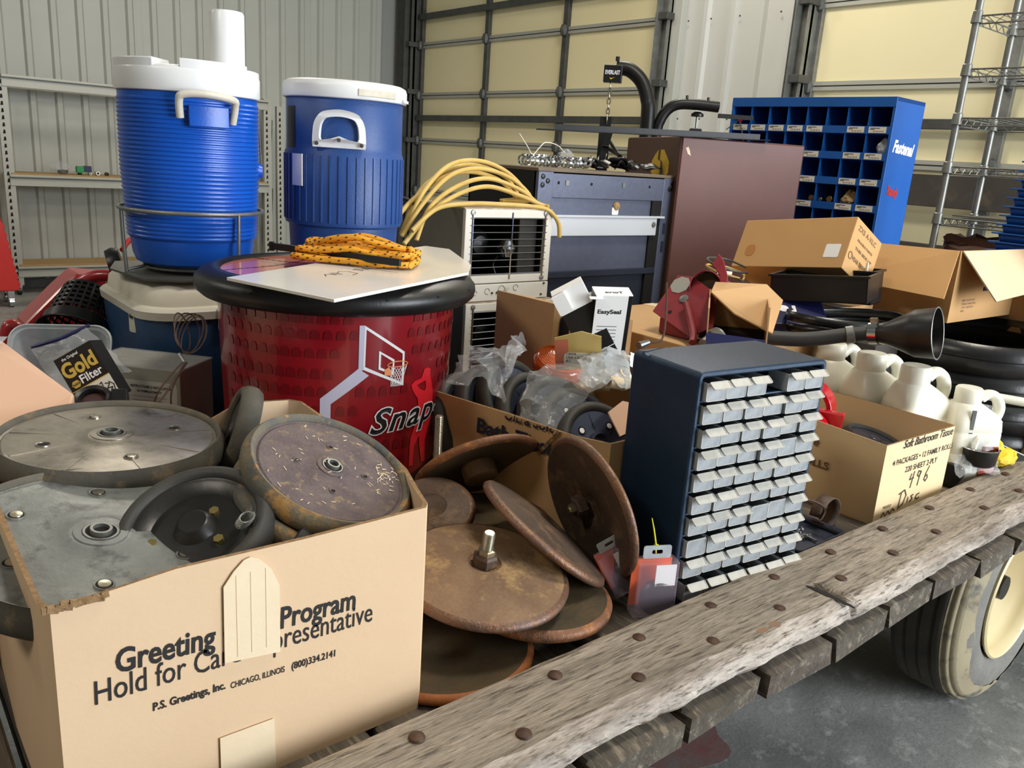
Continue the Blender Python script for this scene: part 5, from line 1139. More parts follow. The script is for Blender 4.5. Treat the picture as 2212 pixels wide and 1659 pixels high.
Fe = axes((3.000, 3.045, 2.035), (.66, -.75, 0), (0, 0, 1))
MB(Fe).box(0, 0, -.035, .088, .078, .02).build('end_plate', M('black_plastic'), ev, ang=0, bevel=.003)
lettering('plate_print', 'EVERLAST', .026, M('white_print'), ev, Fe @ tr(.008, .036, .0212), bold=.03, fit=.070)
MB(Fe).prism([(.030, .022), (.036, .012), (.056, .024), (.040, .018)], .0205, .0212).build('plate_mark', M('yellow_paint'), ev, ang=0)
MB().cyl((3.05, 3.01, 2.135), (3.05, 3.01, 2.155), .010, n=10).build('bolt', M('black_plastic'), ev)
for x, y, z in ((3.30, 2.765, 1.985), (3.38, 2.70, 1.982)): MB().cyl((x, y, z-.004), (x, y, z+.014), .007, n=8).build('bolt', M('black_plastic'), ev)
MB(axes((3.42, 2.66, 1.905), (.80, -.60, 0), (0, 0, 1))).box(0, .0, -.01, .17, .02, .01).build('side_bar', M('black_steel'), ev, ang=0)
MB().lathe([(.030, 0), (.030, .012), (.015, .022), (0, .024)], 18, tr(3.345, 2.728, 1.905)).build('knob', M('black_plastic'), ev)
pb_ = thing('speed_bag_plate', 'small dark tapered block hanging under the lower black arm', 'hook', (3.345, 2.728, 1.80))
MB(rotm('Z', -40)).prism([(-.04, 0), (.04, 0), (.025, .05), (-.025, .05)], -.02, .02, rotm('X', 90)).build('block', M('black_plastic'), pb_, ang=0, bevel=.003); MB().cyl((0, 0, .05), (0, 0, .104), .006, n=8).build('hook_link', M('galv'), pb_)
ch = thing('chain', 'short steel chain hanging from the black arm end plate', 'chain', (3.020, 3.015, 2.03))
for k in range(7):
    z = -.012-.0235*k; M_ = tr(-.003*k, -.003*k, z) @ rotm('Z', 40+90*(k % 2)) @ rotm('X', 90)
    s_ = 1.0 if k < 6 else 1.9
    MB(M_).tube([(.008*s_*cos(a*pi/8), .015*s_*sin(a*pi/8)-(.012 if k == 6 else 0), 0) for a in range(16)], .0028, 6, closed=True).build('link', M('zinc_bolt'), ch, ang=60)
sb = thing('hanging_strap', 'wide black web strap hanging from the chain', 'strap', (3.0, 2.995, 1.845))
MB(axes((-.026, .022, -.235), (.76, -.65, 0), (0, 0, 1))).box(0, 0, -.003, .055, .265, .003).build('web', M('black_plastic'), sb, ang=0)
al = thing('angle_iron', 'long dark steel angle lying across the brown cabinet top', 'bar')
p, q = V((2.20, 2.57, 1.765)), V((3.08, 2.13, 1.790)); Ma = axes(p, q-p, (0, 0, 1))
L_ = (q-p).length; MB(Ma).box(0, .0, -.03, L_, .004, .03).build('flat_leg', M('black_matte'), al, ang=0); MB(Ma).box(.06, .0, .026, L_-.05, .024, .030).build('upright_leg', M('black_steel'), al, ang=0)
# ---------------------------------------------------------------- blue bolt bin
fb = thing('bolt_bin', 'tall blue steel bolt bin with open pigeonholes and white printed side', 'bin', (3.78, 1.965, DZ), 93)
# local: x runs away along the front face, +y is out of the front, depth is -y
FW, FD, FH = .86, .30, 1.14
NCOL, NROW = 8, 9; px_ = (FW-.03)/NCOL; pz_ = .1175; ztop = FH-.045
s = MB(); s.box(0, -FD, 0, .014, 0, FH); s.box(FW-.014, -FD, 0, FW, 0, FH); s.box(0, -FD, FH-.02, FW, 0, FH); s.box(0, -FD, 0, FW, -FD+.006, FH); s.build('bin_body', M('bin_blue'), fb, ang=0, bevel=.002)
MB().box(.0, -.004, FH-.045, FW, .002, FH).build('header', M('bin_blue'), fb, ang=0, bevel=.002)
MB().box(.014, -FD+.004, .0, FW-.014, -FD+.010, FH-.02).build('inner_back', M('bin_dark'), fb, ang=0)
for r in range(NROW+1):
    z = ztop-r*pz_
    if r: 
        MB(tr(0, 0, z)).add([(.012, 0, .034), (FW-.012, 0, .034), (FW-.012, 0, 0), (.012, 0, 0), (.012, -FD+.01, -.02), (FW-.012, -FD+.01, -.02), (.012, -.003, .034), (FW-.012, -.003, .034)], [(0, 1, 2, 3), (3, 2, 5, 4), (0, 6, 7, 1)]).build('shelf', M('bin_blue'), fb, ang=0)
    if r < NROW:
        for c in range(1, NCOL): x = .015+c*px_; MB().add([(x, -.002, z), (x, -.002, z-pz_+.03), (x, -FD+.01, z-pz_), (x, -FD+.01, z)], [(0, 1, 2, 3)]).build('divider', M('bin_blue'), fb, ang=0, solid=.003)
lb = {0: (0, 1, 3, 4, 5, 6, 7), 1: (0, 1, 3, 5), 2: (0, 1, 3), 3: (0, 1, 3, 5), 4: (0, 1, 3), 5: (0, 2)}
lab0 = None
for r, cs in lb.items():
    for c in cs:
        x = .015+c*px_+.012; z = ztop-(r+1)*pz_+.004
        if lab0 is None:
            lab0 = MB().box(0, 0, 0, .082, .0012, .027).build('price_label', M('paper'), fb, ang=0)
            m_ = MB()
            for k in range(11): m_.box(.012+.0045*k+.001*(k % 3), .0013, .004, .0145+.0045*k, .0016, .010)
            m_.box(.055, .0013, .014, .075, .0016, .017); m_.box(.03, .0013, .019, .074, .0016, .022); mm_ = m_.build('label_print', M('ink'), lab0, ang=0, kind='stuff'); lab0.location = (x, .001, z)
        else: l = copy_part(lab0, fb); l.location = (x, .001, z); copy_part(mm_, l)
Ff = axes((3.75+.002, 1.9888, DZ), (cos(radians(3)), sin(radians(3)), 0), (0, 0, 1))
Fl = rotm('Z', 0)
Fside = axes((0, 0, 0), (0, -1, 0), (0, 0, 1))  # on the x=0 side, running to the back
lettering('side_print', 'Fastenal', .074, M('white_print'), fb, Fside @ tr(.035, FH-.235, .0012) @ rotm('Z', -3), bold=.045, shear=.25, fit=.225)
lettering('side_print', 'Randy', .055, mat('marker_red', (190, 40, 30), .5), fb, Fside @ tr(.055, FH-.425, .0012) @ rotm('Z', -6), bold=.05, fit=.115)
def cell(r, c): return V((.015+(c+.5)*px_, -.03, ztop-(r+1)*pz_+.0))
def infb(v): return fb.matrix_basis @ v
FBM = tr(3.78, 1.965, DZ) @ rotm('Z', 93)
for i, (c, dx, s_) in enumerate([(2, -.022, 1.0), (2, .024, .62), (3, -.03, .92)]):
    p = FBM @ (cell(3, c)+V((dx+.01, .0, .036+.010*s_)))
    t = thing('hex_bolt', ['brass coloured bolt head in the third column of the blue bin', 'small brass bolt between the two bigger bolt heads in the blue bin', 'brass coloured bolt head at the left, beside the brown cabinet edge'][i], 'bolt', M=tr(*p) @ rotm('Z', 93) @ rotm('X', -90))
    MB().cyl((0, 0, -.01), (0, 0, .0), .017*s_, .017*s_, 6).build('hex_head', M('brass_bolt'), t, bevel=.0015); MB().cyl((0, 0, -.12), (0, 0, -.01), .009*s_, n=10).build('shank', M('zinc_bolt'), t)
t = crumple_bag('paper_bag', 'brown crumpled bag stuffed in a pigeonhole of the blue bin', 'bag', FBM @ tr(*(cell(3, 1)+V((0, -.03, .012)))), .048, .05, .085, 4, m='shelf_wood')
t = crumple_bag('plastic_bag', 'clear crumpled bag in the second row of the blue bin, right end', 'bag', FBM @ tr(*(cell(1, 0)+V((-.02, -.02, .02)))), .035, .04, .085, 6, m='clear_plastic')
p = FBM @ (cell(0, 7)+V((0, .04, .04)))
t = thing('handle_tool', 'small tool with red knob sticking out of the top left pigeonhole', 'tool', M=tr(*p))
MB().loft([(0, .004, .004, .003), (.012, .014, .014, .013), (.026, .010, .010, .009), (.032, .003, .003, .002)], 5).build('knob', M('red_paint'), t)
MB().tube([(0, 0, .0), (.01, -.01, -.04), (.02, -.02, -.09)], .003, 6).build('rod', M('galv'), t); MB().tube([(.05, -.05, .02), (.01, -.01, .03), (-.03, .06, -.04)], .0025, 6).build('rod', M('galv_dark'), t)

# ---------------------------------------------------------------- wire shelf
ws = thing('wire_shelf', 'tall grey wire shelving unit in front of the right garage door', 'shelf', (3.45, 1.542, DZ), 0)
WL, WD = .95, .33
for x, y in ((0, 0), (WD, 0), (0, -WL), (WD, -WL)):
    p_ = MB().cyl((x, y, 0), (x, y, 1.75), .0135, n=14).build('post', M('galv'), ws)
    for z in (.42, .645, .842, 1.024, 1.202, 1.39): MB().lathe([(.015, 0), (.020, .002), (.017, .042), (.0138, .045)], 16, tr(x, y, z-.026)).build('collar', M('galv'), p_)
for z in (.38, .645, .842, 1.024, 1.202, 1.39):
    sf = MB(); sf.tube([(.0, 0, z), (0, -WL, z), (WD, -WL, z), (WD, 0, z)], .0035, 6, closed=True); sf.tube([(.0, 0, z-.028), (0, -WL, z-.028), (WD, -WL, z-.028), (WD, 0, z-.028)], .003, 6, closed=True); s_ = sf.build('shelf_frame', M('galv'), ws)
    zz_ = MB()
    for (a, b) in (((0, 0), (0, -WL)), ((WD, 0), (WD, -WL)), ((0, 0), (WD, 0))):
        n_ = 28 if a[0] == b[0] else 10; pts = [(a[0]+(b[0]-a[0])*i/n_, a[1]+(b[1]-a[1])*i/n_, z if i % 2 else z-.028) for i in range(n_+1)]; zz_.tube(pts, .0018, 5)
    zz_.build('truss_wire', M('galv'), s_, ang=0)
    for k in range(1, 24): y = -WL*k/24; MB().cyl((0, y, z+.003), (WD, y, z+.003), .0016, n=5).build('deck_wire', M('galv'), s_)
MB().prism([(.01, -.05), (.31, -.05), (.31, -.62), (.01, -.62)], .655, .659).build('shelf_liner', M('grey_plate'), ws, ang=0)
bg = thing('paper_sack', 'brown crumpled paper sack below the lowest visible wire shelf', 'bag', (3.60, 1.34, DZ+.39))
mb = MB()
def fnb(u, v):
    a = 2*pi*v; sx, sy = .15*(1+.1*nz((u*4, a, 1))), .20; q = (abs(cos(a))**.6*(1 if cos(a) > 0 else -1), abs(sin(a))**.6*(1 if sin(a) > 0 else -1)); k = 1+.12*nz((q[0]*2, q[1]*2, u*4))+.05*nz((q[0]*9, q[1]*9, u*14))
    return (sx*q[0]*k, sy*q[1]*k, .19*u+.02*nz((q[0]*4, q[1]*4, 8))*u)
mb.grid(fnb, 12, 44); mb.build('sack', M('brown_paper'), bg, ang=15)
MB().grid(lambda u, v: ((u-.5)*.28, (v-.5)*.36, .165+.035*nz((u*6, v*6, 3))), 12, 14).build('rumpled_top', M('brown_paper'), bg, ang=10)

# ---------------------------------------------------------------- stack of blue trays
spt = thing('carton_support', 'closed brown carton hidden under the blue tray stack', 'box', (3.24, .92, DZ))
MB().box(-.17, -.26, 0, .17, .26, .50).build('carton_body', M('cardboard'), spt, ang=0, bevel=.003)
MB().box(-.17, -.03, .5005, .17, .03, .5012).build('packing_tape', M('tape_tan'), spt, ang=0)
tray0 = None
for i in range(12):
    z = DZ+.503+i*.0300; yb = 1.222-.0050*i
    lab_ = (ORD[i]+' blue stacking tray from the bottom of the leaning stack at the right edge') if i < 11 else 'topmost blue stacking tray of the leaning stack at the right edge'
    if tray0 is None:
        tray0 = thing('stacking_tray', lab_, 'tray', (3.12, yb, z), -10, 'blue stacking trays')
        MB().loft([(0, .10, .20, .012, .12, -.22), (.030, .108, .208, .014, .12, -.22)], 4, cap=False).build('tray_wall', M('bin_blue'), tray0, ang=40, solid=.003)
        MB().box(.02, -.42, 0, .22, -.02, .003).build('tray_floor', M('bin_blue'), tray0, ang=0)
        MB().ring([(p[0]+.12, p[1]-.22) for p in rr(.122, .224, .012, 5)], [(p[0]+.12, p[1]-.22) for p in rr(.108, .208, .012, 5)], .027, .032).build('tray_rim', M('bin_blue'), tray0, ang=0, bevel=.001)
        MB().box(.10, .0, .018, .14, .010, .030).build('corner_lug', M('bin_blue'), tray0, ang=0)
    else:
        t = copy_tree(tray0); t.location = (3.12+.0025*i, yb, z); t['label'] = lab_; t.rotation_euler = (0, 0, radians(-10+rnd.uniform(-1.2, 1.2)))

# ---------------------------------------------------------------- stacked cartons, pile support
def carton(lab, x0, y0, x1, y1, z0, z1, m='cardboard', name='cardboard_carton'):
    t = thing(name, lab, 'box', ((x0+x1)/2, (y0+y1)/2, z0)); a, b, h = (x1-x0)/2, (y1-y0)/2, z1-z0
    MB().box(-a, -b, 0, a, b, h).build('carton_body', M(m), t, ang=0, bevel=.003); MB().box(-.025, -b, h+.0004, .025, b, h+.001).build('packing_tape', M('tape_tan'), t, ang=0); return t
carton('wide brown carton under the pile of boxes behind the drawer cabinet', 1.72, 1.27, 2.56, 1.86, DZ, 1.205)
carton('brown carton under the big tilted box beside the brown cabinet', 2.22, 1.30, 2.58, 1.72, 1.206, 1.275)
# tilted closed box
A_ = V((2.372, 1.289, 1.552)); ex = V((0, .992, -.124)).normalized(); dn = V((-.473, -.109, -.874)); dn = (dn-ex*dn.dot(ex)).normalized(); ez = ex.cross(dn)
bxA = thing('tilted_carton', 'tan carton tilted on its edge against the brown cabinet, marker scrawl on its end', 'box', M=Matrix(((ex.x, -dn.x, 0, A_.x), (ex.y, -dn.y, 0, A_.y), (ex.z, -dn.z, 0, A_.z), (0, 0, 0, 1))))
zc = ex.cross(-dn); bxA.matrix_world = axes(A_, ex, -dn)
wdir = V((.881, -.059, -.469)); sgn = 1 if zc.dot(wdir) > 0 else -1
lo, hi = (0, .17) if sgn > 0 else (-.17, 0)
MB().box(0, -.168, lo, .388, 0, hi).build('carton_body', M('cardboard_orange'), bxA, ang=0, bevel=.002)
fz = -.0006*sgn
MB().prism([(p[0]+.048, p[1]-.112) for p in rr(.024, .022, .004, 4)], fz-.0003, fz+.0003).build('white_sticker', M('paper_white'), bxA, ang=0)
MB().prism([(p[0]+.335, p[1]-.11) for p in rr(.018, .020, .016, 6)], fz-.0003, fz+.0003).build('damp_stain', mat('stain_tan', (180, 124, 66), .8), bxA, ang=0)
Eo = axes((-.0006, -.15, 0), (0, 0, sgn), (0, 1, 0)) if False else Matrix(((0, 0, -1, -.0008), (0, 1, 0, -.15), (sgn, 0, 0, 0), (0, 0, 0, 1)))
for (tx, ty, sz, w_) in (('ZXS A-XLC', .118, .022, .12),): lettering('marker_scrawl', tx, sz, M('ink_faint'), bxA, Eo @ tr(.02, ty, 0), fit=w_, bold=.01)
for (tx, ty, sz, w_) in (('THIS SIDE UP', .062, .012, .11), ('VEAR DRIVE', .028, .018, .09), ('FRAGILE PARTS', .088, .010, .10)): lettering('printed_text', tx, sz, M('ink_faint'), bxA, Eo @ tr(.035, ty, 0), fit=w_, bold=.03)
MB(Eo).lathe([(.012, 0), (.009, 0)], 18, tr(.022, .035, .0004)).build('printed_emblem', M('ink_faint'), bxA, ang=0)
# carton with hanging flaps
P_ = (2.626, 1.085)
bB = open_box('flap_carton', 'open tan carton with its flaps folded out, on the coiled black strips', 'box', 0, 0, 0, 0, 1.252, 1.471, M('cardboard_orange'), outline=[(2.626, 1.085), (3.07, 1.075), (3.08, 1.40), (2.635, 1.41)], top=lambda x, y: 1.471-(.055 if y > 1.3 else 0))
def flap(pts, m, lab=None):
    p = [V(q) for q in pts]; MB().add(p, [(0, 1, 2, 3)]).build('flap', M(m), bB, ang=0, solid=.004, label=lab)
flap([(2.624, 1.09, 1.471), (2.634, 1.40, 1.462), (2.535, 1.425, 1.345), (2.525, 1.065, 1.335)], 'cardboard_orange')
flap([(2.632, 1.083, 1.471), (3.065, 1.073, 1.471), (3.05, .965, 1.36), (2.665, .975, 1.335)], 'cardboard_pale', 'pale lit flap hanging toward the trailer edge')  # paler board colour puts the light on this flap into its material
flap([(3.075, 1.08, 1.471), (3.08, 1.39, 1.425), (3.09, 1.37, 1.35), (3.085, 1.10, 1.35)], 'cardboard_orange')
FB_ = axes((2.640, 1.083, 1.255), (1, -.02, 0), (0, 0, 1))
for k, s_ in enumerate(('MADE   PARTS 4-8881', 'STERLING VOM   PAVIA', '1 OKR   VEARR FRYL', 'AERIE')): lettering('printed_text', s_, .009, mat('ink_grey', (150, 120, 104), .8), bB, FB_ @ tr(.06, .060-.011*k, .0012), bold=.01)
MB(FB_).box(.19, .088, .0006, .222, .100, .0014).build('dark_mark', M('ink'), bB, ang=0)

# coiled black strips under it and beside it
def coil(name, lab, c, rx, ry, z0, hs, m='strip_black', rz=0, cat='strip'):
    t = thing(name, lab, cat, (c[0], c[1], z0), rz); z = 0
    for i, (h, k) in enumerate(hs):
        vs = []; n = 72
        for a in range(n):
            q = 2*pi*a/n; w = 1+.015*sin(3*q+i); 
            for (dz, dr_) in ((0, 0), (h*.48, -.002), (h*.52, .003), (h-.003, .001)): vs.append((rx*k*w*cos(q)+dr_*cos(q), ry*k*w*sin(q)+dr_*sin(q), z+dz+.004*sin(2*q+i)))
        MB().add(vs, [(a*4+j, ((a+1) % n)*4+j, ((a+1) % n)*4+j+1, a*4+j+1) for a in range(n) for j in (0, 1, 2)]).build('coil_turn', M(m), t, ang=12, solid=.006)
        z += h
    return t
coil('strip_coil', 'large coil of wide black rubber strip under the open flap carton', (2.76, 1.06), .31, .30, DZ+.004, [(.085, 1.0), (.085, 1.01), (.085, .99), (.09, 1.0)])
coil('strip_coil', 'flat coil of black rubber strip lying in front of the black plastic boxes', (2.24, 1.20), .17, .10, 1.230, [(.028, 1.0), (.03, 1.06)], rz=-25)
MB
# black plastic tub boxes
def tub(lab, M_, w, d, h):
    t = thing('plastic_tub', lab, 'tub', M=M_); t_ = .004
    s = MB(); s.box(0, 0, 0, w, t_, h); s.box(0, d-t_, 0, w, d, h); s.box(0, 0, 0, t_, d, h); s.box(w-t_, 0, 0, w, d, h); s.box(0, 0, 0, w, d, t_); s.build('tub_wall', M('black_plastic'), t, ang=0, bevel=.001)
    MB().ring([(-.006, -.006), (w+.006, -.006), (w+.006, d+.006), (-.006, d+.006)], [(t_, t_), (w-t_, t_), (w-t_, d-t_), (t_, d-t_)], h-.006, h).build('rim', M('black_plastic'), t, ang=0); return t
tub('open black plastic tub in front of the tilted tan carton', axes((2.15, 1.40, 1.295), (.30, -.95, .10), (.95, .30, .0)), .27, .17, .078)
tub('second black plastic tub behind the first, under the tilted carton', axes((2.32, 1.44, 1.285), (.25, -.97, .06), (.97, .25, .0)), .24, .12, .10)
carton('flat dark carton beside the coil, under the hose and boot', 2.30, 1.13, 2.44, 1.26, DZ, 1.20, 'dark_board')
t = thing('dowel_pin', 'thin pale pin standing up beside the flap carton', 'pin', (2.40, 1.25, 1.36)); MB().cyl((0, 0, 0), (0, 0, .06), .004, n=8).build('pin', M('paper'), t); MB().cyl((0, 0, -.004), (0, 0, 0), .009, n=8).build('foot', M('black_plastic'), t)
# navy printed carton and small open flap box
nb = thing('navy_carton', 'navy blue carton with white tech lettering lying tilted behind the flap box', 'box', M=axes((1.90, 1.50, 1.215), (.70, -.68, .05), (.55, .62, .42)))
MB().box(0, 0, -.05, .40, .15, .02).build('carton_body', M('navy_bag'), nb, ang=0, bevel=.003)
lettering('printed_text', 'Tec', .030, M('white_print'), nb, tr(.16, .10, .0212) @ rotm('Z', 180) @ tr(-.06, 0, 0), bold=.04); lettering('printed_text', 'rea', .055, M('white_print'), nb, tr(.20, .085, .0212) @ rotm('Z', 180) @ tr(-.12, 0, 0), bold=.05)
for k in (0, 1): MB().box(.13, .112+.010*k, .0204, .26, .115+.010*k, .0212).build('print_line', M('white_print'), nb, ang=0)
fbx = thing('flap_box', 'small open tan box with a big bent flap and dark inside, beside the red fixture', 'box', (0, 0, 0))
c0 = [(1.720, 1.285, 1.215), (1.835, 1.185, 1.215), (1.98, 1.29, 1.215), (1.87, 1.40, 1.215)]; up_ = V((-.01, .0, .115))
vs = [V(p) for p in c0]+[V(p)+up_*(.9 if i == 0 else 1.0 if i < 3 else 1.1) for i, p in enumerate(c0)]
MB().add(vs, [(0, 1, 2, 3), (1, 2, 6, 5), (2, 3, 7, 6), (3, 0, 4, 7)]).build('box_wall', M('cardboard'), fbx, ang=0, solid=.004)
MB().add([(1.720, 1.285, 1.216), (1.835, 1.185, 1.216), (1.83, 1.188, 1.245), (1.715, 1.288, 1.255)], [(0, 1, 2, 3)]).build('front_lip', M('navy_bag'), fbx, ang=0, solid=.003)
MB().add([(1.79, 1.345, 1.345), (1.87, 1.395, 1.36), (1.985, 1.31, 1.362), (2.00, 1.262, 1.325), (1.845, 1.180, 1.262), (1.800, 1.27, 1.30)], [(0, 1, 2, 3), (0, 3, 4, 5)]).build('flap', M('cardboard'), fbx, ang=0, solid=.004, label='bent tan flap lit from above')
MB().box(1.76, 1.26, 1.217, 1.90, 1.33, 1.232, None).build('inside_shade', M('black_matte'), fbx, ang=0)  # black slab paints the shade inside the box
# red fixtures
rf = thing('red_bracket', 'red steel plate fixture with grey octagon sticker leaning in the pile', 'fixture')
PL = [V(p) for p in ((1.776, 1.524, 1.263), (1.866, 1.524, 1.36), (1.865, 1.475, 1.372), (1.850, 1.370, 1.335), (1.790, 1.325, 1.255), (1.752, 1.370, 1.225))]
nrm = (PL[1]-PL[0]).cross(PL[5]-PL[0]).normalized()
if nrm.dot(V((-1, -1, .3))) < 0: nrm = -nrm
ex_ = (PL[4]-PL[0]).normalized(); Fr = axes(PL[0], ex_, nrm.cross(ex_)); Fi = Fr.inverted(); pl2 = [((Fi @ p).x, (Fi @ p).y) for p in PL]
MB(Fr).prism(pl2, -.005, .001).build('plate', M('red_dull'), rf, ang=0, bevel=.001)
def onpl(p): q = Fi @ V(p); return q.x, q.y
ox, oy = onpl((1.845, 1.495, 1.34)); MB(Fr).prism([(ox+.030*cos(radians(22.5+45*k)), oy+.030*sin(radians(22.5+45*k))) for k in range(8)], .001, .0022).build('octagon_sticker', M('galv_light'), rf, ang=0)
ox, oy = onpl((1.819, 1.455, 1.308)); MB(Fr).lathe([(.013, .0), (.013, .004), (.005, .006), (.0, .006)], 16, tr(ox, oy, .001)).build('washer', M('galv'), rf)
ox, oy = onpl((1.780, 1.47, 1.275)); MB(Fr).lathe([(.006, .0016), (0, .0016)], 12, tr(ox, oy, 0)).build('hole', M('black_matte'), rf)
MB().tube(spline([(1.80, 1.43, 1.30), (1.775, 1.39, 1.265), (1.745, 1.35, 1.235), (1.72, 1.33, 1.218)], 5), .010, 8).build('lever', M('red_dull'), rf)
MB().box(1.78, 1.40, 1.206, 1.83, 1.50, 1.25).build('mount_foot', M('red_dull'), rf, ang=0, bevel=.004)
rt_ = thing('red_pipe_elbow', 'dull red flanged pipe elbow with a paper tag, behind the red plate', 'pipe', M=frame((1.868, 1.425, 1.345), (-.80, -.55, .16)))
MB().lathe([(.040, 0), (.043, .004), (.043, -.02), (.046, -.05), (.042, -.05), (.038, 0)], 32).build('pipe_mouth', M('red_dull'), rt_); MB().lathe([(.039, -.03), (0, -.03)], 28).build('pipe_dark', M('rust_dark'), rt_)
Fg = Matrix.Identity(4); MB().prism([(.035, -.065), (.052, -.02), (.058, .03), (.040, .075), (.024, .092), (.010, .060), (.034, .034), (.042, -.02)], -.016, .004).build('flange', M('red_dull'), rt_, ang=0, bevel=.002)
MB().tube(spline([(.0, 0, -.04), (.02, -.005, -.08), (.055, -.02, -.11), (.10, -.05, -.125)], 6), .042, 18).build('elbow', M('red_dull'), rt_, ang=60)
MB(tr(.045, .045, -.075) @ rotm('X', -65)).box(-.02, -.012, 0, .02, .012, .0015).build('paper_tag', M('paper'), rt_, ang=0)
MB().box(-.03, -.13, -.13, .03, -.03, -.07).build('elbow_foot', M('red_dull'), rt_, ang=0, bevel=.004)
t = thing('cable_bundle', 'tangle of thin yellow and grey cables behind the red pipe elbow', 'cable', (2.14, 1.56, 1.225))
for k in range(7): MB().tube(spline([(.07*cos(a*1.2+k)*(1+.2*k/7), .05*sin(a*1.2+k), .03+.02*k+.02*sin(a+k)) for a in range(6)], 5), .0035, 6).build('cable', M('yellow_cord') if k in (2, 5) else M('galv_dark'), t, ang=60)
t = thing('chuck', 'dirty grey fluffy fitting lying under the small flap box', 'fitting', (1.73, 1.245, 1.207)); t.location = (1.765, 1.30, 1.207)
MB(rotm('Y', 70)).lathe([(0, -.035), (.018, -.03), (.02, 0), (.026, .005), (.026, .03), (0, .032)], 16, tr(-.02, 0, 0)).build('body', M('galv'), t); MB(rotm('Y', 70)).lathe([(.027, .0), (.029, .012), (.027, .024)], 12, tr(-.02, 0, 0)).build('dirt_collar', M('rubber_dusty'), t)
t = thing('pen', 'thin wire probe with chrome tip above the drawer cabinet corner', 'probe', (1.135, 1.06, 1.332)); t.location = (1.195, .985, 1.342)
MB().tube(spline([(-.055, -.0, .0), (.0, .01, .0), (.05, .05, .045), (.09, .09, .09)], 5), .002, 6).build('wire', M('rust_bolt'), t); MB().cyl((-.075, 0, -.004), (-.05, 0, 0), .007, .005, 10).build('tip', M('chrome'), t)
# black rubber funnel boot with clamp and hose
fn_ = thing('rubber_boot', 'black rubber cone boot with hose clamp and hose, mouth facing the plank', 'boot', M=frame((2.140, 1.045, 1.268), (.20, -.95, .17)))
MB().lathe([(.026, -.03), (.027, .0), (.032, .02), (.050, .060), (.062, .085), (.066, .135), (.068, .137), (.064, .137), (.060, .088), (.02, .03)], 48).build('cone', M('black_plastic'), fn_, ang=50)
MB().lathe([(.0655, .1365), (.0685, .1378), (.0665, .139), (.0645, .138)], 48).build('mouth_rim', M('galv'), fn_); MB().lathe([(.0275, -.028), (.0295, -.028), (.0295, -.006), (.0275, -.006)], 28).build('hose_clamp', M('chrome'), fn_); MB().cbox((0, .034, -.017), (.012, .014, .018)).build('clamp_screw', M('zinc_bolt'), fn_, bevel=.001)
hz = thing('black_hose', 'black rubber hose running from the cone boot to behind the drawer cabinet', 'hose')
MB().tube(spline([(2.135, 1.075, 1.262), (2.10, 1.12, 1.250), (2.03, 1.20, 1.228), (1.95, 1.30, 1.222), (1.86, 1.42, 1.222)], 8), .020, 14).build('hose', M('hose_black'), hz, ang=60); MB().lathe([(.021, 0), (.024, .002), (.024, .02), (.021, .022)], 20, frame((2.10, 1.12, 1.250), (.4, -.6, .2))).build('band', M('galv'), hz)

# ---------------------------------------------------------------- white jugs
def jug(lab, x, y, s, rz):
    t = thing('plastic_jug', lab, 'jug', (x, y, DZ), rz, 'white jugs behind the bathroom tissue carton'); t.scale = (1.30, 1.26, 1); H_ = .30*s; a, b = .062*s, .045*s
    MB().loft([(0, a*.9, b*.9, .02*s), (.01*s, a, b, .022*s), (.10*s, a, b, .022*s), (.104*s, a*.985, b*.98, .022*s), (.108*s, a, b, .022*s), (.165*s, a, b, .022*s), (.169*s, a*.985, b*.98, .022*s), (.173*s, a, b, .022*s), (.205*s, a*.97, b*.95, .024*s),
        (.222*s, a*.85, b*.85, .026*s, -.004*s, 0), (.245*s, .036*s, .033*s, .028*s, -.016*s, 0), (.252*s, .030*s, .030*s, .030*s, -.018*s, 0)], 7).build('bottle', M('jug_white'), t, ang=40)
    MB().lathe([(.029*s, .248*s), (.0295*s, .252*s), (.0295*s, .292*s), (.026*s, .297*s), (0, .298*s)], 28, tr(-.018*s, 0, 0)).build('cap', M('jug_white'), t, ang=50)
    MB().tube(spline([(.012*s, 0, .262*s), (.030*s, 0, .278*s), (.050*s, 0, .268*s), (.062*s, 0, .238*s), (.058*s, 0, .205*s), (.046*s, 0, .185*s)], 6), .0135*s, 10).build('handle', M('jug_white'), t, ang=60)
    return t
jug('white jug furthest left, its lower half behind the drawer cabinet', 2.222, 1.200, 1.06, -14); jug('white jug second from the drawer cabinet', 2.217, 1.075, 1.05, -16); jug('white jug in the middle of the right picture side, brightly lit', 2.212, .948, 1.03, -20)
j4 = jug('small white jug with orange label at the right end of the row', 2.30, .840, .88, -35)
MB(tr(.0, -.041, .03)).box(.012, 0, 0, .045, .004, .085).build('printed_label', mat('label_or', (206, 96, 60), .5, c2=(120, 60, 50), scale=30), j4, ang=0)
MB(tr(-.02, -.0392, .09)).box(-.004, 0, 0, .004, .003, .12).build('sight_strip', M('galv_dark'), j4, ang=0)

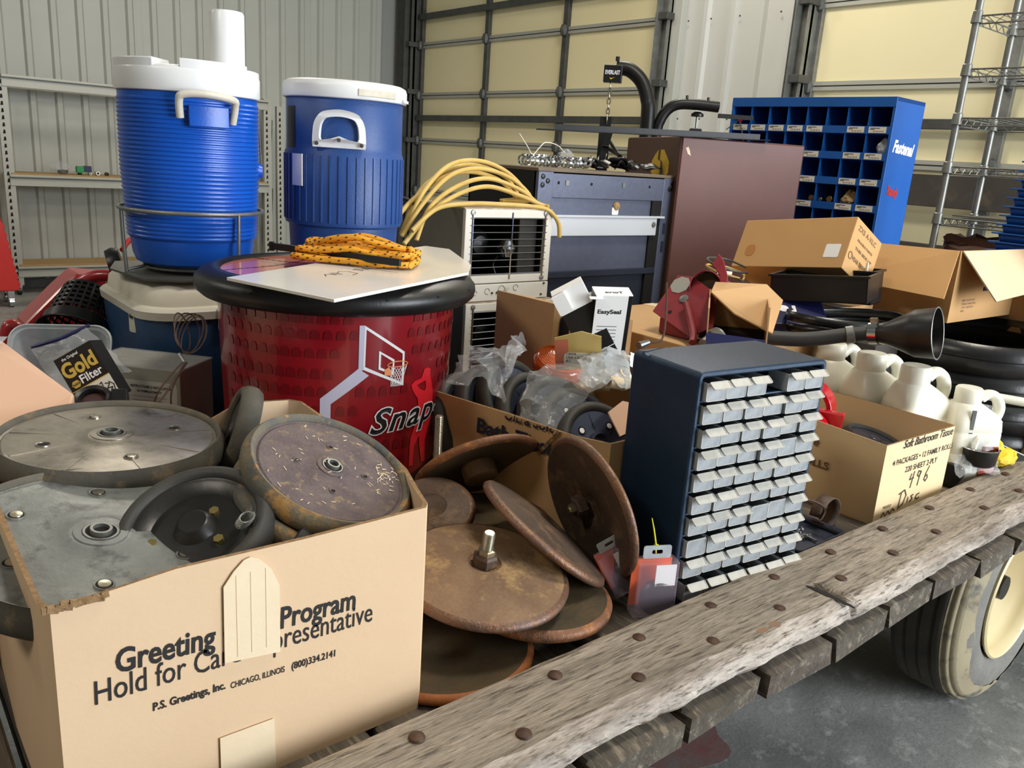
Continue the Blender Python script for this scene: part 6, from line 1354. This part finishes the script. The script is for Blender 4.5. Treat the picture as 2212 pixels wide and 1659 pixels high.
# ---------------------------------------------------------------- bathroom tissue carton with discs
b4 = open_box('bathroom_tissue_carton', 'cream open carton printed soft bathroom tissue with 496 in marker, by the plank', 'box', 0, 0, 0, 0, DZ, 1.1, mat('cardboard_cream', (236, 210, 166), .8, c2=(228, 200, 154), scale=3, wid=.3),
    outline=[(1.790, .812), (2.105, .800), (2.120, .812), (2.120, 1.02), (2.115, 1.20), (1.80, 1.20), (1.785, 1.02)],
    top=lambda x, y: 1.096-.010*(x-1.79)/.36+.003*nz((x*12, y*12, 0))-(.012 if y < .9 and x < 1.9 else 0))
F4 = axes((1.790, .8110, DZ), (.345, -.012, 0), (0, 0, 1))
def p4(s_, sz, x, z, w, b=.01, key='ink', **k): lettering('printed_text', s_, sz, M(key), b4, F4 @ tr(x, z, .0006), fit=w, bold=b, **k)
p4('Soft Bathroom Tissue', .028, .075, .176, .235, .012, shear=.3); p4('4 PACKAGES • 12 FAMILY ROLLS', .020, .040, .138, .285, .006); p4('220 SHEET 2-PLY', .020, .105, .112, .15, .006); p4('PROUDLY', .010, .035, .033, .035, .02)
hw = MB(F4 @ tr(0, 0, .0008))
def S4(pts, ox, oz, k=1): stroke(hw, [(ox+x*k, oz+y*k) for x, y in pts], .0032, 0)
S4([(.006, .030), (0, .016), (.018, .018)], .135, .072); S4([(.018, .034), (.010, -.006)], .135, .072)
S4([(.016, .028), (.006, .032), (.002, .022), (.010, .016), (.018, .026), (.016, .030), (.010, -.006)], .168, .072); S4([(.018, .036), (.006, .018), (.002, .004), (.010, -.002), (.018, .006), (.014, .014), (.004, .010)], .205, .072)
S4([(.004, .034), (.0, .0)], .105, .025); S4([(-.006, .030), (.016, .036), (.026, .022), (.018, .004), (.0, -.004)], .105, .025, 1.1); S4([(0, .014), (0, 0)], .145, .028); S4([(.014, .016), (.004, .014), (.012, .006), (.002, 0)], .155, .028); S4([(.016, .014), (.004, .012), (.0, .004), (.010, .0), (.018, .003)], .182, .028)
S4([(.0, 0), (.01, .012), (.02, .0), (.03, .012), (.04, .002), (.05, .014), (.06, .006)], .030, .012)
hw.build('marker_writing', M('marker'), b4, ang=0)
L4 = axes((1.7840, 1.02, DZ), (.0, -1, 0), (0, 0, 1)); lettering('printed_text', 'ROLLS', .026, M('ink_faint'), b4, L4 @ tr(.0, .095, .003), bold=.03, fit=.085); lettering('printed_text', 'e', .03, M('ink_faint'), b4, L4 @ tr(.035, .145, .003), bold=.02, shear=.3)
rc = thing('red_casting', 'glossy red cast housing with a round arch, in the bathroom tissue carton', 'casting', M=axes((1.835, 1.10, .965), (.30, -.95, 0), (0, 0, 1)))
def archr(r0_, r1_, z0_, z1_, M_): 
    o = arc((0, 0), r1_, 0, 180, 24); i_ = arc((0, 0), r0_, 0, 180, 24)[::-1]; return MB(M_).prism(o+i_, z0_, z1_)
archr(.062, .074, -.06, .0, tr(.03, .120, -.02)).build('rear_arch', M('red_cast'), rc, ang=30, bevel=.002); archr(.05, .066, -.01, .05, tr(.055, .075, .03)).build('front_arch', M('red_cast'), rc, ang=30, bevel=.003)
MB().prism([(-.045, .06), (.13, .06), (.14, .138), (-.045, .138)], -.012, .012).build('web_plate', M('red_cast'), rc, ang=0, bevel=.004); MB().prism(arc((.055, .075), .05, 0, 180, 20), .012, .0135).build('arch_dark', M('black_matte'), rc, ang=0)
MB().box(-.03, -.07, -.03, .12, .07, .012).build('base_block', M('red_cast'), rc, ang=0, bevel=.004)
for i, (lab, c, n, R) in enumerate([('dark rubber wheel low in the bathroom tissue carton, left of centre', (1.93, 1.03, 1.015), (-.1, -.3, .9), .075), ('dark rubber wheel with a shiny rim in the bathroom tissue carton, right side', (2.03, .955, 1.020), (.1, -.2, .95), .080), ('black wheel standing at the back of the bathroom tissue carton', (1.99, 1.10, .995), (-.4, -.5, .7), .075)]):
    t = rub(lab, c, n, R, 0, False, .03) if False else None
    wheel('disc_wheel', lab, c, n, R, .03, .016, 'rubber', 'blue_disc' if i == 1 else 'wheel_black', 0, holes=0, hub=None, group='wheels in the bathroom tissue carton')
wheel('disc_wheel', 'flat black wheel at the bottom of the bathroom tissue carton', (1.96, .99, .925), (0, 0, 1), .11, .03, .02, 'rubber', 'wheel_black', 0, holes=0, hub=None, group='wheels in the bathroom tissue carton')

# ---------------------------------------------------------------- things right of that carton
c34 = open_box('numbered_carton', 'brown open carton marked 34 at the right picture edge', 'box', 0, 0, 0, 0, DZ, 1.06, M('cardboard'), outline=[(2.60, .80), (3.0, .79), (3.01, 1.0), (2.62, 1.01)])
c34.location = (0, -.035, 0)
F34 = axes((2.595, 1.0, DZ), (.0, -1, 0), (0, 0, 1)); lettering('printed_text', '34', .04, M('ink'), c34, F34 @ tr(.09, .085, .004), bold=.04); MB(F34).ring([(.105, .03), (.135, .03), (.135, .06), (.105, .06)], [(.111, .036), (.129, .036), (.129, .054), (.111, .054)], .003, .004).build('printed_square', M('ink'), c34, ang=0)
t = thing('white_pipe', 'white plastic pipe lying across above the numbered carton', 'pipe'); MB().cyl((2.42, .905, 1.105), (2.62, .62, 1.085), .0125, n=16).build('pipe', M('jug_white'), t); MB().cyl((2.415, .912, 1.1055), (2.43, .89, 1.104), .0145, n=16).build('pipe_collar', M('jug_white'), t)
cg = thing('black_cup', 'glossy black plastic cup in a clear wrap, right of the white jugs', 'cup', (2.285, .800, .955)); 
MB().lathe([(0, 0), (.040, 0), (.046, .006), (.050, .045), (.046, .045), (.042, .01), (0, .008)], 36).build('cup', M('black_plastic'), cg, ang=50); MB().lathe([(.048, .0445), (.0515, .046), (.048, .048), (.045, .046)], 36).build('cup_lip', M('chrome'), cg)
MB().tube(spline([(.01, .0, .05), (.0, 0, .075), (-.02, .0, .07), (-.03, 0, .045)], 5), .007, 8).build('inner_hook', M('jug_white'), cg)
bag('plastic_bag', 'clear bag with a smoky shine rising from the black cup', [[(2.24, .80, 1.00), (2.285, .77, 1.0), (2.33, .79, 1.0)], [(2.27, .83, 1.06), (2.31, .80, 1.06), (2.34, .80, 1.05)], [(2.29, .845, 1.11), (2.32, .82, 1.105), (2.345, .81, 1.10)]], 33, m='bag_plastic', amp=.014)
kc = thing('key_card', 'black plastic plate with grey embossed shapes standing right of the cup', 'plate', M=axes((2.33, .845, .960), (.55, -.83, 0), (0, 0, 1)))
MB().prism([(p[0]+.03, p[1]+.058) for p in rr(.03, .058, .006, 4)], -.003, 0).build('plate', M('black_plastic'), kc, ang=0, bevel=.0006)
for (x, y, w, h) in ((.026, .094, .007, .008), (.028, .050, .011, .010), (.022, .022, .006, .007)): MB().prism([(p[0]+x, p[1]+y) for p in rr(w, h, .003, 4)], .0, .0012).build('embossed_shape', M('grey_plate'), kc, ang=0)
ms = thing('metal_sheet', 'dark sheet metal scrap lying in front of the numbered carton', 'sheet'); MB().add([(2.34, .86, .975), (2.46, .82, .975), (2.56, .74, .925), (2.42, .755, .90), (2.33, .80, .91)], [(0, 1, 2, 3, 4)]).build('sheet', M('black_plastic'), ms, ang=0, solid=.003); MB().tube([(2.34, .86, .977), (2.46, .82, .977), (2.56, .74, .927)], .0022, 5).build('bright_edge', M('galv'), ms)
MB
sb_ = thing('silver_roll', 'black roll in silvery clear film lying against the plank', 'roll', (2.215, .835, DZ+.033)); MB().cyl((0, 0, 0), (.10, .015, .01), .032, n=24).build('roll', M('black_plastic'), sb_)
bag('plastic_bag', 'silvery clear bag spilling onto the plank by the yellow glove', [[(2.20, .80, .925), (2.24, .775, .94), (2.28, .745, .937)], [(2.21, .83, .965), (2.27, .80, .985), (2.34, .755, .945)], [(2.23, .85, .965), (2.29, .825, 1.0), (2.38, .78, .960)]], 41, m='bag_plastic', amp=.016)
gl = thing('yellow_glove', 'crumpled yellow glove at the far right on the edge of the plank', 'glove', (2.395, .785, .935))
mb = MB(); mb.grid(lambda u, v: ((.055*sin(pi*min(1, u+.12)))*cos(2*pi*v)*(1+.35*nz((cos(2*pi*v)*2, sin(2*pi*v)*2, u*4))), .035*sin(pi*min(1, u+.12))*sin(2*pi*v)*(1+.3*nz((u*3, cos(2*pi*v)*3, 2))), .06*u+.012*nz((cos(2*pi*v)*2, u*5, 7))), 12, 28); mb.build('palm', M('glove_yellow'), gl, ang=22)
for k, (dx, dy, dz) in enumerate([(-.05, .015, .035), (-.03, .02, .055), (.0, .015, .065), (.045, -.02, .01), (.03, -.03, -.002)]): MB().tube(spline([(0, 0, .03), (dx*.6, dy*.6, .03+dz*.4), (dx, dy, .02+dz*.6)], 5), [.014]*6+[.012]*4+[.008], 8).build('finger', M('glove_yellow'), gl, ang=50)
# strap loop and small nails between the cabinet and the carton
lp = thing('leather_loop', 'brown strip curled into a ring behind the plank, right of the drawer cabinet', 'strip', (1.68, .865, DZ)); vs = []
for i in range(40):
    a = radians(-150+330*i/39); r = .030+.0003*i; vs += [(r*cos(a), .0+.02, .034+r*sin(a)), (r*cos(a)+.004, -.008, .034+r*sin(a))]
MB().add(vs, [(2*i, 2*i+2, 2*i+3, 2*i+1) for i in range(39)]).build('strip', M('rust_brown'), lp, ang=60, solid=.003)
MB().tube(spline([(-.03, 0, .03), (-.08, -.03, .08), (-.13, -.01, .10), (-.16, .0, .07)], 6), .003, 6).build('wire_tail', M('rust_bolt'), lp)
bx_ = thing('bolt_tray', 'shallow dark tray with loose bright bolts beside the drawer cabinet foot', 'tray', (1.57, .865, DZ)); MB().loft([(0, .085, .055, .01), (.02, .09, .06, .012)], 4, cap=False).build('tray_wall', M('slate_dark'), bx_, solid=.003); MB().box(-.085, -.055, .001, .085, .055, .004).build('tray_floor', M('slate_dark'), bx_, ang=0)
for k in range(9): MB(tr(-.06+.11*rnd.random(), -.03+.06*rnd.random(), .009) @ rotm('Z', 360*rnd.random()) @ rotm('Y', 90)).lathe([(.0, -.012), (.006, -.012), (.006, -.007), (.003, -.007), (.003, .014), (0, .014)], 8).build('loose_bolt', M('chrome'), bx_)
# ---------------------------------------------------------------- left side, behind the wheels carton
rtl = thing('red_machine', 'red plastic bodied garden machine with black knob behind the basket', 'machine', (.440, 2.80, DZ-.001))
MB().prism([(-.05, .02), (.06, .02), (.20, .18), (.21, .335), (.13, .345), (.08, .30), (-.02, .20)], -.07, .07, rotm('X', 90) @ tr(0, 0, 0)).build('body', M('red_paint'), rtl, ang=0, bevel=.012)
MB().tube(spline([(-.06, -.04, .0), (-.065, -.04, .12), (-.055, -.04, .19), (-.02, -.04, .17), (.03, -.04, .17)], 6), .022, 10).build('front_grip', M('red_paint'), rtl, ang=60)
MB().tube(spline([(.10, -.10, .30), (.16, -.14, .345), (.23, -.18, .345), (.27, -.2, .33)], 6), .018, 10).build('top_grip', M('red_paint'), rtl, ang=60)
MB().lathe([(0, -.02), (.05, -.018), (.055, 0), (.05, .018), (0, .02)], 24, tr(.20, -.22, .385) @ rotm('Y', 75) @ rotm('X', 15)).build('black_knob', M('black_plastic'), rtl); MB().cyl((.20, -.22, .30), (.20, -.22, .40), .012, n=8).build('knob_stem', M('galv'), rtl)
MB().box(.21, -.20, .32, .30, -.14, .385).build('red_bracket', M('red_paint'), rtl, ang=0, bevel=.012); MB().cbox((-.075, -.03, .06), (.03, .05, .10)).build('black_foot', M('black_plastic'), rtl, bevel=.006)
MB().tube(spline([(.28, .02, .40), (.32, .06, .43), (.40, .10, .432), (.50, .12, .428)], 6), .009, 8).build('rear_handle', M('red_paint'), rtl, ang=60)
bk = thing('plastic_basket', 'black perforated plastic basket lying on its side beside the cooler chest', 'basket', M=frame((.492, 2.455, 1.108), (.40, .52, .62)) @ Matrix.Diagonal((.76, .76, .80, 1)))
R0, R1, HB = .115, .088, .17; g = MB()
n_ = 26
for lv in range(7):
    z = .045+(HB-.045)*lv/6; r = R0+(R1-R0)*z/HB; MB().lathe([(r-.003, z-.0045), (r+.001, z-.0045), (r+.001, z+.0045), (r-.003, z+.0045), (r-.003, z-.0045)], 48).build('basket_ring', M('black_plastic'), bk)
for k in range(n_):
    a = 2*pi*k/n_; r0_, r1_ = R0+(R1-R0)*.045/HB, R1; MB().add([((r0_+.0005)*cos(a-.035), (r0_+.0005)*sin(a-.035), .045), ((r0_+.0005)*cos(a+.035), (r0_+.0005)*sin(a+.035), .045), ((r1_+.0005)*cos(a+.045), (r1_+.0005)*sin(a+.045), HB), ((r1_+.0005)*cos(a-.045), (r1_+.0005)*sin(a-.045), HB)], [(0, 1, 2, 3)]).build('basket_rib', M('black_plastic'), bk, ang=0, solid=.003)
MB().lathe([(R0+.012, -.004), (R0+.014, 0), (R0+.004, .006), (R0, .045), (R0-.004, .045), (R0, 0), (R0+.010, -.006)], 48).build('basket_band', M('black_plastic'), bk); MB().lathe([(R1, HB), (0, HB)], 40).build('basket_floor', M('black_plastic'), bk)
bs = thing('crate', 'dark plastic crate on the deck under the basket and the clear tub', 'crate', (.40, 2.25, DZ)); 
for k in range(4): MB().box(-.12, -.26, .03*k, .115, .26, .03*k+.024).build('crate_side', M('black_plastic'), bs, ang=0, bevel=.002)
ct = thing('clear_tub', 'clear plastic tub lying on its side in front of the black basket', 'tub', M=frame((.400, 2.18, 1.110), (-.35, -.70, .45)))
MB().loft([(-.10, .075, .055, .03), (-.095, .08, .06, .03), (0, .105, .078, .035), (.004, .115, .088, .04), (.008, .112, .085, .04)], 7, cap=False).build('tub_wall', M('clear_plastic'), ct, ang=50, solid=.002)
MB().loft([(-.1, .075, .055, .03), (-.098, .075, .055, .03)], 7).build('tub_floor', M('clear_plastic'), ct, ang=50)
# open parts carton under the wheels' back edge
op = open_box('parts_carton', 'low brown open carton of odd parts behind the shiny steel wheel', 'box', 0, 0, 0, 0, DZ, 1.125, M('cardboard'), outline=[(.30, 1.54), (.585, 1.50), (.555, 1.70), (.34, 1.82)], top=lambda x, y: 1.078+.012*nz((x*8, y*8, 2)))
fb2 = thing('filter_box', 'black and gold oil filter carton with price marks, leaning in a zip bag', 'package', M=axes((.372, 1.815, 1.082), (.77, -.64, .0), (.12, .14, .98)) @ rotm('Z', 33) @ Matrix.Diagonal((.88, .96, 1, 1)))
# placed by its lower left corner
MB().box(0, 0, -.05, .10, .13, 0).build('carton', M('black_plastic'), fb2, ang=0, bevel=.001)
MB().prism([(.035, 0), (.10, 0), (.10, .048), (.035, .048)], 0, .0008).build('white_panel', M('paper'), fb2, ang=0); MB().box(.0, .048, 0, .10, .050, .001).build('gold_line', M('gold_print'), fb2, ang=0)
lettering('box_print', 'Gold', .046, M('gold_print'), fb2, tr(.004, .080, .0012), bold=.035, fit=.088); lettering('box_print', 'Filter', .026, M('paper_white'), fb2, tr(.034, .057, .0012), bold=.02, fit=.058); lettering('box_print', 'the Original', .009, M('paper_white'), fb2, tr(.018, .118, .0012), bold=.01)
MB().prism([(.020+.012*cos(radians(60*k)), .062+.009*sin(radians(60*k))) for k in range(6)], .0008, .0014).build('hex_mark', M('gold_print'), fb2, ang=0); lettering('box_print', 'NAPA', .008, M('ink_blue'), fb2, tr(.0105, .0592, .0017), bold=.03)
lettering('box_print', 'KE', .020, M('ink'), fb2, tr(.040, .026, .0012), bold=.02); hs_ = MB(tr(.068, .008, .0014)); stroke(hs_, [(0, .03), (.006, .032), (.004, .012), (0, .01)], .0022, 0); stroke(hs_, [(.012, .026), (.022, .022), (.012, .014), (.024, .012), (.014, .004)], .0022, 0); stroke(hs_, [(.026, .002), (.030, .016), (.022, .026)], .0022, 0); hs_.build('pen_marks', M('ink'), fb2, ang=0)
zb = bag('zip_bag', 'clear zip bag with dark blue seal around the filter carton', [[(.315, 2.00, 1.185), (.36, 1.965, 1.20), (.425, 1.985, 1.222)], [(.33, 1.95, 1.14), (.385, 1.91, 1.165), (.45, 1.92, 1.19)], [(.35, 1.90, 1.10), (.41, 1.86, 1.12), (.48, 1.86, 1.15)]], 51, amp=.012)
MB().tube([(.0, .0, .003), (.055, -.02, .022), (.115, -.01, .045)], .0045, 6).build('zip_seal', M('navy_bag'), zb, ang=50)
bh = thing('bottle_holder', 'black plastic ring holder with a slotted bracket beside the filter carton', 'holder', M=frame((.375, 1.745, 1.125), (-.25, -.45, .85)))
MB().lathe([(.030, -.02), (.036, -.018), (.036, .012), (.032, .016), (.026, .012), (.026, -.01), (.030, -.02)], 32).build('ring', M('black_plastic'), bh, ang=50); MB().lathe([(.024, .0), (.012, .003), (0, .002)], 24).build('inner_plug', mat('dull_brown', (70, 48, 46), .4), bh); MB().prism([(.02, -.05), (.05, -.07), (.075, -.04), (.06, .03), (.03, .03)], -.012, .01).build('bracket', M('black_plastic'), bh, ang=0, bevel=.003); MB().prism([(p[0]+.052, p[1]-.035) for p in rr(.012, .004, .004, 4)], .0105, .0115, rotm('Z', 10)).build('slot', M('galv'), bh, ang=0)
MB().tube([(.07, -.03, 0), (.10, -.035, .0)], .008, 8).build('metal_stub', M('chrome'), bh, ang=50)
wb2 = thing('white_bowl', 'round white plastic lid in the low parts carton', 'lid', (.440, 1.665, 1.085)); MB().lathe([(.070, 0), (.072, .006), (.062, .018), (.03, .028), (0, .030)], 40).build('lid', M('cooler_cream'), wb2, ang=60); MB().lathe([(.070, -.15), (.070, 0), (.0, 0)], 30).build('tub', M('cooler_cream'), wb2)
bc = thing('printed_carton', 'grey white printed carton with a barcode, in front of the cooler chest', 'box', M=axes((.440, 2.020, DZ), (.62, -.66, 0), (0, 0, 1)))
bc.matrix_world = axes((.415, 2.000, DZ+.001), (.66, -.75, .0), (0, 0, 1)); bc.scale = (1, 1.05, 1)
MB().box(0, 0, -.14, .235, .245, 0).build('carton', mat('grey_carton', (150, 146, 132), .6, c2=(132, 128, 114), scale=5), bc, ang=0, bevel=.003)
MB().box(-.001, .243, -.14, .236, .2465, .001).build('film_top', M('bag_plastic'), bc, ang=0)
MB().prism([(p[0]+.115, p[1]+.11) for p in rr(.112, .105, .01, 4)], .0, .0008).build('label_panel', mat('label_grey', (176, 170, 156), .5), bc, ang=0)
bar_ = MB(); 
for k in range(14): bar_.box(.055+.0023*k+(.0008 if k % 3 else 0), .175, .001, .0566+.0023*k+(.0004 if k % 2 else .0012), .205, .0014)
bar_.build('barcode_print', M('ink'), bc, ang=0, kind='stuff')
lettering('printed_text', 'INSTRUCTIONS D INSTALLATION', .008, M('ink'), bc, tr(.115, .200, .0012), bold=.02, fit=.10); lettering('printed_text', 'DE REMPLACEMENT', .007, M('ink'), bc, tr(.13, .190, .0012), bold=.02, fit=.06)
for k in range(10): MB().box(.12, .180-.009*k, .001, .12+.09*(.6+.4*rnd.random()), .1815-.009*k, .0014).build('print_line', M('ink_grey') if 'ink_grey' in MATS else M('ink'), bc, ang=0)
wk = thing('wire_whisk', 'thin rusty wire coil like a whisk on bent wire legs above the parts carton', 'wire', (.525, 1.655, 1.245))
for k in range(5):
    M_ = rotm('Z', -60+28*k) @ rotm('X', 75) @ rotm('Z', -18) @ tr(.010, .030, 0); pts = [M_ @ V(((.022+.003*k)*cos(a*2*pi/24), (.040)*sin(a*2*pi/24), .0)) for a in range(24)]; MB().tube(pts, .0013, 5, closed=True).build('wire_loop', M('rust_bolt'), wk, ang=60)
for (p, q, r_) in (((-.005, -.01, -.03), (-.055, -.02, -.08), (-.065, .0, -.135)), ((0, -.01, -.03), (-.05, -.03, -.09), (-.10, -.04, -.13)), ((.005, -.01, -.03), (-.03, -.02, -.08), (-.035, -.03, -.135))): MB().tube(spline([p, q, r_], 6), .0018, 6).build('wire_leg', M('rust_bolt'), wk, ang=60)
MB().tube([(.0, -.01, -.03), (.0, .02, -.02)], .004, 6).build('wire_knot', M('galv'), wk, ang=50); MB().tube(spline([(-.10, -.04, -.13), (-.085, -.035, -.118), (-.075, -.03, -.122)], 4), .009, 8).build('black_grip', M('black_plastic'), wk, ang=50)
